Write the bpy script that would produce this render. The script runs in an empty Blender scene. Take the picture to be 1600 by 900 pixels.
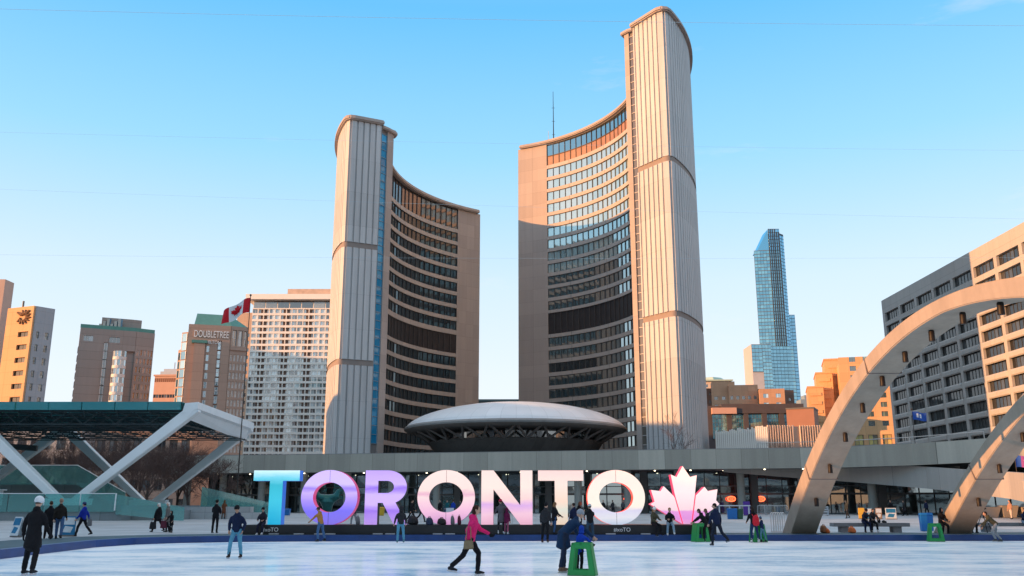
import bpy, bmesh, math, random
from mathutils import Vector, Matrix, Quaternion
R = math.radians
S = bpy.context.scene
COL = S.collection
random.seed(7)

# ---------------------------------------------------------------- camera
F_PX, CAM_H = 1412.0, 1.6                # focal length in photo pixels, eye height
PITCH = math.atan(340 / F_PX)
CP, SP = math.cos(PITCH), math.sin(PITCH)
cam = bpy.data.cameras.new('camera'); cam_o = bpy.data.objects.new('camera', cam); COL.objects.link(cam_o)
cam.sensor_width = 36; cam.lens = F_PX * 36 / 1600
cam.clip_start = 0.1; cam.clip_end = 20000
cam_o.location = (0, 0, CAM_H); cam_o.rotation_euler = (R(90) + PITCH, 0, 0)
S.camera = cam_o

# ---------------------------------------------------------------- sky, sun, exposure
SUN_EL, SUN_AZ = R(7.6), R(21)              # low winter sun, left and a little behind the camera
to_sun = Vector((-math.cos(SUN_AZ) * math.cos(SUN_EL), -math.sin(SUN_AZ) * math.cos(SUN_EL), math.sin(SUN_EL)))
w = bpy.data.worlds.new('World'); S.world = w; w.use_nodes = True
nt = w.node_tree; nt.nodes.clear()
out = nt.nodes.new('ShaderNodeOutputWorld'); bg = nt.nodes.new('ShaderNodeBackground')
sky = nt.nodes.new('ShaderNodeTexSky'); sky.sky_type = 'NISHITA'; sky.sun_disc = False
sky.sun_elevation = SUN_EL; sky.sun_rotation = math.atan2(to_sun.x, to_sun.y)
sky.altitude = 100; sky.air_density = 1.0; sky.dust_density = 0.4; sky.ozone_density = 2.0
geo = nt.nodes.new('ShaderNodeNewGeometry'); sx = nt.nodes.new('ShaderNodeSeparateXYZ'); nt.links.new(geo.outputs['Incoming'], sx.inputs[0])
neg = nt.nodes.new('ShaderNodeMath'); neg.operation = 'MULTIPLY'; neg.inputs[1].default_value = -1.0; nt.links.new(sx.outputs[2], neg.inputs[0])
rp_ = nt.nodes.new('ShaderNodeValToRGB'); el = rp_.color_ramp.elements       # clear winter sky: pale pink-white horizon to blue, by elevation
stops = [(0.0, (0.86, 0.88, 0.94)), (0.13, (0.80, 0.87, 0.95)), (0.235, (0.66, 0.82, 0.95)), (0.37, (0.33, 0.69, 0.97)), (0.51, (0.14, 0.53, 0.95)), (0.60, (0.26, 0.54, 0.88)), (0.72, (0.70, 0.78, 0.90)), (1.0, (0.95, 0.94, 0.93))]
while len(el) < len(stops): el.new(0.5)
for i, (q, c) in enumerate(stops): el[i].position = q; el[i].color = (*c, 1)
nt.links.new(neg.outputs[0], rp_.inputs[0])
vm = nt.nodes.new('ShaderNodeVectorMath'); vm.operation = 'MULTIPLY'; vm.inputs[1].default_value = (2.0, 2.0, 9.0); nt.links.new(geo.outputs['Incoming'], vm.inputs[0])
cn_ = nt.nodes.new('ShaderNodeTexNoise'); cn_.inputs['Scale'].default_value = 1.6; cn_.inputs['Detail'].default_value = 7; cn_.inputs['Roughness'].default_value = 0.62; nt.links.new(vm.outputs[0], cn_.inputs['Vector'])
cr_ = nt.nodes.new('ShaderNodeValToRGB'); cr_.color_ramp.elements[0].position = 0.62; cr_.color_ramp.elements[1].position = 0.86; cr_.color_ramp.elements[1].color = (0.5, 0.5, 0.5, 1); nt.links.new(cn_.outputs[0], cr_.inputs[0])
cm_ = nt.nodes.new('ShaderNodeMix'); cm_.data_type = 'RGBA'; nt.links.new(cr_.outputs[0], cm_.inputs[0]); nt.links.new(rp_.outputs[0], cm_.inputs[6]); cm_.inputs[7].default_value = (0.95, 0.88, 0.88, 1)
amp = nt.nodes.new('ShaderNodeVectorMath'); amp.operation = 'SCALE'; amp.inputs['Scale'].default_value = 3.25; nt.links.new(cm_.outputs[2], amp.inputs[0])
mxs = nt.nodes.new('ShaderNodeMix'); mxs.data_type = 'RGBA'; mxs.inputs[0].default_value = 0.92
nt.links.new(sky.outputs[0], mxs.inputs[6]); nt.links.new(amp.outputs[0], mxs.inputs[7])
nt.links.new(mxs.outputs[2], bg.inputs[0]); nt.links.new(bg.outputs[0], out.inputs[0])
bg.inputs[1].default_value = 0.15
sun = bpy.data.lights.new('sun', 'SUN'); sun.energy = 3.2; sun.angle = R(0.5); sun.color = (1.0, 0.46, 0.16)
sun_o = bpy.data.objects.new('sun', sun); COL.objects.link(sun_o)
sun_o.rotation_euler = to_sun.to_track_quat('Z', 'Y').to_euler(); sun_o.location = (-300, -100, 200)
S.view_settings.view_transform = 'Standard'; S.view_settings.look = 'None'
S.view_settings.gamma = 1; S.view_settings.exposure = 1.2
S.render.engine = 'CYCLES'
S.cycles.max_bounces = 6; S.cycles.caustics_reflective = True; S.cycles.blur_glossy = 0.4; S.cycles.caustics_refractive = False
S.cycles.use_denoising = True

# ---------------------------------------------------------------- measuring helpers
def tan_of(py):
    d = (450 - py) / F_PX
    return (SP + d * CP) / (CP - d * SP)
def zw(py, D): return CAM_H + D * tan_of(py)
def xw(px, D, z=0): return (px - 800) / F_PX * (D * CP + (z - CAM_H) * SP)
def px_of(v):
    zc = v[1] * CP + (v[2] - CAM_H) * SP
    if zc < 0.1: return None
    return 800 + F_PX * v[0] / zc, 450 - F_PX * (-v[1] * SP + (v[2] - CAM_H) * CP) / zc, zc
def gz(D):                                # plaza rises gently away from the rink
    return 0.28 if D < 52 else 0.28 + (min(D, 125) - 52) / 73 * 0.32

# ---------------------------------------------------------------- materials
MATS = {}
def nodes(name):
    m = bpy.data.materials.new(name); m.use_nodes = True; MATS[name] = m
    t = m.node_tree; b = t.nodes['Principled BSDF']
    return m, t, b
def lk(t, a, b): t.links.new(a, b)
def pos(t, scale=1.0):
    g = t.nodes.new('ShaderNodeNewGeometry'); v = t.nodes.new('ShaderNodeVectorMath'); v.operation = 'MULTIPLY'
    s = scale if isinstance(scale, (tuple, list)) else (scale,) * 3
    v.inputs[1].default_value = s; lk(t, g.outputs['Position'], v.inputs[0]); return v.outputs[0]
def noise(t, vec, scale, detail=4, rough=0.6):
    n = t.nodes.new('ShaderNodeTexNoise'); n.inputs['Scale'].default_value = scale
    n.inputs['Detail'].default_value = detail; n.inputs['Roughness'].default_value = rough
    lk(t, vec, n.inputs['Vector']); return n.outputs[0]
def ramp(t, fac, stops, interp='LINEAR'):
    r = t.nodes.new('ShaderNodeValToRGB'); r.color_ramp.interpolation = interp
    e = r.color_ramp.elements
    while len(e) < len(stops): e.new(0.5)
    for i, (p, c) in enumerate(stops):
        e[i].position = p; e[i].color = (*c, 1) if len(c) == 3 else c
    lk(t, fac, r.inputs[0]); return r.outputs[0]
def mth(t, op, a, b=None, clamp=False):
    n = t.nodes.new('ShaderNodeMath'); n.operation = op; n.use_clamp = clamp
    for i, x in enumerate((a, b)):
        if x is None: continue
        if isinstance(x, (int, float)): n.inputs[i].default_value = x
        else: lk(t, x, n.inputs[i])
    return n.outputs[0]
def mixc(t, fac, a, b, mode='MIX'):
    n = t.nodes.new('ShaderNodeMix'); n.data_type = 'RGBA'; n.blend_type = mode
    for s, x in ((0, fac), (6, a), (7, b)):
        if isinstance(x, (int, float)): n.inputs[s].default_value = x
        elif isinstance(x, (tuple, list)): n.inputs[s].default_value = (*x, 1)
        else: lk(t, x, n.inputs[s])
    return n.outputs[2]
def sep(t, vec):
    n = t.nodes.new('ShaderNodeSeparateXYZ'); lk(t, vec, n.inputs[0]); return n.outputs
def scl(c, k): return tuple(min(1, x * k) for x in c)

def plain(name, c, rough=0.7, var=0.15, scale=1.5, metal=0.0, spec=0.3, bump=0.0):
    """base colour with two scales of soft mottling"""
    if name in MATS: return MATS[name]
    m, t, b = nodes(name); p = pos(t)
    f = mth(t, 'ADD', mth(t, 'MULTIPLY', noise(t, p, scale, 5), 0.6), mth(t, 'MULTIPLY', noise(t, p, scale * 0.13, 3), 0.4))
    lk(t, ramp(t, f, [(0.3, scl(c, 1 - var)), (0.7, scl(c, 1 + var))]), b.inputs['Base Color'])
    b.inputs['Roughness'].default_value = rough; b.inputs['Metallic'].default_value = metal
    b.inputs['Specular IOR Level'].default_value = spec
    if name.startswith('cloth'): bump = 0.5
    if bump:
        bn = t.nodes.new('ShaderNodeBump'); bn.inputs['Strength'].default_value = bump; bn.inputs['Distance'].default_value = 0.02
        lk(t, noise(t, p, scale * 6, 4), bn.inputs['Height']); lk(t, bn.outputs[0], b.inputs['Normal'])
    return m
def slabs(name, c, px=2.4, pz=3.0, var=0.16, joint=0.03, rough=0.75, streak=0.12, axis='XY'):
    """concrete or stone cladding: panels of slightly different tone, thin joints, rain streaks"""
    if name in MATS: return MATS[name]
    m, t, b = nodes(name); s = sep(t, pos(t))
    along = mth(t, 'ADD', s[0], mth(t, 'MULTIPLY', s[1], 0.83 if axis == 'XY' else 0.0))
    u = mth(t, 'DIVIDE', along, px); v = mth(t, 'DIVIDE', s[2], pz)
    cmb = t.nodes.new('ShaderNodeCombineXYZ'); lk(t, mth(t, 'FLOOR', u), cmb.inputs[0]); lk(t, mth(t, 'FLOOR', v), cmb.inputs[1])
    wn = t.nodes.new('ShaderNodeTexWhiteNoise'); lk(t, cmb.outputs[0], wn.inputs['Vector'])
    tone = mth(t, 'ADD', 1 - var, mth(t, 'MULTIPLY', wn.outputs['Value'], 2 * var))
    st = noise(t, pos(t, (1.3, 1.3, 0.06)), 1.0, 4)
    tone = mth(t, 'MULTIPLY', tone, mth(t, 'ADD', 1 - streak, mth(t, 'MULTIPLY', st, 2 * streak)))
    fine = noise(t, pos(t), 6, 5)
    tone = mth(t, 'MULTIPLY', tone, mth(t, 'ADD', 0.9, mth(t, 'MULTIPLY', fine, 0.2)))
    ju = mth(t, 'LESS_THAN', mth(t, 'FRACT', u), joint / px); jv = mth(t, 'LESS_THAN', mth(t, 'FRACT', v), joint / pz)
    tone = mth(t, 'MULTIPLY', tone, mth(t, 'SUBTRACT', 1, mth(t, 'MULTIPLY', mth(t, 'MAXIMUM', ju, jv), 0.45)))
    lk(t, mixc(t, 1.0, c, tone, 'MULTIPLY'), b.inputs['Base Color'])
    b.inputs['Roughness'].default_value = rough; b.inputs['Specular IOR Level'].default_value = 0.25
    return m
def glass(name, dark, light, amount=0.35, refl=0.4, rough=0.04, tint=(1, 1, 1), wavy=0.06):
    """window glass: dark room or pale blind behind each pane, and a clear reflection on top"""
    if name in MATS: return MATS[name]
    m, t, b = nodes(name); o = t.nodes['Material Output']
    g = t.nodes.new('ShaderNodeNewGeometry'); oi = t.nodes.new('ShaderNodeObjectInfo')
    r = mth(t, 'FRACT', mth(t, 'ADD', g.outputs['Random Per Island'], mth(t, 'MULTIPLY', oi.outputs['Random'], 7.31)))
    n = noise(t, pos(t), 0.7, 3)
    r2 = mth(t, 'ADD', r, mth(t, 'MULTIPLY', mth(t, 'SUBTRACT', n, 0.5), 0.3))
    lk(t, ramp(t, r2, [(0.0, dark), (max(0.02, 1 - amount - 0.15), scl(dark, 1.5)), (1 - amount * 0.4, light)]), b.inputs['Base Color'])
    b.inputs['Roughness'].default_value = 0.5; b.inputs['Specular IOR Level'].default_value = 0.1
    gl = t.nodes.new('ShaderNodeBsdfGlossy'); gl.inputs['Roughness'].default_value = rough; gl.inputs['Color'].default_value = (*tint, 1)
    bn = t.nodes.new('ShaderNodeBump'); bn.inputs['Strength'].default_value = wavy; bn.inputs['Distance'].default_value = 0.05
    lk(t, noise(t, pos(t), 0.6, 2), bn.inputs['Height']); lk(t, bn.outputs[0], gl.inputs['Normal'])
    lw = t.nodes.new('ShaderNodeLayerWeight'); lw.inputs[0].default_value = 0.5
    fac = mth(t, 'ADD', refl, mth(t, 'ADD', 0.02, mth(t, 'MULTIPLY', mth(t, 'POWER', lw.outputs['Facing'], 5.0), 0.6)), True)
    mx = t.nodes.new('ShaderNodeMixShader'); lk(t, fac, mx.inputs[0]); lk(t, b.outputs[0], mx.inputs[1]); lk(t, gl.outputs[0], mx.inputs[2])
    lk(t, mx.outputs[0], o.inputs[0]); return m
def clear_glass(name, tint, alpha=0.35, refl=0.12):
    """thin tinted balustrade or canopy glass one can see through"""
    if name in MATS: return MATS[name]
    m, t, b = nodes(name); o = t.nodes['Material Output']
    tr = t.nodes.new('ShaderNodeBsdfTransparent'); tr.inputs[0].default_value = (*scl(tint, 1.0), 1)
    df = b; df.inputs['Base Color'].default_value = (*tint, 1); df.inputs['Roughness'].default_value = 0.3
    m1 = t.nodes.new('ShaderNodeMixShader'); m1.inputs[0].default_value = alpha
    lk(t, tr.outputs[0], m1.inputs[1]); lk(t, df.outputs[0], m1.inputs[2])
    gl = t.nodes.new('ShaderNodeBsdfGlossy'); gl.inputs['Roughness'].default_value = 0.05
    m2 = t.nodes.new('ShaderNodeMixShader'); m2.inputs[0].default_value = refl
    lk(t, m1.outputs[0], m2.inputs[1]); lk(t, gl.outputs[0], m2.inputs[2]); lk(t, m2.outputs[0], o.inputs[0]); return m
def glow(name, c, strength=1.0, base=None):
    if name in MATS: return MATS[name]
    m, t, b = nodes(name); b.inputs['Base Color'].default_value = (*(base or c), 1)
    b.inputs['Emission Color'].default_value = (*c, 1); b.inputs['Emission Strength'].default_value = strength
    b.inputs['Roughness'].default_value = 0.35; return m

# ---------------------------------------------------------------- mesh collecting
WLOC = {}
PENDING = []
class MB:
    def __init__(s): s.v = []; s.f = []; s.m = []; s.mi = 0
    def mat(s, i): s.mi = i; return s
    def add(s, vs, fs):
        n = len(s.v); s.v += [Vector(p) for p in vs]
        for f in fs: s.f.append([n + i for i in f]); s.m.append(s.mi)
    def box(s, x0, x1, y0, y1, z0, z1):
        s.hexa([(x0, y0, z0), (x1, y0, z0), (x1, y1, z0), (x0, y1, z0), (x0, y0, z1), (x1, y0, z1), (x1, y1, z1), (x0, y1, z1)])
    def hexa(s, p): s.add(p, [(3, 2, 1, 0), (4, 5, 6, 7), (0, 1, 5, 4), (1, 2, 6, 5), (2, 3, 7, 6), (3, 0, 4, 7)])
    def obox(s, o, u, a0, a1, d0, d1, z0, z1):
        """oriented box: a along u, d outward (towards a viewer who sees u run left to right)"""
        n = (u[1], -u[0]); P = lambda a, d, z: (o[0] + u[0] * a + n[0] * d, o[1] + u[1] * a + n[1] * d, z)
        s.hexa([P(a0, d1, z0), P(a1, d1, z0), P(a1, d0, z0), P(a0, d0, z0), P(a0, d1, z1), P(a1, d1, z1), P(a1, d0, z1), P(a0, d0, z1)])
    def prism(s, poly, z0, z1, top=True, bottom=True):
        n = len(poly); a = sum(poly[i][0] * poly[(i + 1) % n][1] - poly[(i + 1) % n][0] * poly[i][1] for i in range(n))
        if a < 0: poly = poly[::-1]
        Z0 = z0 if isinstance(z0, (list, tuple)) else None
        vs = [(p[0], p[1], z0) for p in poly] + [(p[0], p[1], z1) for p in poly]
        fs = [(i, (i + 1) % n, n + (i + 1) % n, n + i) for i in range(n)]
        if top: fs.append(tuple(range(n, 2 * n)))
        if bottom: fs.append(tuple(range(n - 1, -1, -1)))
        s.add(vs, fs)
    def wall(s, line, thick, z0s, z1s):
        """upright wall along a plan polyline; heights may vary along it; thickness to the right-hand side of travel reversed"""
        n = len(line); off = []
        for i in range(n):
            a = Vector(line[max(0, i - 1)]); b = Vector(line[min(n - 1, i + 1)]); d = (b - a).normalized()
            off.append(Vector((line[i][0] - d.y * thick, line[i][1] + d.x * thick)))
        if not isinstance(z0s, (list, tuple)): z0s = [z0s] * n
        if not isinstance(z1s, (list, tuple)): z1s = [z1s] * n
        vs = []
        for i in range(n):
            vs += [(*line[i], z0s[i]), (*off[i], z0s[i]), (*off[i], z1s[i]), (*line[i], z1s[i])]
        fs = []
        for i in range(n - 1):
            a, b = 4 * i, 4 * i + 4
            fs += [(a, b, b + 3, a + 3), (b + 1, a + 1, a + 2, b + 2), (a + 3, b + 3, b + 2, a + 2), (b, a, a + 1, b + 1)]
        e = 4 * (n - 1); fs += [(0, 3, 2, 1), (e, e + 1, e + 2, e + 3)]
        s.add(vs, fs)
    def tube(s, pts, r, seg=8, cap=True):
        pts = [Vector(p) for p in pts]; n = len(pts)
        rs = r if isinstance(r, (list, tuple)) else [r] * n
        base = len(s.v); prev = None; vs = []
        for i, p in enumerate(pts):
            d = (pts[min(n - 1, i + 1)] - pts[max(0, i - 1)])
            d = d.normalized() if d.length > 1e-9 else Vector((0, 0, 1))
            if prev is None: a = d.cross(Vector((0, 0, 1)) if abs(d.z) < 0.9 else Vector((1, 0, 0))).normalized()
            else:
                a = prev - d * prev.dot(d)
                a = a.normalized() if a.length > 1e-6 else d.orthogonal().normalized()
            prev = a; b = d.cross(a)
            rr = rs[i] if isinstance(rs[i], (list, tuple)) else (rs[i], rs[i])
            for k in range(seg):
                t = 2 * math.pi * k / seg; vs.append(p + a * math.cos(t) * rr[0] + b * math.sin(t) * rr[1])
        fs = []
        for i in range(n - 1):
            for k in range(seg):
                k2 = (k + 1) % seg; fs.append((i * seg + k, i * seg + k2, (i + 1) * seg + k2, (i + 1) * seg + k))
        if cap: fs += [tuple(range(seg - 1, -1, -1)), tuple(range((n - 1) * seg, n * seg))]
        s.add(vs, fs)
    def bar(s, a, b, wx, wy, up=(0, 0, 1)):
        a, b = Vector(a), Vector(b); d = (b - a).normalized(); u = Vector(up)
        x = d.cross(u); x = x.normalized() if x.length > 1e-6 else Vector((1, 0, 0)); y = x.cross(d)
        c = [(-1, -1), (1, -1), (1, 1), (-1, 1)]
        s.hexa([a + x * i * wx / 2 + y * j * wy / 2 for i, j in c] + [b + x * i * wx / 2 + y * j * wy / 2 for i, j in c])
    def lathe(s, prof, c=(0, 0, 0), seg=32, sx=1, sy=1):
        c = Vector(c); n = len(prof); vs = []
        for r, z in prof:
            for k in range(seg):
                t = 2 * math.pi * k / seg; vs.append(c + Vector((r * math.cos(t) * sx, r * math.sin(t) * sy, z)))
        fs = []
        for i in range(n - 1):
            for k in range(seg):
                k2 = (k + 1) % seg; fs.append((i * seg + k, i * seg + k2, (i + 1) * seg + k2, (i + 1) * seg + k))
        if prof[0][0] > 1e-6: fs.append(tuple(range(seg - 1, -1, -1)))
        if prof[-1][0] > 1e-6: fs.append(tuple(range((n - 1) * seg, n * seg)))
        s.add(vs, fs)
    def ball(s, c, r, rot=None, seg=12, rings=8):
        c = Vector(c); r = r if isinstance(r, (tuple, list)) else (r, r, r); vs = []
        for i in range(rings + 1):
            ph = math.pi * i / rings
            for k in range(seg):
                t = 2 * math.pi * k / seg
                q = Vector((r[0] * math.sin(ph) * math.cos(t), r[1] * math.sin(ph) * math.sin(t), -r[2] * math.cos(ph)))
                vs.append(c + (rot @ q if rot else q))
        fs = [(i * seg + k, i * seg + (k + 1) % seg, (i + 1) * seg + (k + 1) % seg, (i + 1) * seg + k) for i in range(rings) for k in range(seg)]
        s.add(vs, fs)
    def build(s, name, mat, parent=None, smooth=False, origin=None, bevel=0.0, auto=None):
        me = bpy.data.meshes.new(name)
        if origin is None:
            if parent is not None: origin = WLOC[parent.name]
            else:
                lo = [min(p[i] for p in s.v) for i in range(3)]; hi = [max(p[i] for p in s.v) for i in range(3)]
                origin = Vector(((lo[0] + hi[0]) / 2, (lo[1] + hi[1]) / 2, lo[2]))
        origin = Vector(origin)
        me.from_pydata([p - origin for p in s.v], [], s.f)
        ms = mat if isinstance(mat, (list, tuple)) else [mat]
        for m in ms: me.materials.append(m)
        if len(ms) > 1:
            me.polygons.foreach_set('material_index', s.m)
        bm = bmesh.new(); bm.from_mesh(me)
        bmesh.ops.remove_doubles(bm, verts=bm.verts, dist=1e-5)
        bmesh.ops.recalc_face_normals(bm, faces=bm.faces)
        if bevel: 
            bmesh.ops.bevel(bm, geom=[e for e in bm.edges if len(e.link_faces) == 2 and e.calc_face_angle(0) > 0.6], offset=bevel, segments=2, affect='EDGES', clamp_overlap=True)
        if smooth:
            for f in bm.faces: f.smooth = True
            for e in bm.edges:
                if len(e.link_faces) == 2 and e.calc_face_angle(0) > (auto or 0.7): e.smooth = False
        bm.to_mesh(me); bm.free()
        o = bpy.data.objects.new(name, me); COL.objects.link(o)
        if parent is not None: o.parent = parent; o.location = origin - WLOC[parent.name]
        else: o.location = origin
        WLOC[o.name] = origin
        return o
def tag(o, label=None, cat=None, group=None, kind=None):
    if label: o['label'] = label
    if cat: o['category'] = cat
    if group: o['group'] = group
    if kind: o['kind'] = kind
    return o
def empty(name, loc, label=None, cat=None, group=None):
    o = bpy.data.objects.new(name, None); o.empty_display_size = 0.3; COL.objects.link(o); o.location = loc
    WLOC[o.name] = Vector(loc); return tag(o, label, cat, group)
def place(root, loc, rz=0.0):
    root.location = loc; root.rotation_euler = (0, 0, rz); return root
def copy_tree(o, parent=None):
    c = o.copy(); COL.objects.link(c)
    if parent is not None: c.parent = parent
    WLOC[c.name] = WLOC.get(o.name, Vector())
    for ch in list(o.children): copy_tree(ch, c)
    return c
def shape2d(loops, depth, bevel=0.0, res=12):
    """a filled outline with holes, extruded: returns MB-like lists; x,z plane, depth along +y"""
    cu = bpy.data.curves.new('tmp', 'CURVE'); cu.dimensions = '2D'; cu.fill_mode = 'BOTH'
    cu.extrude = depth / 2; cu.bevel_depth = bevel
    for lp in loops:
        sp = cu.splines.new('POLY'); sp.points.add(len(lp) - 1); sp.use_cyclic_u = True
        for i, p in enumerate(lp): sp.points[i].co = (p[0], p[1], 0, 1)
    ob = bpy.data.objects.new('tmp', cu); me = bpy.data.meshes.new_from_object(ob)
    vs = [Vector((v.co.x, v.co.z + depth / 2, v.co.y)) for v in me.vertices]; fs = [list(p.vertices) for p in me.polygons]
    bpy.data.objects.remove(ob); bpy.data.curves.remove(cu); bpy.data.meshes.remove(me)
    return vs, fs
def text_mesh(txt, size, depth, align='CENTER'):
    cu = bpy.data.curves.new('tmp', 'FONT'); cu.body = txt; cu.size = size; cu.extrude = depth / 2; cu.align_x = align
    ob = bpy.data.objects.new('tmp', cu); me = bpy.data.meshes.new_from_object(ob)
    vs = [Vector((v.co.x, -v.co.z, v.co.y)) for v in me.vertices]; fs = [list(p.vertices) for p in me.polygons]
    bpy.data.objects.remove(ob); bpy.data.curves.remove(cu); bpy.data.meshes.remove(me)
    return vs, fs

# windows of a box building: the 100 that show largest are objects, the rest one mesh
class Windows:
    def __init__(s, root, mats, name='window'): s.root = root; s.mats = mats; s.items = []; s.cache = {}; s.name = name
    def add(s, o, u, a, z, wd, h, d=0.03, mx=1, mz=0, bar=0.08): s.items.append((o, u, a, z, wd, h, d, mx, mz, bar))
    def mesh(s, mb, wd, h, mx, mz, bar, T):
        pw = wd / mx; ph = h / (mz + 1)
        mb.mat(0)
        for i in range(mx):
            for j in range(mz + 1):
                mb.add([T((i * pw, 0, j * ph)), T(((i + 1) * pw, 0, j * ph)), T(((i + 1) * pw, 0, (j + 1) * ph)), T((i * pw, 0, (j + 1) * ph))], [(0, 1, 2, 3)])
                mb.v[-4:] = [p + T((0, -0.0005 * (i + j * 3 + 1), 0)) - T((0, 0, 0)) for p in mb.v[-4:]]   # keeps panes separate islands
        mb.mat(1)
        def bx(x0, x1, z0, z1):
            p = [(x0, -0.08, z0), (x1, -0.08, z0), (x1, 0.02, z0), (x0, 0.02, z0), (x0, -0.08, z1), (x1, -0.08, z1), (x1, 0.02, z1), (x0, 0.02, z1)]
            mb.hexa([T(q) for q in p])
        for i in range(mx + 1): x = i * pw; bx(x - (bar / 2 if 0 < i < mx else (0 if i == 0 else bar)), x + (bar / 2 if 0 < i < mx else (bar if i == 0 else 0)), 0, h)
        for j in range(1, mz + 1): bx(0, wd, j * ph - bar / 2, j * ph + bar / 2)
        mb.mat(0)
    def done(s, limit=100):
        def score(it):
            o, u, a, z, wd, h = it[:6]; p = px_of((o[0] + u[0] * a, o[1] + u[1] * a, z))
            if p is None or not (-10 < p[0] < 1610 and -10 < p[1] < 790): return 0
            return wd * h / p[2] ** 2
        it = sorted(s.items, key=score, reverse=True)
        for o, u, a, z, wd, h, d, mx, mz, bar in it[:limit]:
            k = (round(wd, 2), round(h, 2), mx, mz, bar)
            n = (u[1], -u[0]); loc = Vector((o[0] + u[0] * a + n[0] * d, o[1] + u[1] * a + n[1] * d, z))
            if k not in s.cache:
                mb = MB(); s.mesh(mb, wd, h, mx, mz, bar, lambda p: Vector(p)); ob = mb.build(s.name, s.mats, None, origin=(0, 0, 0)); s.cache[k] = ob.data
            else:
                ob = bpy.data.objects.new(s.name, s.cache[k]); COL.objects.link(ob)
            ob.parent = s.root; ob.location = loc - WLOC[s.root.name]; ob.rotation_euler = (0, 0, math.atan2(u[1], u[0])); WLOC[ob.name] = loc
        rest = it[limit:]
        if rest:
            mb = MB()
            for o, u, a, z, wd, h, d, mx, mz, bar in rest:
                n = (u[1], -u[0]); U = Vector((u[0], u[1], 0)); N = Vector((n[0], n[1], 0)); B = Vector((o[0], o[1], 0)) + U * a + N * d + Vector((0, 0, z))
                s.mesh(mb, wd, h, mx, mz, bar, lambda p, B=B, U=U, N=N: B + U * p[0] - N * p[1] + Vector((0, 0, p[2])))
            tag(mb.build(s.name, s.mats, s.root), kind='stuff')
def relief(mb, o, u, L, z0, z1, cols, rows, depth):
    """wall with real openings: bands between the rows, piers between the columns, standing proud of the core"""
    rows = sorted(rows); zs = [z0] + [z for r in rows for z in r] + [z1]
    for i in range(0, len(zs), 2):
        if zs[i + 1] - zs[i] > 0.01: mb.obox(o, u, 0, L, 0, depth, zs[i], zs[i + 1])
    xs = [0] + [x for c in cols for x in c] + [L]
    for r in rows:
        for i in range(0, len(xs), 2):
            if xs[i + 1] - xs[i] > 0.01: mb.obox(o, u, xs[i], xs[i + 1], 0, depth - 0.003, r[0], r[1])
def even(L, n, wd, m0=None):
    p = L / n; return [(i * p + (p - wd) / 2, i * p + (p + wd) / 2) for i in range(n)]
def floors(z0, n, pitch, h): return [(z0 + i * pitch, z0 + i * pitch + h) for i in range(n)]
# ================================================================ ground, rink, plaza
M_plaza = slabs('plaza_paving', (0.42, 0.42, 0.43), 3.0, 50, 0.10, 0.03, 0.7, 0.0, 'X')
def paving():
    m, t, b = nodes('paving'); p = pos(t); s = sep(t, p)
    u = mth(t, 'DIVIDE', s[0], 2.4); v = mth(t, 'DIVIDE', s[1], 2.4)
    c = t.nodes.new('ShaderNodeCombineXYZ'); lk(t, mth(t, 'FLOOR', u), c.inputs[0]); lk(t, mth(t, 'FLOOR', v), c.inputs[1])
    wn = t.nodes.new('ShaderNodeTexWhiteNoise'); lk(t, c.outputs[0], wn.inputs['Vector'])
    tone = mth(t, 'ADD', 0.86, mth(t, 'MULTIPLY', wn.outputs['Value'], 0.2))
    tone = mth(t, 'MULTIPLY', tone, mth(t, 'ADD', 0.7, mth(t, 'MULTIPLY', noise(t, p, 0.35, 6), 0.6)))
    j = mth(t, 'MAXIMUM', mth(t, 'LESS_THAN', mth(t, 'FRACT', u), 0.02), mth(t, 'LESS_THAN', mth(t, 'FRACT', v), 0.02))
    tone = mth(t, 'MULTIPLY', tone, mth(t, 'SUBTRACT', 1, mth(t, 'MULTIPLY', j, 0.4)))
    lk(t, mixc(t, 1.0, (0.41, 0.42, 0.43), tone, 'MULTIPLY'), b.inputs['Base Color']); b.inputs['Roughness'].default_value = 0.6
    return m
M_paving = paving()
M_asphalt = plain('asphalt', (0.09, 0.09, 0.1), 0.85, 0.2, 0.4)
M_mat = plain('rubber_matting', (0.06, 0.10, 0.12), 0.7, 0.25, 1.2)
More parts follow.
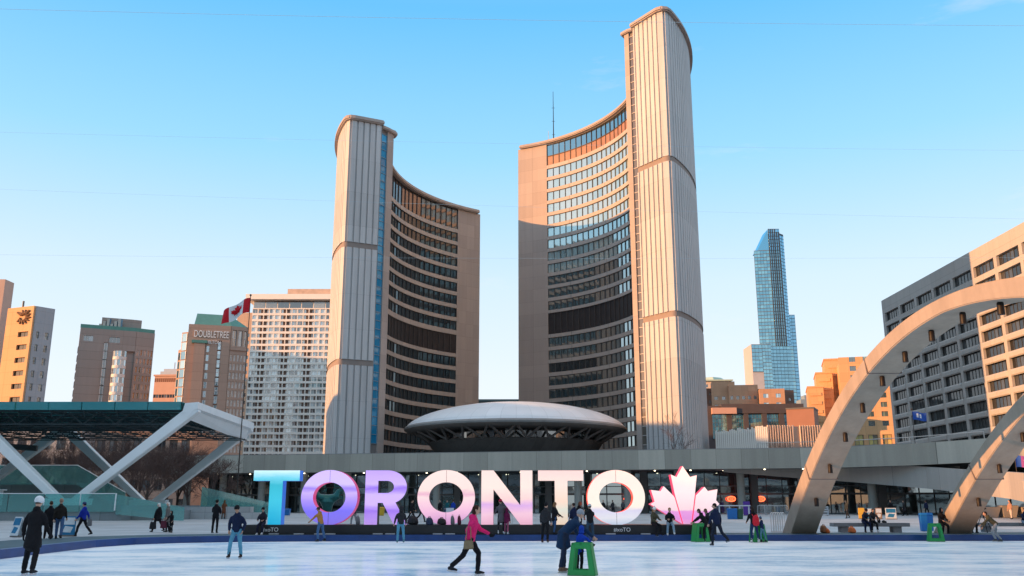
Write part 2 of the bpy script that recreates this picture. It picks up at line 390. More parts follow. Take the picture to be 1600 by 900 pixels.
def ice():
    m, t, b = nodes('ice'); p = pos(t); o = t.nodes['Material Output']
    big = noise(t, pos(t, (0.22, 0.36, 1)), 1.0, 5, 0.55); mid = noise(t, pos(t, (0.7, 1.3, 1)), 1.0, 6, 0.65)
    scr = noise(t, pos(t, (2.5, 6, 1)), 1.0, 8, 0.75); scr2 = noise(t, pos(t, (7, 3.2, 1)), 1.0, 8, 0.75)
    f = mth(t, 'ADD', mth(t, 'MULTIPLY', big, 0.5), mth(t, 'ADD', mth(t, 'MULTIPLY', mid, 0.25), mth(t, 'MULTIPLY', mth(t, 'ADD', scr, scr2), 0.16)))
    col = ramp(t, f, [(0.38, (0.22, 0.52, 0.88)), (0.45, (0.55, 0.78, 0.97)), (0.515, (0.80, 0.91, 0.99)), (0.59, (0.96, 0.98, 0.99))])
    lk(t, col, b.inputs['Base Color']); b.inputs['Roughness'].default_value = 0.7; b.inputs['Specular IOR Level'].default_value = 0.0
    gl = t.nodes.new('ShaderNodeBsdfGlossy')
    lk(t, ramp(t, f, [(0.38, (0.05,) * 3), (0.6, (0.16,) * 3)]), gl.inputs['Roughness'])
    bn = t.nodes.new('ShaderNodeBump'); bn.inputs['Strength'].default_value = 0.10; bn.inputs['Distance'].default_value = 0.02
    lk(t, scr, bn.inputs['Height']); lk(t, bn.outputs[0], gl.inputs['Normal'])
    mx = t.nodes.new('ShaderNodeMixShader'); lk(t, ramp(t, f, [(0.38, (0.48,) * 3), (0.57, (0.18,) * 3)]), mx.inputs[0])
    lk(t, b.outputs[0], mx.inputs[1]); lk(t, gl.outputs[0], mx.inputs[2]); lk(t, mx.outputs[0], o.inputs[0]); return m
M_ice = ice()
# rink outline: straight far edge, rounded far left corner, then towards the camera
edge = [(-15.2, 20.0), (-15.6, 27.5), (-16.1, 33.0), (-16.4, 37.0), (-15.9, 39.6), (-14.6, 41.2), (-12.6, 42.3), (-9.5, 43.0), (-5.0, 43.4), (0, 43.5), (20, 43.6), (34, 43.9)]
near = [(34, -8), (-15.2, -8)]
def sheet(name, poly, z, mat):
    mb = MB(); mb.add([(x, y, z) for x, y in poly], [tuple(range(len(poly)))]); return tag(mb.build(name, mat), kind='structure')
g = MB()                                   # the city's ground to the horizon, below the square
g.add([(-9000, -3000, -0.35), (9000, -3000, -0.35), (9000, 12000, -0.35), (-9000, 12000, -0.35)], [(0, 1, 2, 3)])
tag(g.build('ground', M_asphalt), kind='structure')
sheet('ice', [(x, y) for x, y in edge] + near, 0.0, M_ice)
M_blue = plain('blue_kerb_paint', (0.008, 0.045, 0.18), 0.4, 0.3, 1.5, spec=0.5)
k = MB(); k.wall(edge, 0.3, -0.3, 0.28); tag(k.build('rink_kerb', M_blue), kind='structure')
p = MB()                                   # dark rubber matting round the rink, then paving
def off(poly, d):
    o = []
    for i in range(len(poly)):
        a = Vector(poly[max(0, i - 1)]); b = Vector(poly[min(len(poly) - 1, i + 1)]); e = (b - a).normalized()
        o.append((poly[i][0] - e.y * d, poly[i][1] + e.x * d))
    return o
e1 = off(edge, 0.3); e2 = off(edge, 3.4)
for i in range(len(edge) - 1):
    p.add([(*e1[i], 0.276), (*e1[i + 1], 0.276), (*e2[i + 1], 0.276), (*e2[i], 0.276)], [(0, 1, 2, 3)])
tag(p.build('rink_surround', M_mat), kind='structure')
p = MB()
far_e = [(-140, 20), (-140, 27.5), (-140, 33), (-140, 38), (-140, 52), (-60, 52), (-30, 52), (-12, 52), (-5, 52), (0, 52), (20, 52), (140, 52)]
for i in range(len(edge) - 1):
    p.add([(*e2[i], 0.27), (*e2[i + 1], 0.27), (*far_e[i + 1], 0.27), (*far_e[i], 0.27)], [(0, 1, 2, 3)])
p.add([(34, 47.3, 0.27), (140, 47.3, 0.27), (140, 52, 0.27), (34, 52, 0.27)], [(0, 1, 2, 3)])
p.add([(34.2, -30, 0.27), (140, -30, 0.27), (140, 47.3, 0.27), (34.2, 47.3, 0.27)], [(0, 1, 2, 3)])
p.add([(-140, -30, 0.27), (-18.6, -30, 0.27), (-18.6, 20, 0.27), (-140, 20, 0.27)], [(0, 1, 2, 3)])
p.add([(-140, 52, 0.27), (140, 52, 0.27), (140, 125, 0.6), (-140, 125, 0.6)], [(0, 1, 2, 3)])
p.add([(-140, 125, 0.6), (140, 125, 0.6), (140, 260, 0.6), (-140, 260, 0.6)], [(0, 1, 2, 3)])
tag(p.build('plaza', M_paving), kind='structure')

# ================================================================ the two curved office towers
M_flute = slabs('fluted_concrete', (0.54, 0.525, 0.515), 200, 7.0, 0.06, 0.03, 0.75, 0.26)
M_tconc = slabs('tower_concrete', (0.43, 0.36, 0.32), 3.0, 3.4, 0.07, 0.03, 0.75, 0.10)
M_belt = plain('belt_course_concrete', (0.30, 0.245, 0.215), 0.75, 0.12, 0.5)
M_cap = plain('roof_cap_concrete', (0.42, 0.35, 0.31), 0.7, 0.12, 0.4)
M_spand = slabs('spandrel_concrete', (0.46, 0.40, 0.36), 1.9, 90, 0.05, 0.03, 0.7, 0.1)
M_tglass = glass('office_glass', (0.012, 0.020, 0.026), (0.035, 0.045, 0.05), 0.12, 0.07, 0.02, (0.85, 0.97, 1.0))
M_tglass_sky = glass('office_glass_sky_pale', (0.20, 0.27, 0.27), (0.36, 0.44, 0.43), 0.7, 0.45, 0.05, (0.80, 0.98, 1.0), 0.025)  # paler copy for the upper rows: reflected sky brightness put into the colour
M_tglass_e = glass('office_glass_blinds', (0.015, 0.026, 0.034), (0.04, 0.05, 0.055), 0.12, 0.45, 0.05, (0.85, 0.98, 1.0), 0.025)
M_mull = plain('bronze_mullion', (0.085, 0.075, 0.07), 0.5, 0.1, 1.0)
M_mull_l = plain('pale_mullion', (0.55, 0.50, 0.46), 0.5, 0.1, 1.0)
M_louv = plain('dark_louvre', (0.045, 0.038, 0.038), 0.6, 0.25, 0.8)
M_bronzep = plain('bronze_panel', (0.36, 0.20, 0.14), 0.5, 0.2, 0.5)
M_dark = plain('dark_recess', (0.02, 0.02, 0.022), 0.8, 0.2, 1.0)
M_shell = plain('tower_core_concrete', (0.22, 0.2, 0.19), 0.8, 0.1, 0.5)

def tower(name, label, group, C, ri, ro, th0, th1, thb, nose, fin_pts, ztop, belts, rows, tall, louv, glass_m, strip_glass, mir):
    """C centre of the arcs; th0 south end, th1 north end (degrees), thb where the blank end panel starts.
    nose: plan point of the south tip on the outer wall; fin_pts: end-face inner corner, strip/fin corner, fin inner corner"""
    root = empty(name, (C[0] + ro * math.cos(R((th0 + th1) / 2)), C[1] + ro * math.sin(R((th0 + th1) / 2)), 0.6), label, 'office tower', group)
    A = lambda r, th: (C[0] + r * math.cos(R(th)), C[1] + r * math.sin(R(th)))
    n = 96; sgn = 1 if th1 > th0 else -1
    tn = math.degrees(math.atan2(nose[1] - C[1], nose[0] - C[0]))
    if tn < 0 and th0 > 0: tn += 360
    # ---- solid core behind cladding and glass
    thx = th0 + 1.2 * sgn
    core = [A(ro - 0.5, tn + 2 * sgn + (th1 - tn - 2 * sgn) * i / 60) for i in range(61)] + [A(ri + 0.55, th1 + (thx - th1) * i / 60) for i in range(61)]
    mb = MB(); mb.prism(core, 0.6, ztop - 0.9); mb.build('wall', M_shell, root)
    # ---- fluted back wall, round the nose and along the end face
    line = []                                              # (point, outward normal)
    th = th1
    step = 1.3
    N = int(abs(R(th1 - tn)) * ro / 0.325)
    for i in range(N + 1):
        a = th1 + (tn + 1.2 * sgn - th1) * i / N
        line.append((Vector(A(ro, a)), Vector((math.cos(R(a)), math.sin(R(a))))))
    p0, n0 = line[-1]; fe = Vector(fin_pts[0])
    d_end = (fe - Vector(nose)).normalized()
    n_end = Vector((d_end.y, -d_end.x)) if mir else Vector((-d_end.y, d_end.x))
    if n_end.y > 0: n_end = -n_end
    p1 = Vector(nose) + d_end * 1.2
    for i in range(1, 9):                                  # rounded nose
        t = i / 9; q = p0.lerp(Vector(nose), t).lerp(Vector(nose).lerp(p1, t), t); line.append((q, n0.lerp(n_end, t).normalized()))
    L = (fe - p1).length; K = max(4, int(L / 0.25))
    end_start = len(line)
    for i in range(K + 1): line.append((p1.lerp(fe, i / K), n_end))
    # groove pattern measured along the line
    prof = []; s_acc = 0
    for i, (q, nn) in enumerate(line):
        if i: s_acc += (q - line[i - 1][0]).length
        prof.append((q, nn, s_acc))
    def ribbed(mb, z0, z1, base=0.0):
        pts = []; total = prof[-1][2]; s = 0; idx = 0
        def at(s):
            nonlocal idx
            while idx < len(prof) - 2 and prof[idx + 1][2] < s: idx += 1
            a, b = prof[idx], prof[idx + 1]; t = 0 if b[2] == a[2] else max(0, min(1, (s - a[2]) / (b[2] - a[2])))
            return a[0].lerp(b[0], t), a[1].lerp(b[1], t).normalized()
        cyc = [(0.0, 0.34), (0.95, 0.34), (0.99, 0.0), (1.26, 0.0)]
        per = 1.30; kk = 0
        while kk * per < total:
            for ds, d in cyc:
                if kk * per + ds <= total:
                    q, nn = at(kk * per + ds); pts.append(q + nn * (d + base))
            kk += 1
        q, nn = at(total); pts.append(q + nn * (0.30 + base)); pts.append(q - nn * 0.6)
        back = [A(ro - 0.55, th1)]
        vs = [(p.x, p.y, z0) for p in pts] + [(p.x, p.y, z1) for p in pts]; m = len(pts)
        inn = []
        mb.add(vs, [(i, i + 1, m + i + 1, m + i) for i in range(m - 1)])
        # close top and bottom lips
        lip = [(q - nn * 0.6) for q, nn, _ in prof]
        for z in (z0, z1):
            b = len(mb.v); outer = [q + nn * 0.02 for q, nn, _ in prof]; 
            mb.add([(p.x, p.y, z) for p in outer] + [(p.x, p.y, z) for p in lip], [(i, i + 1, len(lip) + i + 1, len(lip) + i) for i in range(len(lip) - 1)])
    zs = [0.6] + sorted(belts) + [ztop - 1.0]
    mb = MB()
    for i in range(len(zs) - 1): ribbed(mb, zs[i] + (0.55 if i else 0), zs[i + 1] - (0.55 if i < len(zs) - 2 else 0))
    mb.build('fluted_wall', M_flute, root)
    for zb in belts:                                       # plain belt courses between the fluted lifts
        mb = MB(); pl = [(q + nn * 0.12) for q, nn, _ in prof]; pk = [(q - nn * 0.5) for q, nn, _ in prof]; m = len(pl)
        mb.add([(p.x, p.y, zb - 0.58) for p in pl] + [(p.x, p.y, zb + 0.58) for p in pl] , [(i, i + 1, m + i + 1, m + i) for i in range(m - 1)])
        mb.build('belt_course', M_belt, root)
    # ---- roof slab with a bullnosed overhang
    f0, f1, f2 = [Vector(q) for q in fin_pts]
    ov = [q + nn * 1.0 for q, nn, _ in prof]
    ov = ov[::3] + [ov[-1]]
    tip = f0 + d_end * 0.35
    inner = [Vector(A(ri - 0.9, thx + (th1 - thx) * i / 40)) for i in range(41)]
    slab = [tuple(p) for p in ov] + [tuple(tip + n_end * 1.0), tuple(tip - n_end * 1.5)] + [tuple(p) for p in inner]
    mb = MB(); mb.prism([(p[0], p[1]) for p in slab], ztop - 0.95, ztop); mb.build('roof', M_cap, root, bevel=0.22)
    # ---- end wall at the north end
    mb = MB(); Q = [A(ri - 0.02, thb + (th1 - thb) * i / 12) for i in range(13)] + [A(ri + 0.9, th1 + (thb - th1) * i / 12) for i in range(13)]
    mb.prism(Q, 0.6, ztop - 1.0); mb.build('end_panel', M_tconc, root)
    mb = MB(); Q = [A(ri - 0.02, th1), A(ro, th1), A(ro, th1 + 0.7 * sgn), A(ri - 0.02, th1 + 0.7 * sgn)]
    mb.prism(Q, 0.6, ztop - 1.0); mb.build('end_wall', M_tconc, root)
    # ---- stair window strip and fin beside the end face
    cut = f0 + (f1 - f0) * 0.02
    du = (f1 - f0).normalized(); nu = Vector((du.y, -du.x)); 
    if nu.y > 0: nu = -nu
    zt = ztop - 1.6
    mb = MB(); a, b = f0 - nu * 0.12, f1 - nu * 0.12; hgt = 1.72; nrow = int((zt - 1 - 12) / hgt); gap = 0.12
    mb.mat(0)
    for i in range(nrow):
        z0 = zt - 1.0 - (i + 1) * hgt
        mb.add([(a.x, a.y, z0 + gap), (b.x, b.y, z0 + gap), (b.x, b.y, z0 + hgt), (a.x, a.y, z0 + hgt)], [(0, 1, 2, 3)])
    mb.mat(1)
    for i in range(nrow + 1):
        z0 = zt - 1.0 - i * hgt; p, q = a + nu * 0.12, b + nu * 0.12
        mb.add([(p.x, p.y, z0), (q.x, q.y, z0), (q.x, q.y, z0 + gap), (p.x, p.y, z0 + gap), (a.x, a.y, z0), (b.x, b.y, z0), (b.x, b.y, z0 + gap), (a.x, a.y, z0 + gap)], [(0, 1, 2, 3), (0, 1, 5, 4), (3, 2, 6, 7)])
    mb.build('stair_window', [strip_glass, M_mull_l if mir else M_wframe_b], root)
    zf = 11.2
    d2 = (f2 - f1).normalized(); n2 = Vector((d2.y, -d2.x))
    if n2.y > 0: n2 = -n2
    bk = Vector(A(ri + 0.8, th0 + 2.5 * sgn))
    mb = MB(); mb.prism([tuple(f1 + nu * 0.15), tuple(f2), tuple(Vector(A(ri - 0.1, th0 + 2.2 * sgn))), tuple(bk), tuple(f1 - nu * 1.2)], zf, zt); mb.build('fin', M_tconc, root)
    e1_, e2_ = f0 - nu * 0.2, f1 - nu * 0.2
    mb = MB(); mb.prism([tuple(e1_), tuple(e2_), tuple(e2_ - nu * 3), tuple(e1_ - nu * 3)], 0.6, zt); mb.build('stair_shaft', M_shell, root)
    cp = [tuple(f0 + nu * 0.55), tuple(f1 + nu * 0.75), tuple(f2 + nu * 0.5 + du * 0.7), tuple(Vector(A(ri - 0.8, th0 + 2.2 * sgn))), tuple(bk), tuple(f0 - nu * 2.5)]
    mb = MB(); mb.prism(cp, zt, zt + 0.75); mb.build('fin_cap', M_cap, root, bevel=0.15)
    # ---- concave office front: a spandrel and a ribbon window for every storey
    ths = th0 + 1.5 * sgn; pane = math.degrees(1.88 / ri)
    cnt = int(abs(thb - ths) / pane); dth = (ths - thb) / cnt
    def arc_strip(mb, r0, r1, z0, z1, a0, a1, n):
        I = [A(r0, a0 + (a1 - a0) * i / n) for i in range(n + 1)]; O = [A(r1, a0 + (a1 - a0) * i / n) for i in range(n + 1)]
        mb.prism(I + O[::-1], z0, z1)
    def ribbon(z0, z1, mats, split=None, dark=False):
        mb = MB()
        for i in range(cnt):
            a0, a1 = thb + dth * i, thb + dth * (i + 1); q0, q1 = A(ri + 0.32, a0), A(ri + 0.32, a1)
            m = (a0 + a1) / 2; sk = random.uniform(-0.012, 0.012)
            q0 = A(ri + 0.32 + sk, a0 + 0.02 * sgn); q1 = A(ri + 0.32 - sk, a1)
            lv = [(z0, z1)] if split is None else [(z0, split), (split, z1)]
            for j, (b0, b1) in enumerate(lv):
                mb.mat(0 if (split is None or j == 1) else 2)
                mb.add([(*q0, b0), (*q1, b0), (*q1, b1), (*q0, b1)], [(0, 1, 2, 3)])
            mb.mat(1); e = 0.045 if not dark else 0.09
            pa = [A(ri + 0.12, a0 - e), A(ri + 0.12, a0 + e), A(ri + 0.4, a0 + e), A(ri + 0.4, a0 - e)]
            mb.prism(pa, z0, z1, False, False)
        mb.mat(1)
        if split is not None: arc_strip(mb, ri + 0.15, ri + 0.4, split - 0.1, split + 0.1, thb, ths, 24)
        arc_strip(mb, ri + 0.18, ri + 0.4, z0, z0 + 0.09, thb, ths, 24); arc_strip(mb, ri + 0.18, ri + 0.4, z1 - 0.09, z1, thb, ths, 24)
        return mb
    zones = sorted(rows + [tall, louv], key=lambda r: r[0])
    ribbon(tall[0], tall[1], None, tall[2] if len(tall) > 2 else None).build('ribbon_window', [glass_m if len(tall) > 2 else M_louvg, M_mull, M_bronzep], root)
    for r in rows: ribbon(r[0], r[1], None).build('ribbon_window', [M_tglass_sky if len(tall) > 2 and r[0] > 60 else glass_m, M_mull], root)
    ribbon(louv[0], louv[1], None, None, True).build('louvre_band', [M_louv, M_mull], root)
    edges = [ztop - 1.0] + [z for r in zones[::-1] for z in (r[1], r[0])]
    edges.append(zones[0][0] - 1.0)
    for i in range(0, len(edges), 2):
        hi, lo = edges[i], edges[i + 1]
        if hi - lo > 0.02:
            mb = MB(); arc_strip(mb, ri, ri + 0.6, lo, hi, thb + 0.02 * sgn, ths, 40); mb.build('spandrel', M_spand, root)
    return root
M_louvg = glass('plant_room_glass', (0.028, 0.024, 0.024), (0.06, 0.045, 0.04), 0.2, 0.16, 0.05)
M_stripW = glass('stair_glass_blue', (0.01, 0.17, 0.32), (0.03, 0.30, 0.48), 0.35, 0.12, 0.03, (0.45, 0.8, 1.0))
M_stripE = glass('stair_glass_dark', (0.03, 0.026, 0.028), (0.14, 0.12, 0.10), 0.35, 0.07, 0.05)
M_wframe_b = plain('blue_grey_frame', (0.20, 0.30, 0.38), 0.5, 0.1, 1)
TW = 'pair of curved concrete office towers'
rowsW = [(71.8 - 3.4 * k - 2.42, 71.8 - 3.4 * k) for k in range(8)] + [(38.6 - 3.4 * k - 2.42, 38.6 - 3.4 * k) for k in range(8)]
tower('office_tower', 'shorter curved concrete tower whose fluted end and blue stair windows face left of the dome', TW,
      (15.55, 196.5), 44.4, 54.6, 204.0, 123.7, 132.3, (-33.5, 171.9), [(-27.1, 175.0), (-26.1, 176.6), (-25.0, 178.3)], 79.4, [52.0, 28.5],
      rowsW, (72.8, 78.4), (39.5, 44.4), M_tglass, M_stripW, False)
rowsE = [(91.3 - 3.38 * k - 2.45, 91.3 - 3.38 * k) for k in range(12)] + [(44.3 - 3.38 * k - 2.42, 44.3 - 3.38 * k) for k in range(10)]
tower('office_tower', 'tallest curved concrete tower with sunlit orange fin and antenna behind, right of the dome', TW,
      (-14.5, 195.5), 44.7, 55.0, -30.0, 68.0, 57.5, (30.2, 164.0), [(25.4, 170.9), (24.5, 171.75), (23.6, 172.6)], 99.5, [67.0, 36.3],
      rowsE, (92.3, 98.4, 95.0), (45.2, 50.9), M_tglass_e, M_stripE, True)
# antenna on the tall tower's roof
D_ = 246; zb = 99.5; zt_ = zw(143, D_)
an = empty('antenna_mast', (xw(865, D_, 110), D_, zb), 'thin dark antenna mast rising from the roof of the taller tower', 'antenna')
mb = MB(); x_ = xw(865, D_, 105)
mb.tube([(x_, D_, zb - 8), (x_, D_, zb + 4), (x_, D_, zt_)], [0.22, 0.18, 0.07], 6); mb.build('mast', M_dark, an)
for kx in (0.35, 0.55, 0.75):
    mb = MB(); zz = zb + (zt_ - zb) * kx; mb.tube([(x_ - 0.5, D_, zz), (x_ + 0.5, D_, zz)], 0.05, 5); mb.tube([(x_, D_ - 0.5, zz), (x_, D_ + 0.5, zz)], 0.05, 5); mb.build('crossbar', M_dark, an)
sp = MB(); sp.tube([(xw(857, D_, 105), D_, zb - 8), (xw(857, D_, 105), D_, zw(205, D_))], 0.06, 5)
tag(sp.build('lightning_rod', M_mull_l), 'short pale rod on the taller tower roof, left of the antenna mast', 'rod')

# ================================================================ council chamber saucer
sx_, sy_ = 0.7, 185.0
M_dome = plain('dome_concrete', (0.84, 0.84, 0.85), 0.5, 0.06, 0.25, spec=0.35)
def seams():
    t = M_dome.node_tree; b = t.nodes['Principled BSDF']; s = sep(t, pos(t)); old = b.inputs['Base Color'].links[0].from_socket
    x, y = mth(t, 'SUBTRACT', s[0], sx_), mth(t, 'SUBTRACT', s[1], sy_); a = mth(t, 'MULTIPLY', mth(t, 'ARCTAN2', y, x), 48 / 6.28318)
    rr = mth(t, 'DIVIDE', mth(t, 'POWER', mth(t, 'ADD', mth(t, 'MULTIPLY', x, x), mth(t, 'MULTIPLY', y, y)), 0.5), 3.6)
    l = mth(t, 'MAXIMUM', mth(t, 'LESS_THAN', mth(t, 'FRACT', mth(t, 'ADD', a, 50)), 0.06), mth(t, 'LESS_THAN', mth(t, 'FRACT', rr), 0.035))
    c = t.nodes.new('ShaderNodeCombineXYZ'); lk(t, mth(t, 'FLOOR', a), c.inputs[0]); lk(t, mth(t, 'FLOOR', rr), c.inputs[1]); wn = t.nodes.new('ShaderNodeTexWhiteNoise'); lk(t, c.outputs[0], wn.inputs['Vector'])
    k = mth(t, 'MULTIPLY', mth(t, 'SUBTRACT', 1, mth(t, 'MULTIPLY', l, 0.10)), mth(t, 'ADD', 0.95, mth(t, 'MULTIPLY', wn.outputs['Value'], 0.06)))
    lk(t, mixc(t, 1.0, old, k, 'MULTIPLY'), b.inputs['Base Color'])
seams()
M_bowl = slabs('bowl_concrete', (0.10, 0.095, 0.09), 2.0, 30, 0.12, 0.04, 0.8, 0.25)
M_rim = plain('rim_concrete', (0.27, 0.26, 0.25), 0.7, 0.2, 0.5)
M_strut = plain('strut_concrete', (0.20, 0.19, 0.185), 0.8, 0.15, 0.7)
M_chglass = glass('chamber_glass', (0.01, 0.011, 0.012), (0.16, 0.17, 0.17), 0.15, 0.2, 0.06)
cc = empty('council_chamber', (sx_, sy_, 8.0), 'round saucer council chamber with pale shallow dome between the two towers', 'council chamber')
mb = MB(); prof = [(22.0 * math.sin(R(a)) , 16.75 + 5.1 * (math.cos(R(a)) ** 1.25)) for a in range(90, -1, -6)]; prof[-1] = (0.0, 21.85)
mb.lathe(prof, (sx_, sy_, 0), 96); mb.build('dome', M_dome, cc, True)
mb = MB(); mb.lathe([(20.5, 15.7), (21.9, 15.9), (22.45, 16.2), (22.5, 16.5), (22.2, 16.8), (21.9, 16.9)], (sx_, sy_, 0), 96); mb.build('rim', M_rim, cc, True)
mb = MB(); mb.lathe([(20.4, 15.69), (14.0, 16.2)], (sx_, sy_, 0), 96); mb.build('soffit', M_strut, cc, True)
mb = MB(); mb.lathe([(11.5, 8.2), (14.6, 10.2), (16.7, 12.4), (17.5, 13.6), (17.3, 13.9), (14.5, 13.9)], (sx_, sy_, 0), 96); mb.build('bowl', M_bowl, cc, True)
mb = MB()
for i in range(48):
    a0, a1 = R(i * 7.5), R(i * 7.5 + 7.2); q = [(sx_ + 15.2 * math.cos(a), sy_ + 15.2 * math.sin(a)) for a in (a0, a1)]
    mb.add([(*q[0], 13.9), (*q[1], 13.9), (*q[1], 16.1), (*q[0], 16.1)], [(0, 1, 2, 3)])
mb.build('window_ring', M_chglass, cc)
for i in range(26):
    for s_ in (-1, 1):
        a = R(i * 360 / 26); b = a + s_ * R(360 / 26 / 2.3); mb = MB()
        mb.bar((sx_ + 17.2 * math.cos(a), sy_ + 17.2 * math.sin(a), 13.7), (sx_ + 20.6 * math.cos(b), sy_ + 20.6 * math.sin(b), 15.75), 0.34, 0.34); mb.build('strut', M_strut, cc)

# ================================================================ podium, columns and the curving ramp
M_fascia = slabs('podium_concrete', (0.41, 0.38, 0.32), 2.6, 40, 0.17, 0.035, 0.7, 0.22)
M_ramp = slabs('ramp_concrete', (0.42, 0.385, 0.35), 4.0, 40, 0.08, 0.03, 0.75, 0.12)
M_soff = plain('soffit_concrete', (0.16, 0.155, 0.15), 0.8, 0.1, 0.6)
M_col = slabs('column_concrete', (0.36, 0.34, 0.30), 9, 4, 0.05, 0.02, 0.7, 0.15)
M_lobby = glass('lobby_glass', (0.016, 0.022, 0.024), (0.10, 0.11, 0.10), 0.28, 0.30, 0.03, (0.8, 0.95, 1.0))
M_frame_d = plain('dark_window_frame', (0.07, 0.07, 0.07), 0.5, 0.15, 1)
pod = empty('podium', (0, 128, 0.6), 'long low concrete podium with glazed ground floor behind the letter sign', 'podium building')
ZT, ZB = 8.54, 6.1
frontline = [(-50.5, 133.0), (-30, 128.9), (-10, 124.6), (5, 121.0), (15, 118.6), (21.2, 117.0), (31, 115.2), (39.5, 112.4), (46, 105.5), (50.3, 97.0), (53, 88), (54, 78)]
poly = frontline + [(120, 78), (120, 262), (-50.5, 262)]
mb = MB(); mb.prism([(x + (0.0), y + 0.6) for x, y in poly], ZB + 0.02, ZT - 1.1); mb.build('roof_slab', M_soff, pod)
mb = MB(); mb.wall(frontline, 0.5, ZB, ZT); mb.wall([(-50.5, 200), (-50.5, 133.5)], 0.5, ZB, ZT); mb.build('parapet', M_fascia, pod)
mb = MB(); mb.wall([(x, y + 0.06) for x, y in frontline[:9]], 0.3, ZT, ZT + 0.09); mb.build('coping', M_rim, pod)
# glazing set back under the slab, in three tiers with thick transoms
back = [(-46, 140.5), (-30, 136.6), (-10, 132.4), (5, 128.9), (15, 126.6), (22, 125.4), (32, 124), (44, 122), (60, 119), (80, 116), (118, 112)]
gl = MB(); tot = 0
for i in range(len(back) - 1):
    a, b = Vector(back[i]), Vector(back[i + 1]); Lh = (b - a).length; u = (b - a).normalized(); nb = max(1, round(Lh / 1.9))
    for j in range(nb):
        x0, x1 = Lh * j / nb, Lh * (j + 1) / nb
        for z0, z1 in ((0.62, 3.0), (3.25, 4.1), (4.2, 6.08)):
            gl.mat(0); d = random.uniform(-0.02, 0.02)
            q0 = a + u * (x0 + 0.03); q1 = a + u * (x1 - 0.03)
            gl.add([(q0.x, q0.y + d, z0), (q1.x, q1.y - d, z0), (q1.x, q1.y - d, z1), (q0.x, q0.y + d, z1)], [(0, 1, 2, 3)])
        gl.mat(1); gl.obox(a, u, x0 - 0.05, x0 + 0.05, -0.1, 0.14, 0.6, 6.1)
    gl.mat(2); gl.obox(a, u, 0, Lh, -0.08, 0.22, 3.0, 3.25); gl.obox(a, u, 0, Lh, -0.08, 0.15, 4.1, 4.2)
gl.build('glazing', [M_lobby, M_frame_d, M_strut], pod)
mb = MB(); mb.wall([(x, y + 0.6) for x, y in back], 0.4, 0.6, 6.1); mb.build('back_wall', M_dark, pod)
for i, (x, y) in enumerate([(-47.5, 135.5), (-42, 134.4), (-36, 133.1), (-29.6, 131.8), (-23.2, 130.4), (-16.8, 129), (-10.4, 127.6), (-4, 126.2), (2.4, 124.7), (8.8, 123.2), (15.2, 121.7), (21.6, 120.3), (29.5, 119.3), (37, 118.0), (44.5, 114.5), (52, 108)]):
    mb = MB(); mb.lathe([(0.52, 0.6), (0.5, 6.1)], (x, y, 0), 16); mb.build('column', M_col, pod, True)
    if i % 2 == 0:
        mb = MB(); mb.box(x + 2.2, x + 3.1, y + 3.2, y + 4.0, 0.6, 6.1); mb.build('pier', M_soff, pod)
M_lamp = glow('downlight', (1.0, 0.85, 0.6), 2.5)
for i in range(22):
    t = i / 21; x = -47 + 92 * t; y = 134.5 - 0.21 * (x + 47) if x < 22 else 119.6 - 0.35 * (x - 22)
    if i % 3 == 2: y += 2
    mb = MB(); mb.lathe([(0.11, 6.0), (0.11, 6.098)], (x, y, 0), 10); mb.build('downlight', M_lamp, pod)
# red oval lit signs behind the glass
M_neon = glow('red_neon', (1.0, 0.09, 0.03), 2.2)
for px, nm in ((981, 'red lit oval window sign seen through the last letter O'), (1143, 'red lit oval window sign left of the brown column beside the leaf'), (1189, 'red lit oval window sign right of the column beside the leaf')):
    D_ = 122.6 if px > 1100 else 125.5; z_ = zw(779.5, D_); x_ = xw(px, D_, z_); mb = MB()
    pts = [(x_ + 0.5 * math.cos(R(a)), D_, z_ + 0.30 * math.sin(R(a))) for a in range(0, 361, 15)]
    mb.tube(pts, 0.075, 6, False); r_ = empty('oval_sign', (x_, D_, z_ - 0.7), nm, 'sign', 'red oval window signs'); mb.build('neon_tube', M_neon, r_)
    mb = MB(); mb.tube([(x_ - 0.26, D_, z_ + 0.05), (x_, D_, z_ + 0.1), (x_ + 0.26, D_, z_ + 0.03)], 0.035, 5); mb.tube([(x_ - 0.22, D_, z_ - 0.09), (x_ + 0.22, D_, z_ - 0.09)], 0.035, 5); mb.build('lettering', M_neon, r_)
# ramp curling down from the podium roof to the square
rl = [(21.3, 116.9, 8.54), (27, 117.6, 8.2), (33, 118.2, 7.75), (38, 117.6, 7.3), (42, 115.2, 6.9), (44.9, 110.5, 6.4), (47, 105, 5.9), (47.6, 99.5, 5.45), (47.4, 93, 5.0), (46, 86, 4.65), (43.6, 79, 4.3), (40.5, 72.5, 3.95), (37, 66.5, 3.6), (33.5, 61, 3.2)]
rl = [(x, y - 0.35, z) for x, y, z in rl]
rp = empty('ramp', (44, 95, 0.6), 'curving concrete ramp with solid parapet descending on the right side of the square', 'ramp')
mb = MB(); mb.wall([(x, y) for x, y, z in rl][1:], 0.4, [max(0.3, z - 2.44) for x, y, z in rl][1:], [z for x, y, z in rl][1:]); mb.build('parapet', M_ramp, rp)
mb = MB(); ins = off([(x, y) for x, y, z in rl], 3.6); lin = off([(x, y) for x, y, z in rl], 0.38)
for i in range(1, len(rl) - 1):
    za, zb_ = rl[i][2] - 1.2, rl[i + 1][2] - 1.2; a0, a1, b0, b1 = lin[i], lin[i + 1], ins[i], ins[i + 1]
    mb.hexa([(*a0, za - 0.9), (*a1, zb_ - 0.9), (*b1, zb_ - 0.9), (*b0, za - 0.9), (*a0, za), (*a1, zb_), (*b1, zb_), (*b0, za)])
mb.build('deck', M_ramp, rp)
mb = MB(); mb.tube([(x, y + 0.3, ZT + 0.75) for x, y in frontline[6:10]], 0.05, 6)
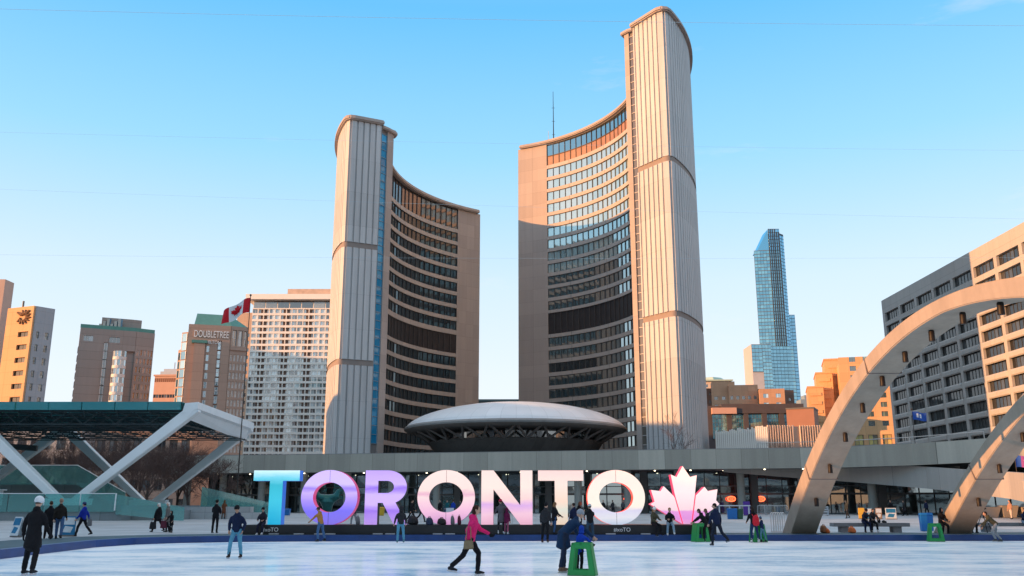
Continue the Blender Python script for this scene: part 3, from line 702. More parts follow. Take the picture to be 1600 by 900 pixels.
for i in range(6, 10): x, y = frontline[i]; mb.tube([(x, y + 0.3, ZT - 0.1), (x, y + 0.3, ZT + 0.75)], 0.04, 6)
mb.build('railing', M_mull_l, pod)
# ================================================================ the city round the square
def box_core(mb, o, u, L, depth, z0, z1): mb.obox(o, u, 0, L, -depth, 0, z0, z1)
def bld(name, label, o, u, cat='building', group=None): return empty(name, (o[0], o[1], -0.3), label, cat, group)
G0 = -0.3
M_wdark = glass('city_glass', (0.015, 0.018, 0.022), (0.22, 0.26, 0.28), 0.35, 0.18, 0.04)
M_wblue = glass('city_glass_blue', (0.03, 0.09, 0.14), (0.35, 0.55, 0.65), 0.4, 0.4, 0.04, (0.7, 0.92, 1.0))
M_wframe = plain('window_frame_grey', (0.14, 0.14, 0.14), 0.5, 0.1, 1)
M_wframe_w = plain('window_frame_white', (0.66, 0.65, 0.63), 0.5, 0.05, 1)
M_orange = slabs('orange_stone', (0.66, 0.38, 0.19), 3, 3.4, 0.05, 0.04, 0.7, 0.08)
M_greyst = slabs('grey_stone', (0.34, 0.35, 0.37), 3, 3.4, 0.06, 0.04, 0.7, 0.1)
M_brown = slabs('brown_brick', (0.33, 0.27, 0.24), 60, 2.9, 0.05, 0.08, 0.85, 0.10)
M_brown2 = slabs('red_brown_brick', (0.40, 0.28, 0.22), 60, 2.9, 0.05, 0.06, 0.85, 0.10)
M_green = plain('green_copper', (0.10, 0.26, 0.22), 0.6, 0.15, 0.5)
M_white = slabs('white_concrete', (0.84, 0.79, 0.71), 60, 30, 0.03, 0.02, 0.7, 0.06)
M_tan = slabs('tan_stone', (0.55, 0.38, 0.27), 4, 3.4, 0.06, 0.05, 0.75, 0.1)
M_brick = slabs('orange_brick', (0.50, 0.29, 0.18), 3, 2, 0.08, 0.02, 0.85, 0.1)
M_roofgrey = plain('roof_gravel', (0.2, 0.2, 0.2), 0.9, 0.2, 0.4)

def U(deg): return (math.cos(R(deg)), math.sin(R(deg)))   # facade direction, left to right as seen; 0 = facing the square
def corner(px, D, z=10): return (xw(px, D, z), D)
def along(o, u, px, z=10):
    """distance along the facade from o where the photo column px falls"""
    k = (px - 800) / F_PX   # x = k*(y*CP+(z-H)SP)
    return (k * (o[1] * CP + (z - CAM_H) * SP) - o[0]) / (u[0] - k * u[1] * CP)

# --- far left: tall pinkish slab cut by the frame, then the block with the crest
o = corner(-78, 236); u = U(0); L = 17.5; z1 = zw(437, 300)
o = (xw(9, 300, 75) - L, 300)
b = bld('office_block', 'pinkish stone office block with dark slot windows, cut by the left frame edge', o, u)
mb = MB(); box_core(mb, o, u, L - 0.4, 5, G0, z1 - 0.6); cols = [(1.5, 6.0), (8.5, 15.0)]; rows = floors(z1 - 8.5 - 14 * 4.9, 15, 4.9, 2.3); relief(mb, o, u, L, G0, z1, cols, rows, 0.6)
us = U(90); os_ = (o[0] + L, o[1]); relief(mb, (o[0] + L - 0.4, o[1]), us, 5, G0, z1, [], [], 0.4)
mb.build('wall', plain('pink_stone', (0.52, 0.36, 0.29), 0.75, 0.08, 0.4), b)
W = Windows(b, [M_wdark, M_wframe])
for r in rows:
    for c in cols: W.add(o, u, c[0], r[0], c[1] - c[0], r[1] - r[0], 0.05, 3)
W.done()
o = (xw(16, 250, 55) - 0.2, 250); u = U(-22); z1 = zw(478, 246)
L = along(o, u, 56.5, 56); us = U(52); os_ = (o[0] + u[0] * L, o[1] + u[1] * L); Ls = along(os_, us, 85.5, 56)
b = bld('office_block', 'orange lit stone office block with dark slots, grey side and round crest near its top', o, u)
mb = MB(); cols = [(L - 4.9, L - 1.0)]; rows = floors(z1 - 8.6 - 13 * 3.62, 14, 3.62, 1.45)
mb.prism([o, (o[0] + u[0] * (L - .3), o[1] + u[1] * (L - .3)), (os_[0] + us[0] * (Ls - .3), os_[1] + us[1] * (Ls - .3)), (o[0] - 2, o[1] + 14)], G0, z1 - 0.4); relief(mb, o, u, L, G0, z1, cols, rows, 0.6)
mb.build('wall', M_orange, b)
mb = MB(); rs = floors(z1 - 9.0 - 13 * 3.62, 14, 3.62, 1.9); half = Ls / 2; cs = [(0.8, half - 1.0), (half + 0.6, Ls - 1.0)]
relief(mb, os_, us, Ls, G0, z1 - 0.03, cs, rs, 0.4); mb.build('side_wall', M_greyst, b)
W = Windows(b, [glass('slot_glass', (0.012, 0.012, 0.012), (0.05, 0.05, 0.05), 0.2, 0.05), M_frame_d])
for r in rows:
    for c in cols: W.add(o, u, c[0], r[0], c[1] - c[0], r[1] - r[0], 0.05, 2)
W.done()
W = Windows(b, [M_wblue, M_wframe])
for r in rs:
    for c in cs: W.add(os_, us, c[0], r[0], c[1] - c[0], r[1] - r[0], 0.05, 3, 1)
W.done()
# crest: a ring of carved leaves on the wall
mb = MB(); ca = L - 3.4; cz = z1 - 3.0; n = (u[1], -u[0])
P3 = lambda a, d, z: (o[0] + u[0] * a + n[0] * d, o[1] + u[1] * a + n[1] * d, z)
for i in range(11):
    t = R(200 + i * 14 * 2.0)
    p, q = P3(ca + 1.1 * math.cos(t), 0.75, cz + 1.0 * math.sin(t)), P3(ca + 2.7 * math.cos(t + 0.25), 0.8, cz + 2.1 * math.sin(t + 0.25)); mb.tube([p, q], [0.42, 0.16], 6)
mb.tube([P3(ca - 2.4, 0.8, cz + 1.5), P3(ca - 1.0, 0.85, cz + 0.6), P3(ca + 0.3, 0.85, cz + 0.9), P3(ca + 2.0, 0.8, cz + 1.7)], 0.3, 6)
mb.build('crest', plain('bronze_crest', (0.20, 0.10, 0.05), 0.6, 0.2, 1), b)
mb = MB(); q = P3(1.2, -2, z1); mb.tube([(q[0] + 1.0, q[1], z1 - 1), (q[0] + 1.0, q[1], z1 + 2.6)], 0.28, 8); mb.build('vent_pipe', M_wframe, b)

# --- brown hotel tower with rounded glass bays
o = corner(125, 300, 58); u = U(25); z1 = zw(512, 300); L = along(o, u, 209, 50)
us = U(38); os_ = (o[0] + u[0] * L, o[1] + u[1] * L); Ls = along(os_, us, 237.5, 50)
b = bld('brick_tower', 'brown brick tower with rounded glass bay and green roof edge, second block from the left', o, u)
mb = MB(); a1 = along(o, u, 157, 45); a2 = along(o, u, 164.5, 45); a3 = along(o, u, 186, 45)
core_ = [(o[0], o[1] + 0.5), (o[0] + u[0] * L, o[1] + u[1] * L + 0.5), (os_[0] + us[0] * Ls, os_[1] + us[1] * Ls), (os_[0] + us[0] * Ls - 8, os_[1] + us[1] * Ls + 8), (o[0] - 2, o[1] + 22)]
mb.prism(core_, G0, z1 - 0.6)
relief(mb, o, u, a1, G0, z1, [(1.2, a1 - 3.4)], [(z1 - 4.4, z1 - 2.5)], 0.5); mb.obox(o, u, a2, a3, 0, 0.5, G0, z1 - 4.4); mb.obox(o, u, a2, a3, 0, 0.5, z1 - 2.5, z1); mb.obox(o, u, a3 - 0.8, a3, 0, 0.5, z1 - 4.4, z1 - 2.5); mb.obox(o, u, a1, a2, 0, 0.5, z1 - 4.5, z1); mb.obox(o, u, a3, L, 0, 0.5, z1 - 7.0, z1)
mb.build('wall', M_brown, b)
mb = MB(); rs = floors(z1 - 8.2 - 17 * 2.95, 18, 2.95, 1.9); cs = [(Ls * f, Ls * f + Ls * 0.13) for f in (0.1, 0.3, 0.5, 0.7, 0.86)]
relief(mb, os_, us, Ls, G0, z1, cs, rs, 0.4); mb.build('side_wall', M_brown, b)
W = Windows(b, [M_wdark, M_wframe_w])
W.add(o, u, 1.2, z1 - 4.4, a1 - 4.6, 1.9, 0.1, 5); W.add(o, u, a2 + 0.1, z1 - 4.4, a3 - a2 - 0.9, 1.9, 0.1, 3)
for r in floors(z1 - 7.3 - 18 * 2.95, 19, 2.95, 2.7): W.add(o, u, a1 + 0.1, r[0], a2 - a1 - 0.2, r[1] - r[0], 0.15, 1, 0, 0.3)
for r in rs:
    for c in cs: W.add(os_, us, c[0], r[0], c[1] - c[0], r[1] - r[0], 0.1, 1, 0, 0.12)
W.done()
bayc = (o[0] + u[0] * (a3 + L) / 2 , o[1] + 0.6); br = (L - a3) / 2
M_bay = glass('bay_glass', (0.03, 0.05, 0.07), (0.5, 0.62, 0.68), 0.5, 0.35, 0.05, (0.8, 0.95, 1))
for k in range(19):
    z = z1 - 7.6 - (k + 1) * 2.95 + 0.6; mb = MB()
    for i in range(6):
        t0, t1 = R(180 + i * 30 + 1), R(210 + i * 30 - 1)
        mb.mat(0); p, q = [(bayc[0] + br * math.cos(t), bayc[1] + br * 0.9 * math.sin(t)) for t in (t0, t1)]
        mb.add([(*p, z), (*q, z), (*q, z + 1.9), (*p, z + 1.9)], [(0, 1, 2, 3)])
        mb.mat(1); mb.tube([(*p, z), (*p, z + 1.9)], 0.12, 4)
    mb.mat(1); hp = [(bayc[0] + (br + .15) * math.cos(R(180 + a)), bayc[1] + (br + .15) * 0.9 * math.sin(R(180 + a))) for a in range(0, 181, 15)]; mb.prism(hp, z - 1.02, z - 0.02)
    mb.build('bay_window', [M_bay, M_wframe_w], b)
mb = MB()                                      # left return with balconies' glass
W = Windows(b, [M_wblue, M_wframe]); ul = U(-62); ol = (o[0] - 4.2 * 0.47 - 0.3, o[1] + 4.6)
mb.prism([(ol[0], ol[1]), (o[0], o[1] + 0.3), (o[0] + 1, o[1] + 8), (ol[0], ol[1] + 6)], G0, z1 - 1.4); mb.build('return_wall', M_brown, b)
for r in rs: W.add(ol, ul, 0.5, r[0], 3.4, 2.1, 0.12, 2)
W.done()
mb = MB(); mb.prism([(p[0], p[1] - 0.7) if i < 2 else p for i, p in enumerate(core_)], z1, z1 + 1.3); mb.build('roof', M_green, b)
mb = MB(); q = core_; cx = sum(p[0] for p in q) / 5; cy = sum(p[1] for p in q) / 5
mb.prism([(cx + (p[0] - cx) * 0.55, cy + (p[1] - cy) * 0.55) for p in q], z1 + 1.3, z1 + 4.8); mb.build('penthouse', M_brown, b)
mb = MB()
for i in range(6): mb.box(cx - 6 + i * 1.3, cx - 5.1 + i * 1.3, cy - 6.5, cy - 5.0, z1 + 1.3, z1 + 2.5 + (i % 3) * 0.9)
mb.build('roof_unit', plain('blue_grey_unit', (0.12, 0.22, 0.3), 0.6, 0.2, 1), b)

# --- low orange block far behind
o = corner(226, 520); u = U(-4); z1 = zw(588, 520); L = along(o, u, 286, 40)
b = bld('stone_block', 'low salmon stone block with glass roof lantern, far behind between the two brown towers', o, u)
mb = MB(); cols = even(L, 12, 1.5); rows = [(z1 - 12.5, z1 - 10.6), (z1 - 18, z1 - 16), (z1 - 23.5, z1 - 21.5)]
box_core(mb, o, u, L, 30, G0, z1 - 0.5); relief(mb, o, u, L, G0, z1, cols, rows, 0.4); mb.obox(o, u, -0.6, L + 0.6, -0.5, 0.9, z1 - 0.02, z1 + 0.9); mb.build('wall', plain('salmon_stone', (0.62, 0.36, 0.25), 0.8, 0.08, 0.3), b)
W = Windows(b, [M_wdark, M_wframe])
for r in rows:
    for c in cols: W.add(o, u, c[0], r[0], 1.5, r[1] - r[0])
W.done()
mb = MB()
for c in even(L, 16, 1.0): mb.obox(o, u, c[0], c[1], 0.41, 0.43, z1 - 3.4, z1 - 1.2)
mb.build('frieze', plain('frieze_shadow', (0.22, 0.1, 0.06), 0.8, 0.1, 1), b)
mb = MB(); mb.obox(o, u, 1, 12.5, -14, -4, z1 + 0.85, z1 + 3.4); mb.obox(o, u, 2.5, 10.5, -13, -5, z1 + 3.4, z1 + 5.0); mb.tube([P_ for P_ in [(o[0] + 8.5, 526, z1 + 5), (o[0] + 8.5, 526, z1 + 9)]], 0.3, 5); mb.build('lantern', plain('pale_metal', (0.45, 0.5, 0.55), 0.4, 0.1, 0.5), b)

# --- red-brown hotel with lettering
o = corner(295, 290, 58); u = U(16); z1 = zw(506.5, 290); L = along(o, u, 360, 55)
us = U(30); os_ = (o[0] + u[0] * L, o[1] + u[1] * L); Ls = along(os_, us, 385.5, 52)
b = bld('brick_tower', 'red-brown brick hotel tower with white lettering and green hipped roof behind the flag', o, u)
n = (u[1], -u[0]); Pf = lambda a, d, z: (o[0] + u[0] * a + n[0] * d, o[1] + u[1] * a + n[1] * d, z)
mb = MB(); core_ = [(o[0], o[1] + 0.4), (os_[0], os_[1] + 0.5), (os_[0] + us[0] * Ls, os_[1] + us[1] * Ls + 0.3), (os_[0] + us[0] * Ls - 9, os_[1] + us[1] * Ls + 10), (o[0] - 1, o[1] + 22)]
mb.prism(core_, G0, z1 - 0.5)
s1, s2 = along(o, u, 335, 40), along(o, u, 341.5, 40); t1, t2 = along(o, u, 317, 40), along(o, u, 324, 40)
mb.obox(o, u, 0, s1, 0, 0.5, G0, z1); mb.obox(o, u, s1, s2, 0, 0.5, z1 - 5.0, z1 + 0.0); mb.obox(o, u, s2, L, 0, 0.5, G0, z1 - 0.003)
mb.obox(o, u, t1 - 3.6, t1 - 0.2, 0.5, 1.6, G0, z1 - 6.3)
mb.build('wall', M_brown2, b)
mb = MB(); mb.obox(o, u, t1 - 4.4, t1 + 0.4, 0.4, 2.0, z1 - 6.3, z1 - 5.4); mb.build('green_ledge', M_green, b)
mb = MB(); rs = floors(z1 - 11.6 - 15 * 2.95, 16, 2.95, 2.2); cs = even(Ls, 5, Ls / 5 * 0.62); mb.obox(os_, us, 0, Ls, 0, 0.9, z1 - 8.0, z1 - 6.6); mb.obox(os_, us, 0, Ls, 0, 0.5, z1 - 1.3, z1)
relief(mb, os_, us, Ls, G0, z1 - 8.0, cs, rs, 0.45)
for i in range(4): mb.obox(os_, us, Ls * i / 3 - (0.5 if i == 3 else 0), Ls * i / 3 + (0.5 if i < 3 else 0), 0, 0.5, z1 - 6.6, z1 - 1.3)
mb.build('side_wall', M_brown2, b)
W = Windows(b, [M_bay, M_wframe_w])
for r in rs:
    for c in cs: W.add(os_, us, c[0], r[0], c[1] - c[0], 2.2, 0.1, 2, 1, 0.14)
for r in floors(z1 - 8 - 17 * 2.95, 18, 2.95, 2.5): W.add(o, u, s1 + 0.1, r[0], s2 - s1 - 0.2, 2.5, 0.15, 1, 1, 0.2)
for r in floors(z1 - 9 - 16 * 2.95, 17, 2.95, 2.0): W.add(o, u, t1 + 0.2, r[0], t2 - t1 - 0.4, 2.0, 0.53, 1, 0, 0.2)
for i in range(3): W.add(os_, us, Ls * (i + 0.1) / 3, z1 - 6.5, Ls * 0.8 / 3, 5.1, 0.1, 2, 1, 0.15)
W.done()
W = Windows(b, [M_wblue, M_wframe_w]); ol = (o[0] - 2.6, o[1] + 1.6); ul = U(-30)
mb = MB(); mb.prism([(ol[0], ol[1]), (o[0] + 0.3, o[1] + 0.2), (o[0] + 1, o[1] + 8), (ol[0], ol[1] + 9)], G0, z1 - 2.5); mb.prism([(ol[0] - 2.6, ol[1] + 5), (ol[0], ol[1] + 2), (ol[0] + 1, ol[1] + 8), (ol[0] - 2, ol[1] + 11)], G0, z1 - 7.5); mb.build('return_wall', M_brown2, b)
for r in floors(z1 - 5.6 - 18 * 2.95, 19, 2.95, 2.6): W.add(ol, ul, 0.25, r[0], 2.5, 2.6, 0.1, 1, 0, 0.2)
for r in floors(z1 - 11 - 16 * 2.95, 17, 2.95, 2.4): W.add((ol[0] - 2.6, ol[1] + 5), U(-49), 0.4, r[0], 3.0, 2.4, 0.1, 1, 0, 0.2)
W.done()
for nm, txt, sz, px0, px1, dz in (('lettering', 'DOUBLETREE', 3.2, 303, 357, -4.2), ('lettering', 'BY HILTON', 1.6, 314, 345, -6.3)):
    vs, fs = text_mesh(txt, sz, 0.3, 'LEFT'); x0 = min(v.x for v in vs); x1 = max(v.x for v in vs)
    A0, A1 = along(o, u, px0, z1 - 5), along(o, u, px1, z1 - 5); k = (A1 - A0) / (x1 - x0)
    mb = MB(); mb.add([Pf(A0 + (v.x - x0) * k, 0.72 - v.y, z1 + dz + v.z) for v in vs], fs); mb.build(nm, plain('white_lettering', (0.8, 0.8, 0.78), 0.4, 0.02, 1), b)
mb = MB(); a0 = along(o, u, 304, 60); e0 = [Pf(a0, 0.2, z1), (os_[0], os_[1], z1), (os_[0] + us[0] * Ls, os_[1] + us[1] * Ls, z1), (core_[3][0], core_[3][1], z1), Pf(a0, -18, z1)]
rz_ = z1 + 4.5; t_ = [(*Pf(a0 + 0.4, -4, 0)[:2], rz_), (os_[0] - 2, os_[1] + 4, rz_), (core_[2][0] - 9, core_[2][1] + 4, rz_), (core_[3][0] - 2, core_[3][1] - 1, rz_), (*Pf(a0 + 0.4, -14, 0)[:2], rz_)]
mb.add(e0 + t_, [(i, (i + 1) % 5, 5 + (i + 1) % 5, 5 + i) for i in range(5)] + [(5, 6, 7, 8, 9)]); mb.build('roof', M_green, b)

# --- tan block behind the flag
o = corner(352, 430); u = U(-3); z1 = zw(489, 430); L = along(o, u, 402, 60)
b = bld('office_block', 'plain tan stone block with small windows behind the flagpole', o, u)
mb = MB(); cols = even(L, 5, 1.6); rows = floors(z1 - 12 - 22 * 3.6, 23, 3.6, 1.7); box_core(mb, o, u, L, 25, G0, z1 - 0.4); relief(mb, o, u, L, G0, z1, cols, rows, 0.4); mb.build('wall', M_tan, b)
W = Windows(b, [M_wdark, M_wframe])
for r in rows:
    for c in cols: W.add(o, u, c[0], r[0], 1.6, 1.7)
W.done()

# --- white hotel slab with a grid of rooms
o = (xw(396, 380, 85), 380); u = U(0); z1 = zw(470, 380); L = along(o, u, 545, 80); z2 = zw(462, 380)
b = bld('hotel_slab', 'tall white hotel slab with a regular grid of balconies left of the shorter curved tower', o, u)
n_c = 7 * 2 + 3; cw = L / n_c; cols = [(i * cw + 0.16, (i + 1) * cw - 0.16) for i in range(n_c)]
rows = floors(z1 - 5.6 - 27 * 2.66, 28, 2.66, 1.72)
mb = MB(); box_core(mb, o, u, L, 18, G0, z1 - 0.6); relief(mb, o, u, L, G0, z1 - 3.4, cols, rows, 0.9); mb.build('wall', M_white, b)
M_room = glass('hotel_glass', (0.03, 0.03, 0.03), (0.62, 0.70, 0.70), 0.75, 0.18, 0.05)
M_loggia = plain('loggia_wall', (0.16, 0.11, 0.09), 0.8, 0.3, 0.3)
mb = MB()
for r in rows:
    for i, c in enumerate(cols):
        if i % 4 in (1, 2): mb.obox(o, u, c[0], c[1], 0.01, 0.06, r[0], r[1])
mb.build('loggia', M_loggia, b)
W = Windows(b, [M_room, M_wframe_w])
for r in rows:
    for i, c in enumerate(cols):
        if i % 4 in (0, 3): W.add(o, u, c[0], r[0], c[1] - c[0], 1.72, 0.5, 2, 0, 0.1)
        else: W.add(o, u, c[0] + (cw * 0.5 if i % 4 == 2 else 0), r[0], cw * 0.38, 1.72, 0.12, 1, 0, 0.1)
W.done()
mb = MB(); mb.obox(o, u, -2.6, L + 2, -16, 3.4, z1 + 0.0, z2); mb.build('roof', M_white, b, bevel=0.0)
mb = MB()
for c in even(L, 8, L / 8 - 0.5): mb.obox(o, u, c[0], c[1], 0.02, 0.1, z1 - 3.2, z1 - 0.25)
mb.build('sky_lounge_glass', M_wdark, b)
mb = MB(); q0, q1 = along(o, u, 446, 88), along(o, u, 540, 88); mb.obox(o, u, q0, q1, -14, -3, z2, zw(454, 386)); mb.build('penthouse', plain('rusty_penthouse', (0.55, 0.38, 0.28), 0.8, 0.25, 0.6), b)

# --- strip of a far office seen between the towers, over the dome
o = corner(735, 420); u = U(0); z1 = zw(624, 420); L = along(o, u, 825, 40)
b = bld('office_block', 'far low dark office roofline glimpsed over the dome between the curved towers', o, u)
mb = MB(); box_core(mb, o, u, L, 20, G0, z1 - 1); mb.obox(o, u, -1, L + 1, -21, 0.6, z1 - 1, z1); mb.build('wall', plain('dark_green_wall', (0.08, 0.11, 0.11), 0.7, 0.1, 0.5), b)
W = Windows(b, [M_wdark, M_wframe])
for c in even(L, 14, 1.4): W.add(o, u, c[0], z1 - 4.5, 1.4, 2.6)
W.done()

# --- distant glass skyscraper
D_ = 860.0; u = U(-6)
M_aura = glass('skyscraper_glass', (0.01, 0.07, 0.12), (0.10, 0.30, 0.40), 0.4, 0.42, 0.06, (0.5, 0.85, 1.0))
M_aurab = glass('skyscraper_glass_deep', (0.01, 0.10, 0.22), (0.04, 0.30, 0.55), 0.4, 0.45, 0.06, (0.45, 0.8, 1.0))
M_fin = plain('skyscraper_fin', (0.05, 0.06, 0.07), 0.5, 0.2, 0.3)
M_slab = plain('balcony_slab', (0.62, 0.60, 0.58), 0.7, 0.05, 0.3)
xb = lambda px, z: xw(px, D_, z)
b = empty('glass_skyscraper', (xb(1215, 50), D_, -0.3), 'very tall blue glass skyscraper with slanted top, far right of the towers', 'skyscraper')
zt, zs_, zl, zp = zw(358, D_), zw(391, D_), zw(490, D_), zw(541, D_)
xa, xc, xd, xe, xf = 240.0, 254.4, 265.6, 271.0, 277.0
fl = 3.4
def curtain(name, x0, x1, y0, y1, z0, z1, mat, slab=True, top1=None):
    mb = MB(); mb.mat(0); nx = max(2, round((x1 - x0) / 3.2)); nz = max(2, int((z1 - z0) / fl))
    for i in range(nx):
        for j in range(nz):
            X0, X1 = x0 + (x1 - x0) * i / nx, x0 + (x1 - x0) * (i + 1) / nx; Y0, Y1 = y0 + (y1 - y0) * i / nx, y0 + (y1 - y0) * (i + 1) / nx
            Z0, Z1 = z0 + (z1 - z0) * j / nz, z0 + (z1 - z0) * (j + 1) / nz; d = random.uniform(0, .05)
            mb.add([(X0 + .1, Y0 - d, Z0 + .35), (X1 - .1, Y1 - d, Z0 + .35), (X1 - .1, Y1 - d, Z1), (X0 + .1, Y0 - d, Z1)], [(0, 1, 2, 3)])
    mb.mat(1)
    for j in range(nz + 1):
        Z = z0 + (z1 - z0) * j / nz
        mb.hexa([(x0, y0 - .3, Z - .1), (x1, y1 - .3, Z - .1), (x1, y1 + .4, Z - .1), (x0, y0 + .4, Z - .1), (x0, y0 - .3, Z + .34), (x1, y1 - .3, Z + .34), (x1, y1 + .4, Z + .34), (x0, y0 + .4, Z + .34)])
    return mb.build(name, [mat, M_wframe], b)
mb = MB()
mb.prism([(xa, D_ + 4), (xc, D_ + 1), (xd, D_ + 1), (xe, D_ + 6), (xe + 4, D_ + 26), (xa + 11, D_ + 30)], -0.3, zs_ - 1)
mb.prism([(xc - 1, D_ + 3), (xd, D_ + 1), (xe, D_ + 6), (xe + 3, D_ + 24), (xc + 7, D_ + 26)], zs_ - 1, zt - 4)
mb.prism([(xe - 12, D_ + 8), (xf, D_ + 8), (xf + 2, D_ + 30), (xe - 12, D_ + 30)], -0.3, zl - 1); mb.build('core', M_fin, b)
curtain('glass_wall', xa, xc, D_ + 3.4, D_ + 0.4, zp, zs_, M_aura); curtain('glass_wall', xc, xd, D_ + 0.3, D_ + 0.3, zp, zs_, M_aura); curtain('glass_wall', xd, xe, D_ + 0.4, D_ + 5.5, 20, zt - 6, M_aurab)
curtain('crown_glass', xc, xd, D_ + 0.3, D_ + 0.3, zs_, zt, M_aurab)
curtain('glass_wall', xe - 11, xf, D_ + 7.5, D_ + 7.5, 20, zl, M_aurab); curtain('glass_wall', xf, xf + 3, D_ + 7.5, D_ + 30, 20, zl, M_aurab)
mb = MB(); xs_ = xb(1186, 230); mb.add([(xs_, D_ + 4, zs_), (xc, D_ + 0.8, zs_), (xc, D_ + 0.8, zt), (xs_, D_ + 20, zs_), (xc, D_ + 24, zs_), (xc, D_ + 20, zt)], [(0, 1, 2), (3, 5, 4), (0, 2, 5, 3), (1, 4, 5, 2), (0, 3, 4, 1)]); mb.build('crown', M_aurab, b)
for i in range(6):
    X = xc + (xd - xc) * (i + 0.2) / 5.6; mb = MB(); mb.box(X - .3, X + .3, D_ - 0.7, D_ + 0.4, zp, zt + (0 if i < 4 else -3)); mb.build('fin', M_fin, b)
mb = MB()
for j in range(26):
    z = 18 + j * 3.5
    if z < zp - 2: mb.box(xb(1209, 50), xb(1224, 50), D_ - 3.0, D_ + 1, z, z + 1.3)
mb.build('balcony', M_slab, b)
curtain('glass_wall', xb(1208, 50), xe, D_ + 0.2, D_ + 0.2, 10, zp, M_aura)
mb = MB(); x0, x1 = xb(1176.5, 90), xb(1207, 90); mb.box(x0, x1, D_ - 8, D_ + 22, -0.3, zp + 0.5)
for j in range(22): mb.box(x0 - 0.5, x0 + (x1 - x0) * 0.52, D_ - 10.0, D_ - 8, 8 + j * 4.0, 9.9 + j * 4.0)
mb.build('podium_block', plain('pale_podium', (0.50, 0.47, 0.46), 0.7, 0.08, 0.2), b)
curtain('glass_wall', x0 + (x1 - x0) * 0.55, x1, D_ - 8.3, D_ - 8.3, 10, zp, M_aura); curtain('glass_wall', x0, x0 + (x1 - x0) * .54, D_ - 8.3, D_ - 8.3, zp - 26, zp, M_aura)

# --- brick blocks, glass shopping centre and white finned hall right of the towers
def simple(label, px0, px1, D, py, deg, mat, ncol, win, pitch, h, top_gap=2.0, depth=18, name='brick_block', wm=None, nfl=5, mz=0, mx=2):
    o = corner(px0, D); u = U(deg); z1 = zw(py, D); L = along(o, u, px1, z1 - 3); b = bld(name, label, o, u); mb = MB()
    cols = even(L, ncol, L / ncol * win); rows = floors(z1 - top_gap - h - (nfl - 1) * pitch, nfl, pitch, h)
    mb.obox(o, u, 0.02, L - 0.02, -depth, 0, G0, z1 - 0.5); relief(mb, o, u, L, G0, z1, cols, rows, 0.45); mb.obox(o, u, 0, L, -depth, -0.02, z1 - 0.48, z1 - 0.004); mb.build('wall', mat, b)
    W = Windows(b, [wm or M_wdark, M_wframe])
    for r in rows:
        for c in cols: W.add(o, u, c[0], r[0], c[1] - c[0], h, 0.06, mx, mz)
    W.done(); return b, o, u, L, z1
M_bdark = slabs('dark_brown_brick', (0.20, 0.11, 0.08), 3, 2, 0.08, 0.02, 0.85, 0.1)
b_, o_, u_, L_, z_ = simple('small cream block with pale green roof beside the taller tower, farthest behind', 1100, 1142, 560, 596, -6, plain('cream_wall', (0.62, 0.5, 0.4), 0.8, 0.05, 0.4), 6, 0.4, 4.0, 1.8)
mb = MB(); mb.prism([(o_[0] - 1, o_[1] - 2), (o_[0] + L_ + 1, o_[1] - 4), (o_[0] + L_, o_[1] + 20), (o_[0], o_[1] + 20)], z_, z_ + 0.8); mb.lathe([(9, z_ + 0.8), (5, z_ + 3.4)], (o_[0] + L_ / 2, o_[1] + 8, 0), 4, 1.2, 0.8); mb.build('roof', plain('pale_green_roof', (0.42, 0.52, 0.42), 0.6, 0.1, 0.5), b_)
simple('dark brown brick block with small windows beside the taller tower', 1106, 1126, 470, 607, -4, M_bdark, 4, 0.4, 4.2, 1.6)
simple('orange brick block with square raised top, left one behind the glass hall', 1120, 1148, 462, 597, -10, M_brick, 3, 0.45, 4.2, 1.7, 7.5)
simple('orange and brown brick block with pairs of windows, middle one behind the glass hall', 1147, 1184, 458, 602, -8, M_brick, 5, 0.5, 4.2, 1.8, 5.5)
simple('dark brick wing with grouped windows, right of the middle orange block', 1183, 1197, 462, 608, -4, M_bdark, 2, 0.5, 4.2, 1.8, 3.5)
simple('orange brick block with two big pale windows, below the glass skyscraper', 1196, 1226, 450, 608, -10, M_brick, 2, 0.42, 4.4, 2.0, 2.4, wm=M_bay)
simple('narrow dark brick wall at the right end of the brick blocks, under the skyscraper', 1224, 1240, 456, 609, 12, M_bdark, 2, 0.3, 4.4, 1.4, 4)
# glass hall
o = corner(1106, 330); u = U(-3); z1 = zw(632, 330); L = along(o, u, 1252, 30)
b = bld('glass_hall', 'dark roofed hall with tall teal glass bays, in front of the brick blocks', o, u, 'hall')
mb = MB(); mb.obox(o, u, 0, L, -25, 0, G0, z1 - 0.5); mb.obox(o, u, 6, L + 1, -25, 1.2, z1 - 3.4, z1)
for px in (1140, 1166, 1195, 1222): a = along(o, u, px, 28); mb.obox(o, u, a - 0.9, a + 0.9, 0, 1.0, G0, z1 - 3.4)
mb.build('wall', plain('dark_brown_roof', (0.09, 0.075, 0.075), 0.7, 0.15, 0.5), b)
mb = MB(); a0, a1 = along(o, u, 1112, 32), along(o, u, 1150, 32); mb.obox(o, u, a0, a1, -12, 2.2, z1 - 3.6, z1 - 1.4); mb.build('canopy', plain('salmon_canopy', (0.6, 0.36, 0.27), 0.7, 0.08, 0.5), b)
W = Windows(b, [glass('teal_bay_glass', (0.01, 0.08, 0.10), (0.1, 0.35, 0.4), 0.3, 0.55, 0.04, (0.55, 0.9, 1.0)), M_wframe], 'glass_bay')
for p0, p1 in ((1114, 1138), (1142, 1164), (1169, 1192), (1199, 1218), (1226, 1246)): a0, a1 = along(o, u, p0, 25), along(o, u, p1, 25); W.add(o, u, a0, z1 - 12.4, a1 - a0, 8.6, 0.3, 5, 5, 0.09)
W.done()
o = corner(1236, 300); u = U(-26); z1 = zw(640, 300); L = along(o, u, 1274, 25)
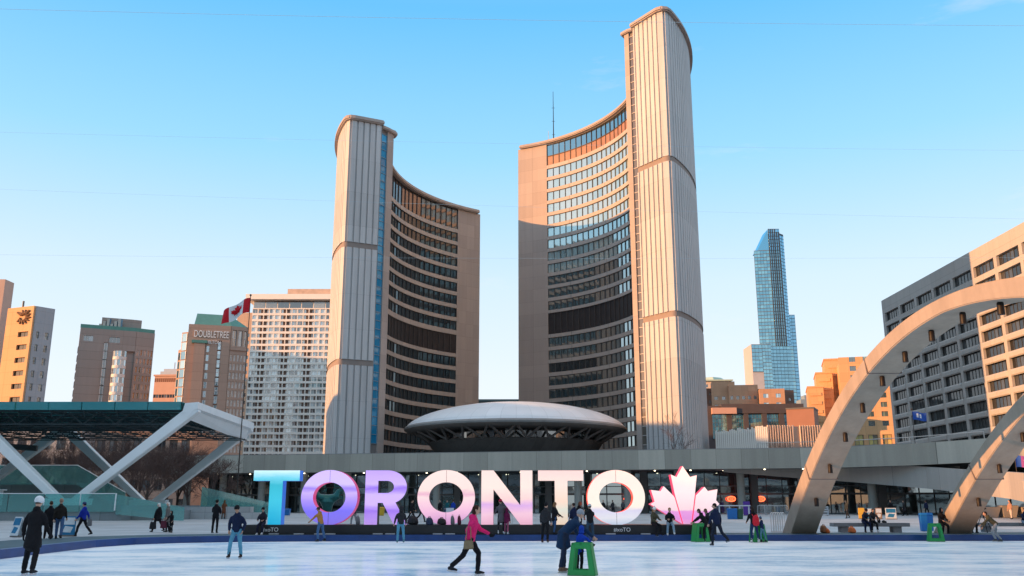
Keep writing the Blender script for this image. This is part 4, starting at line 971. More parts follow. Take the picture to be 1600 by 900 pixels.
b = bld('stone_cube', 'plain red-brown rendered cube right of the glass hall', o, u, 'building'); mb = MB(); mb.obox(o, u, 0, L, -10, 0, G0, z1); mb.build('wall', plain('red_brown_render', (0.36, 0.19, 0.14), 0.8, 0.08, 0.4), b)
mb = MB(); mb.obox(o, u, -0.15, L + 0.15, -10.2, 0.15, z1, z1 + 0.5); mb.build('coping', M_wframe, b)
# finned hall
o = corner(1119, 172); z1 = zw(672, 172); u = U(-14); L = along(o, u, 1197, 18); b = bld('finned_hall', 'low pavilion clad in white and orange vertical fins behind the podium', o, u, 'pavilion')
us = U(2); os_ = (o[0] + u[0] * L, o[1] + u[1] * L); z2 = zw(664.5, os_[1])
Ls = along(os_, us, 1282, 18)
mb = MB(); mb.obox(o, u, 0, L, -8, 0, G0, z1 - 0.6); mb.obox(os_, us, 0, Ls, -14, 0, G0, z2 - 0.2); mb.build('wall', plain('pavilion_wall', (0.45, 0.33, 0.26), 0.8, 0.1, 0.5), b)
mb = MB(); nf = 26
for i in range(nf): a = L * (i + 0.3) / nf; mb.obox(o, u, a, a + 0.3, 0, 0.5, G0, z1 + (z2 - z1) * i / nf - random.uniform(0, 0.5))
mb.build('fin', M_white, b)
mb = MB(); nf = 22; nn_ = (us[1], -us[0])
for i in range(nf):
    if i in (11, 12): continue
    a = Ls * i / nf; wdt = Ls / nf; hz = (z2 + 7.5) / 2
    P4 = lambda a, d, z: (os_[0] + us[0] * a + nn_[0] * d, os_[1] + us[1] * a + nn_[1] * d, z)
    k0, k1 = (0.35, 0.75) if i % 2 else (0.7, 0.3)
    for z0, z1_, f0, f1 in ((7.0, hz, k0, k1), (hz, z2, k1, k0)):
        mb.hexa([P4(a, .5, z0), P4(a + wdt * f0, .12, z0), P4(a + wdt * f0, 0, z0), P4(a, 0, z0), P4(a, .5, z1_), P4(a + wdt * f1, .12, z1_), P4(a + wdt * f1, 0, z1_), P4(a, 0, z1_)])
mb.build('angled_fin', plain('pale_fin', (0.78, 0.64, 0.54), 0.7, 0.05, 0.4), b)

# --- stepped orange stone block with a grid of windows
o = corner(1326, 345); u = U(-16); z1 = zw(566, 345); L = along(o, u, 1404, 35)
b = bld('stepped_block', 'stepped orange stone block with square windows and tall yellow bottom bays behind the first arch', o, u)
mb = MB(); cols = [(L - 3.6 - 4.95 * k - 2.3, L - 3.6 - 4.95 * k) for k in range(4)][::-1]; cols = [c for c in cols if c[0] > 0.3]
nb = zw(676, 340); rows = [(nb + 2.6 + 3.5 * k, nb + 2.6 + 3.5 * k + 1.9) for k in range(8)]; bays = [(c[0] - 0.5, c[1] + 0.5) for c in cols]
mb.obox(o, u, 0, L, -22, 0, G0, z1 - 0.4)
relief(mb, o, u, L, nb, z1, cols, rows, 0.5); relief(mb, o, u, L, G0, nb - 0.003, bays, [(nb - 6.2, nb - 0.6)], 0.6)
mb.build('wall', M_orange, b)
W = Windows(b, [glass('greenish_glass', (0.03, 0.05, 0.045), (0.22, 0.3, 0.2), 0.4, 0.2), M_wframe])
for r in rows:
    for c in cols: W.add(o, u, c[0], r[0], 2.3, 1.9, 0.05, 2)
W.done()
W = Windows(b, [glass('yellow_blind_glass', (0.10, 0.08, 0.04), (0.62, 0.48, 0.12), 0.8, 0.15), M_wframe], 'tall_window')
for c in bays: W.add(o, u, c[0] + 0.1, nb - 6.2, c[1] - c[0] - 0.2, 5.6, 0.05, 2, 2, 0.14)
W.done()
for p0, p1, py, dd in ((1303, 1330, 560, 5), (1288, 1306, 583, 2), (1273, 1290, 607, -2)):
    z = zw(py, 355); q = corner(p0, 355 + dd); LL = along(q, u, p1, 35); mb = MB(); mb.obox(q, u, 0, LL, -18, 0, G0, z); mb.obox(q, u, -0.2, LL + 0.2, -18.3, 0.25, z, z + 0.6)
    for k in range(4): mb.obox(q, u, LL * 0.15, LL * 0.85, 0, 0.3, z - 3.2 - 3.4 * k, z - 2.0 - 3.4 * k)
    mb.build('stepped_wing', M_orange, b)
mb = MB(); q = corner(1262, 620); z = zw(624, 620); 
b = bld('office_block', 'tiny far grey-blue block just left of the stepped orange building', q, U(0)); mb.obox(q, U(0), 0, 14, -10, 0, G0, z); mb.obox(q, U(0), 3, 12, -9, -1, z, z + 3)
mb.build('wall', plain('far_grey', (0.25, 0.32, 0.36), 0.7, 0.1, 0.3), b)

# --- brutalist office slab on the right, face parallel to the view
X0 = 101.0; ya, yb = 239.0, 136.0; u = (0.0, -1.0); o = (X0, ya); L = ya - yb; z1 = 1.6 + 0.2273 * 239 - 0.3
b = bld('concrete_office', 'long grey concrete office slab with rows of dark windows along the right edge', o, u)
M_brut = slabs('rough_concrete', (0.46, 0.43, 0.40), 9.8, 3.55, 0.05, 0.05, 0.8, 0.12)
nb_ = 11; bay = 9.55; rows = [(z1 - 6.1 - 3.55 * k, z1 - 3.75 - 3.55 * k) for k in range(15)]; cols = [(1.2 + bay * k, 1.2 + bay * k + 8.4) for k in range(nb_) if 1.2 + bay * k + 8.4 < L]
mb = MB(); mb.obox(o, u, 0.05, L, -30, 0, G0, z1 - 0.6); relief(mb, o, u, L, G0, z1, cols, rows, 0.75)
for r in rows[1:]:
    for c in cols:                      # sloping sills under each opening
        n = (u[1], -u[0]); P5 = lambda a, d, z: (o[0] + u[0] * a + n[0] * d, o[1] + u[1] * a + n[1] * d, z)
        mb.hexa([P5(c[0] + .3, 0.95, r[0] - 1.1), P5(c[1] - .3, 0.95, r[0] - 1.1), P5(c[1] - .1, 0.75, r[0] - 1.35), P5(c[0] + .1, 0.75, r[0] - 1.35), P5(c[0] + .3, 0.95, r[0] - 0.35), P5(c[1] - .3, 0.95, r[0] - 0.35), P5(c[1] - .1, 0.75, r[0] - 0.05), P5(c[0] + .1, 0.75, r[0] - 0.05)])
mb.build('wall', M_brut, b)
W = Windows(b, [glass('slab_glass', (0.010, 0.012, 0.014), (0.06, 0.065, 0.07), 0.2, 0.06, 0.04), M_frame_d])
for k, r in enumerate(rows):
    for c in cols: W.add(o, u, c[0], r[0], c[1] - c[0], r[1] - r[0], 0.1, 6, 0, 0.1)
W.done()
ue = U(0); mb = MB(); mb.obox((X0 + 0.2, ya + 0.1), (0.0, -1.0), -0.4, 0, -30, 0.9, G0, z1 - 0.03); mb.build('end_wall', M_brut, b)

# --- blocks added out of view to shade the square and darken glass reflections
for nm, (x0, x1, y0, y1, h), c in (
    ('long grey stone block added out of view west of the square to shade it', (-100, -86, -60, 19, 15), M_greyst), ('low middle grey stone block added out of view, its height set for the shade', (-100, -86, 20.2, 39, 14), M_greyst), ('north grey stone block added out of view to shade the podium wall', (-100, -86, 40.2, 60, 31), M_greyst), ('pale block added out of view west of the stage to cast shade', (-140, -98, 60.5, 91, 33), M_tan), ('low pale block added out of view, kept low to let sun reach the pavilion', (-140, -98, 92.5, 109, 23), M_tan), ('northern pale block added out of view west of the podium to cast shade', (-140, -98, 110.5, 139.5, 33), M_tan),
    ('brown tower added out of view far to the west to shade the white hotel', (-330, -272, 286, 352, 88), M_brown), ('hotel slab added behind the camera, south of the rink, to darken reflections', (-60, 70, -150, -110, 95), M_white),
    ('unseen stone tower added south east of the rink to darken reflections', (110, 170, -90, -30, 110), M_greyst), ('unseen dark tower added far south west to darken reflections', (-170, -110, -170, -110, 60), M_brown2)):
    b = empty('added_block', ((x0 + x1) / 2, (y0 + y1) / 2, -0.3), nm, 'building'); mb = MB(); mb.box(x0, x1, y0, y1, -0.3, h); mb.box(x0 - 0.5, x1 + 0.5, y0 - 0.5, y1 + 0.5, h, h + 1.2); mb.build('wall', c, b)
    mb = MB(); kz = int(h / 4)
    for k in range(kz):
        mb.box(x0 - 0.12, x1 + 0.12, y0 - 0.12, y1 + 0.12, 2.5 + k * 4, 4.4 + k * 4)
    tag(mb.build('window', M_wdark, b), kind='stuff')
# ================================================================ stage pavilion on the left
M_beam = plain('white_painted_steel', (0.88, 0.90, 0.90), 0.45, 0.06, 0.8, spec=0.4)
M_truss = plain('dark_truss_steel', (0.05, 0.065, 0.07), 0.5, 0.2, 1.0)
M_teal = clear_glass('teal_canopy_glass', (0.08, 0.55, 0.60), 0.48, 0.10)
M_rail = clear_glass('balustrade_glass', (0.42, 0.78, 0.76), 0.26, 0.08)
M_stagewall = slabs('stage_concrete', (0.22, 0.25, 0.26), 3.0, 5, 0.1, 0.04, 0.75, 0.12)
st = empty('stage_pavilion', (-48, 90, 0.4), 'open stage pavilion with glass canopy on white zigzag beams, left of the podium', 'pavilion')
YF, YB, ZR, XR = 80.0, 101.0, 10.0, -27.8
def zig(name, y, x0):
    foot = 1.9
    for xa, za, xb_, zb_ in ((x0, ZR, x0 - 9.9, foot), (x0 - 9.9 - 1.2, foot, x0 - 20.6, ZR), (x0 - 20.6, ZR, x0 - 30.7, foot), (x0 - 31.9, foot, x0 - 42, ZR)):
        mb = MB(); n = 8; d = Vector((xb_ - xa, 0, zb_ - za)).normalized(); p = Vector((-d.z, 0, d.x))
        if p.z < 0: p = -p
        vs = []
        for q, wd, t in ((Vector((xa, y, za)), 0.95 if za > 5 else 0.62, 0), (Vector((xb_, y, zb_)), 0.95 if zb_ > 5 else 0.62, 1)):
            q = q - p * 0.0
            vs += [q - p * wd / 2 + Vector((0, -0.45, 0)), q + p * wd / 2 + Vector((0, -0.45, 0)), q + p * wd / 2 + Vector((0, 0.45, 0)), q - p * wd / 2 + Vector((0, 0.45, 0))]
        mb.hexa(vs); mb.build('beam', M_beam, st, bevel=0.05)
    mb = MB()
    for xm in (x0 - 10.5, x0 - 31.3):
        mb.hexa([(xm - 1.6, y - .5, 0.3), (xm + 1.6, y - .5, 0.3), (xm + 1.6, y + .5, 0.3), (xm - 1.6, y + .5, 0.3), (xm - 2.0, y - .5, 2.2), (xm + 2.0, y - .5, 2.2), (xm + 2.0, y + .5, 2.2), (xm - 2.0, y + .5, 2.2)])
    mb.build('foot', M_beam, st)
zig('front', YF, XR); zig('back', YB, XR - 1.2)
mb = MB()                                   # folded end beam joining the two zigzags at the roof's right end
mb.hexa([(XR - 1.1, YF - .5, ZR - .55), (XR + .25, YF - .5, ZR - .15), (XR - 0.95, YB + .5, ZR - .15), (XR - 2.3, YB + .5, ZR - .75), (XR - 0.9, YF - .5, ZR + .35), (XR + .25, YF - .5, ZR + .45), (XR - 0.95, YB + .5, ZR + .55), (XR - 2.1, YB + .5, ZR + .55)])
mb.hexa([(XR - 0.7, YF - .49, ZR - 1.0), (XR - .15, YF - .49, ZR - .35), (XR - 1.3, YB + .49, ZR - .35), (XR - 1.85, YB + .49, ZR - 1.5), (XR - 0.9, YF - .49, ZR + .3), (XR + .2, YF - .49, ZR + .4), (XR - 1.0, YB + .49, ZR + .5), (XR - 2.0, YB + .49, ZR + .5)])
mb.build('end_beam', M_beam, st)
XL = XR - 48
mb = MB()                                   # truss grid under the glass
for i in range(17): x = XR - 1.5 - i * 2.9; mb.box(x - .07, x + .07, YF + .3, YB - .3, ZR - .35, ZR - .15); mb.box(x - .06, x + .06, YF + 1, YB - 1, ZR - 1.45, ZR - 1.33)
for j in range(9): y = YF + .6 + j * 2.5; mb.box(XL, XR - 1.2, y - .07, y + .07, ZR - .34, ZR - .14); mb.box(XL, XR - 1.4, y - .06, y + .06, ZR - 1.44, ZR - 1.34)
for j in range(9):
    y = YF + .6 + j * 2.5
    for i in range(32): x = XR - 1.5 - i * 1.45; mb.bar((x, y, ZR - (.25 if i % 2 else 1.4)), (x - 1.45, y, ZR - (1.4 if i % 2 else .25)), .07, .07)
mb.build('truss', M_truss, st)
for i in range(16):
    x0 = XR - 1.2 - i * 2.9
    mb = MB(); mb.hexa([(x0 - 2.85, YF - .6, ZR + .42), (x0, YF - .6, ZR + .42), (x0, YB + .2, ZR + .30), (x0 - 2.85, YB + .2, ZR + .30), (x0 - 2.85, YF - .6, ZR + .46), (x0, YF - .6, ZR + .46), (x0, YB + .2, ZR + .34), (x0 - 2.85, YB + .2, ZR + .34)]); mb.hexa([(x0 - 2.85, YF - .62, ZR - .25), (x0 - .05, YF - .62, ZR - .25), (x0 - .05, YF - .58, ZR - .25), (x0 - 2.85, YF - .58, ZR - .25), (x0 - 2.85, YF - .62, ZR + .41), (x0 - .05, YF - .62, ZR + .41), (x0 - .05, YF - .58, ZR + .41), (x0 - 2.85, YF - .58, ZR + .41)])
    mb.build('canopy_glass', M_teal, st)
    mb = MB(); mb.bar((x0, YF - .5, ZR + .4), (x0, YF + .2, ZR - .8), .06, .06); mb.bar((x0 - 1.4, YF + .1, ZR - .15), (x0, YF - .5, ZR + .38), .05, .05); mb.build('bracket', M_truss, st)
mb = MB(); mb.box(-76, -46.5, YF + 2.0, YF + 2.5, ZR - 1.55, ZR - 1.0); mb.build('lighting_gantry', M_truss, st)
mb = MB(); mb.bar((-78, 86, ZR - 1.2), (-49.5, 95.5, ZR - 2.6), 1.0, 0.55); mb.build('folding_awning', M_truss, st)
mb = MB(); mb.box(-90, -32.5, YF - 2.6, YB + 6, 0.2, 1.62); mb.box(-32.5, -29.0, YF - 0.5, YB, 0.2, 1.2); mb.build('stage_floor', M_stagewall, st)
for i in range(15):
    x0 = -33 - i * 3.0; mb = MB(); mb.hexa([(x0 - 2.9, YF - 2.75, 1.1), (x0, YF - 2.75, 1.1), (x0, YF - 2.71, 1.1), (x0 - 2.9, YF - 2.71, 1.1), (x0 - 2.9, YF - 2.75, 2.55), (x0, YF - 2.75, 2.55), (x0, YF - 2.71, 2.55), (x0 - 2.9, YF - 2.71, 2.55)]); mb.build('balustrade', M_rail, st)
mb = MB(); mb.hexa([(-32.9, YF - 2.74, 0.9), (-27.2, YF - 2.74, 0.35), (-27.2, YF - 2.70, 0.35), (-32.9, YF - 2.70, 0.9), (-32.9, YF - 2.74, 2.5), (-27.2, YF - 2.74, 1.45), (-27.2, YF - 2.70, 1.45), (-32.9, YF - 2.70, 2.5)]); mb.build('balustrade', M_rail, st)
mb = MB(); mb.hexa([(-30.5, 91, 1.1), (-22.5, 91, 0.4), (-22.5, 91.04, 0.4), (-30.5, 91.04, 1.1), (-30.5, 91, 3.4), (-22.5, 91, 1.6), (-22.5, 91.04, 1.6), (-30.5, 91.04, 3.4)]); mb.build('balustrade', M_rail, st)
mb = MB()
for x in (-33.0, -45, -57): mb.box(x - .04, x + .04, YF - 2.78, YF - 2.68, 1.2, 2.6)
mb.box(-78, -33, YF - 2.78, YF - 2.68, 2.55, 2.61); mb.build('handrail', M_beam, st)
# stairs at the back of the stage, with glass sides
mb = MB()
for i in range(14): mb.box(-62, -50, 104 + 0 + i * .0, 104.1, 0, 0.01) if False else mb.box(-60 + i * .42, -46.0, 103.6, 107, 1.6 + (13 - i) * 0 , 1.6) if False else None
for i in range(14): mb.box(-60, -49 + (13 - i) * 0.42, 104, 107, 1.0 + i * .22, 1.22 + i * .22)
mb.build('stairs', M_stagewall, st)
mb = MB(); mb.hexa([(-60, 103.8, 3.9), (-49, 103.8, 3.9), (-49, 103.84, 3.9), (-60, 103.84, 3.9), (-60, 103.8, 6.0), (-49, 103.8, 6.0), (-49, 103.84, 6.0), (-60, 103.84, 6.0)])
mb.hexa([(-49, 103.8, 3.9), (-43.3, 103.8, 1.2), (-43.3, 103.84, 1.2), (-49, 103.84, 3.9), (-49, 103.8, 6.0), (-43.3, 103.8, 3.0), (-43.3, 103.84, 3.0), (-49, 103.84, 6.0)]); mb.build('balustrade', M_rail, st)
mb = MB(); mb.tube([(-60, 103.82, 6.02), (-49, 103.82, 6.02), (-43.3, 103.82, 3.02)], .06, 6); mb.build('handrail', M_beam, st)
# low block & planter wall right of the stage
pw = empty('planter_wall', (-27, 84, 0.3), 'long low concrete wall with mesh fence at the right foot of the stage', 'wall')
mb = MB(); mb.box(-32, -23.6, 84, 85, 0.3, 1.5); mb.build('wall', slabs('planter_concrete', (0.40, 0.40, 0.40), 2, 1, 0.08, 0.03), pw)
mb = MB(); mb.box(-24.2, -22.6, 83.5, 84.7, 0.3, 1.0); mb.build('block', MATS['planter_concrete'], pw)
sh = empty('ticket_hut', (-46.4, 81.5, 1.6), 'small white hut with dark window on the stage by the left frame edge', 'hut')
mb = MB(); mb.box(-50, -45.3, 79.2, 82.5, 1.6, 2.9); mb.box(-50.1, -45.1, 79.0, 82.7, 2.9, 3.02); mb.build('wall', M_beam, sh)
mb = MB(); mb.box(-49.6, -47, 79.15, 79.19, 1.9, 2.6); mb.build('window', M_wdark, sh)

# ================================================================ bare winter trees
M_bark = plain('bark', (0.085, 0.06, 0.05), 0.9, 0.25, 2)
M_twig = plain('twigs', (0.11, 0.07, 0.06), 0.9, 0.25, 2)
def bare_tree(seed, h, spread=1.0, lim=6500):
    rnd = random.Random(seed); tr, cr = MB(), MB(); cnt = [0]
    def grow(p, d, L, r, depth, mb):
        n = 3; pts = [p]; q = p; dd = d.copy()
        for i in range(n):
            dd = (dd + Vector((rnd.uniform(-.16, .16), rnd.uniform(-.16, .16), rnd.uniform(-.02, .12)))).normalized(); q = q + dd * (L / n); pts.append(q)
        r1 = max(r * 0.66, 0.014)
        mb.tube(pts, [r + (r1 - r) * i / n for i in range(n + 1)], 6 if depth < 2 else (4 if depth < 4 else 3), depth == 0); cnt[0] += 1
        if depth >= 6 or cnt[0] > lim: return
        k = (3 if depth < 3 else rnd.choice((3, 4))) if depth else 6
        for j in range(k):
            a = rnd.uniform(0, 6.283); t = rnd.uniform(.35, .95) * spread
            side = dd.orthogonal().normalized(); side.rotate(Quaternion(dd, a + j * 2.1)); nd = (dd + side * t).normalized()
            at = pts[-1] if j == 0 else pts[rnd.choice((1, 2, 3))]
            grow(at if depth else pts[-1 if j < 3 else 2], nd, L * rnd.uniform(.62, .86), r1 * rnd.uniform(.6, .95) * (1 if j == 0 else .75), depth + 1, cr)
    grow(Vector((0, 0, -0.2)), Vector((0, 0, 1)), h * .27, h * .019, 0, tr)
    return tr, cr
def tree(seed, x, y, z, h, label, group='bare trees beside the stage', lim=6500):
    r = empty('bare_tree', (0, 0, 0), label, 'tree', group); a, c = bare_tree(seed, h, 1.0, lim)
    a.build('trunk', M_bark, r, True); c.build('crown', M_twig, r, True); place(r, (x, y, z), random.uniform(0, 6)); return r
TR = [(330, 122, 10.5, 'bare tree just left of the podium end, its boughs against the columns'), (296, 124, 12, 'bare tree under the right end of the stage canopy, between the crossing beams'), (262, 130, 12.5, 'bare tree behind the rear beam, second from the podium end'), (232, 118, 11.5, 'bare tree behind the crossing of the white beams'),
      (200, 128, 13, 'broad bare tree behind the middle of the stage'), (166, 122, 12, 'bare tree left of the rear beam top, behind the stage'), (130, 132, 12.5, 'bare tree behind the glass stair top'), (92, 124, 12, 'bare tree behind the stage stairs'), (50, 130, 12, 'bare tree behind the left sloping beam'), (14, 124, 12, 'bare tree near the left frame edge behind the stage'),
      (280, 138, 13, 'farther bare tree in the gap between two nearer ones by the podium'), (216, 140, 13.5, 'farther bare tree half hidden behind the canopy middle'), (148, 140, 13, 'farther bare tree behind the rear beam, deep in shade'), (72, 140, 13, 'farther bare tree above the glass stair')]
for i, (px, D, h, lb) in enumerate(TR): tree(11 + i, xw(px, D, 4), D, 0.5, h, lb)
tree(71, xw(1108, 132, 12), 150, 0.6, 17.5, 'slim bare tree standing behind the podium at the foot of the taller tower', 'bare trees on the right', 420)
tree(72, xw(1178, 165, 12), 165, 0.6, 17, 'bare tree in front of the white finned pavilion', 'bare trees on the right', 300)
# street fronts behind the trees
for px0, px1, D, py, lab, mt in ((-60, 128, 175, 668, 'low grey shop front behind the trees, left of the stage stairs', M_greyst), (128, 300, 182, 672, 'low brown office front behind the bare trees and stage', M_brown2)):
    simple(lab, px0, px1, D, py, 2, mt, 9, 0.7, 3.8, 2.2, nfl=4, name='street_front')

# ================================================================ letter sign on its black plinth
YS = 44.6
def XS(px): return xw(px, YS, 1.8)
ZP = 0.72                                     # plinth top
LZ0, LZ1 = ZP, zw(735, YS)
HL = LZ1 - LZ0
M_plinth = plain('black_plinth', (0.012, 0.012, 0.014), 0.35, 0.3, 0.8, spec=0.5)
pl = empty('sign_plinth', (XS(740), YS + .4, 0.28), 'long low black plinth carrying the row of giant letters at the rink edge', 'plinth')
mb = MB(); mb.box(XS(389), XS(1112), YS - 0.75, YS + 1.35, 0.27, ZP); mb.build('base', M_plinth, pl, bevel=0.015)
for px in (431, 790 + 0, 968):
    vs, fs = text_mesh('#xoTO', 0.26, 0.02); mb = MB(); x = XS(px); mb.add([(x + v.x, YS - 0.77 + v.y, 0.42 + v.z) for v in vs], fs)
    if px != 790: mb.build('lettering', plain('white_vinyl', (0.7, 0.7, 0.7), 0.4, 0.02, 1), pl)
for px in (438, 476, 507, 524, 596, 615, 687, 706, 950, 1003):
    mb = MB(); mb.box(XS(px) - .22, XS(px) + .22, YS - 0.95, YS - 0.762, 0.29, 0.34); mb.build('floodlight', plain('floodlight_grey', (0.45, 0.45, 0.47), 0.4, 0.1, 1), pl)
def face_mat(name, stops, wob=0.12, em=0.36, xs=0.0):
    """printed vinyl face of a backlit letter: a sunset-sky print with soft cloud edges"""
    m, t, b = nodes(name); p = pos(t); s = sep(t, p)
    h = mth(t, 'DIVIDE', mth(t, 'SUBTRACT', s[2], LZ0), HL)
    n = noise(t, pos(t, (0.5, 1, 1.6)), 1.3, 4); n2 = noise(t, pos(t, (1.2, 1, 5)), 1.0, 5)
    f = mth(t, 'ADD', h, mth(t, 'ADD', mth(t, 'MULTIPLY', mth(t, 'SUBTRACT', n, 0.5), wob * 2), mth(t, 'MULTIPLY', mth(t, 'SUBTRACT', n2, 0.5), wob)))
    if xs: f = mth(t, 'ADD', f, mth(t, 'MULTIPLY', mth(t, 'SUBTRACT', s[0], xs[0]), xs[1]))
    c = ramp(t, f, stops); lk(t, c, b.inputs['Base Color']); lk(t, c, b.inputs['Emission Color']); b.inputs['Emission Strength'].default_value = em
    b.inputs['Roughness'].default_value = 0.25; b.inputs['Specular IOR Level'].default_value = 0.4; return m
pink, peach, lav, vio, ind, cyan, teal, white = (0.80, 0.42, 0.52), (0.88, 0.60, 0.48), (0.62, 0.42, 0.82), (0.42, 0.22, 0.80), (0.20, 0.16, 0.72), (0.02, 0.42, 0.66), (0.22, 0.62, 0.66), (0.86, 0.82, 0.76)
fT = face_mat('print_teal', [(0.0, (0.02, 0.38, 0.60)), (0.45, (0.05, 0.48, 0.60)), (0.74, (0.04, 0.42, 0.50)), (0.86, (0.16, 0.56, 0.66)), (1.0, (0.62, 0.80, 0.80))], 0.05)
fO1 = face_mat('print_violet', [(0.0, (0.22, 0.16, 0.66)), (0.25, (0.19, 0.15, 0.72)), (0.42, (0.36, 0.24, 0.80)), (0.58, (0.55, 0.38, 0.82)), (0.66, (0.32, 0.20, 0.72)), (0.74, (0.60, 0.46, 0.85)), (1.0, (0.62, 0.44, 0.84))], 0.06)
fR = face_mat('print_lilac', [(0.0, (0.50, 0.30, 0.72)), (0.25, (0.32, 0.16, 0.66)), (0.38, (0.60, 0.40, 0.82)), (0.55, (0.58, 0.40, 0.84)), (0.66, (0.30, 0.16, 0.66)), (0.73, (0.58, 0.40, 0.82)), (1.0, (0.50, 0.32, 0.80))], 0.07)
fO2 = face_mat('print_pink', [(0.0, (0.62, 0.30, 0.56)), (0.25, (0.80, 0.44, 0.56)), (0.5, (0.86, 0.58, 0.56)), (0.56, (0.72, 0.38, 0.46)), (0.64, (0.86, 0.62, 0.54)), (1.0, (0.88, 0.64, 0.56))], 0.07)
fN = face_mat('print_rose', [(0.0, (0.78, 0.40, 0.52)), (0.2, (0.84, 0.50, 0.58)), (0.36, (0.64, 0.36, 0.62)), (0.46, (0.86, 0.56, 0.52)), (0.7, (0.90, 0.66, 0.56)), (1.0, (0.88, 0.62, 0.54))], 0.08)
fT2 = face_mat('print_peach', [(0.0, (0.84, 0.62, 0.46)), (0.28, (0.70, 0.66, 0.54)), (0.42, (0.86, 0.60, 0.46)), (0.75, (0.90, 0.64, 0.54)), (1.0, (0.88, 0.56, 0.50))], 0.06)
fO3 = face_mat('print_cream', [(0.0, (0.50, 0.56, 0.66)), (0.12, (0.70, 0.66, 0.68)), (0.26, (0.62, 0.56, 0.66)), (0.34, (0.88, 0.74, 0.60)), (0.8, (0.90, 0.70, 0.58)), (1.0, (0.88, 0.62, 0.54))], 0.06)
fL = face_mat('print_blush', [(0.0, (0.80, 0.38, 0.62)), (0.10, (0.72, 0.28, 0.62)), (0.24, (0.74, 0.30, 0.62)), (0.27, (0.88, 0.60, 0.62)), (0.6, (0.92, 0.70, 0.66)), (1.0, (0.90, 0.62, 0.58))], 0.05)
sd_blue, sd_mag, sd_dark, sd_red = glow('lit_side_blue', (0.01, 0.08, 0.36), 0.55), glow('lit_side_magenta', (0.36, 0.02, 0.12), 0.5), plain('side_dark', (0.05, 0.05, 0.06), 0.5, 0.1, 1), glow('lit_side_red', (0.75, 0.06, 0.03), 0.75)
def circ(cx, cz, rx, rz, a0=0, a1=360, n=48): return [(cx + rx * math.cos(R(a0 + (a1 - a0) * i / n)), cz + rz * math.sin(R(a0 + (a1 - a0) * i / n))) for i in range(n + (0 if abs(a1 - a0) == 360 else 1))]
def letter(nm, label, loops, face, side, depth=0.75):
    r = empty('sign_letter', (sum(p[0] for p in loops[0]) / len(loops[0]), YS, ZP), label, 'sign letter', 'giant letters of the city sign')
    vs, fs = shape2d(loops, depth - 0.06); mb = MB(); mb.add([(v.x, YS + 0.06 + v.y, v.z) for v in vs], fs); mb.build('side_shell', side, r)
    vs, fs = shape2d(loops, 0.05); mb = MB(); mb.add([(v.x, YS + v.y, v.z) for v in vs], fs); mb.build('face_panel', face, r)
    if len(loops) == 2 and len(loops[1]) > 40:            # vertical panel joint of the round letters
        for za_, zb_ in ((LZ0, min(q[1] for q in loops[1])), (max(q[1] for q in loops[1]), LZ1)):
            mb = MB(); cx_ = sum(q[0] for q in loops[1]) / len(loops[1]); mb.box(cx_ - .007, cx_ + .007, YS - .004, YS + .01, za_, zb_); mb.build('panel_joint', sd_dark, r)
    return r
Zp = lambda py: LZ0 + (823 - py) / 88 * HL
def T_(x0, x1, s0, s1): return [[(XS(x0), LZ1), (XS(x0), Zp(752)), (XS(s0), Zp(752)), (XS(s0), LZ0), (XS(s1), LZ0), (XS(s1), Zp(752)), (XS(x1), Zp(752)), (XS(x1), LZ1)]]
def O_(x0, x1, th=19.5): cx, cz = XS((x0 + x1) / 2), (LZ0 + LZ1) / 2; rx = (XS(x1) - XS(x0)) / 2; k = th / 88 * HL; return [circ(cx, cz, rx, HL / 2 + 0.02, n=64), circ(cx, cz, rx - k, HL / 2 - k, n=56)]
letter('T', 'teal and blue letter T at the left end of the sign', T_(394, 466, 420, 440), fT, sd_blue)
letter('O', 'violet letter O framing the dark sculpture, second in the sign', O_(470, 558), fO1, sd_mag)
bx, cz_, rr = XS(605), Zp(762.5), HL * 27.5 / 88
Rl = [(XS(570), LZ1), (XS(570), LZ0), (XS(590), LZ0), (XS(590), Zp(788)), (XS(598), Zp(788)), (XS(616), LZ0), (XS(637), LZ0), (XS(617), Zp(786))] + [(bx + (XS(635) - bx) * math.cos(R(a)), cz_ + rr * math.sin(R(a))) for a in range(-65, 91, 9)]
Rh = [(XS(590), Zp(752)), (XS(604), Zp(752))] + [(XS(604) + (XS(615) - XS(604)) * math.cos(R(a)), Zp(762) + (HL * 10 / 88) * math.sin(R(a))) for a in range(80, -81, -20)] + [(XS(604), Zp(772)), (XS(590), Zp(772))]
letter('R', 'lilac letter R, third in the sign', [Rl, Rh], fR, sd_dark)
letter('O', 'pink letter O in the middle of the sign with backpacks below', O_(652, 742), fO2, sd_dark)
letter('N', 'rose pink letter N right of the middle of the sign', [[(XS(752), LZ1), (XS(752), LZ0), (XS(771), LZ0), (XS(771), Zp(766)), (XS(813), LZ0), (XS(832), LZ0), (XS(832), LZ1), (XS(813), LZ1), (XS(813), Zp(792)), (XS(771), LZ1)]], fN, sd_dark)
letter('T', 'peach letter T between the N and the last O', T_(841, 912, 867, 887), fT2, sd_dark)
letter('O', 'cream letter O last in the sign, beside the maple leaf', O_(918, 1008), fO3, sd_red)
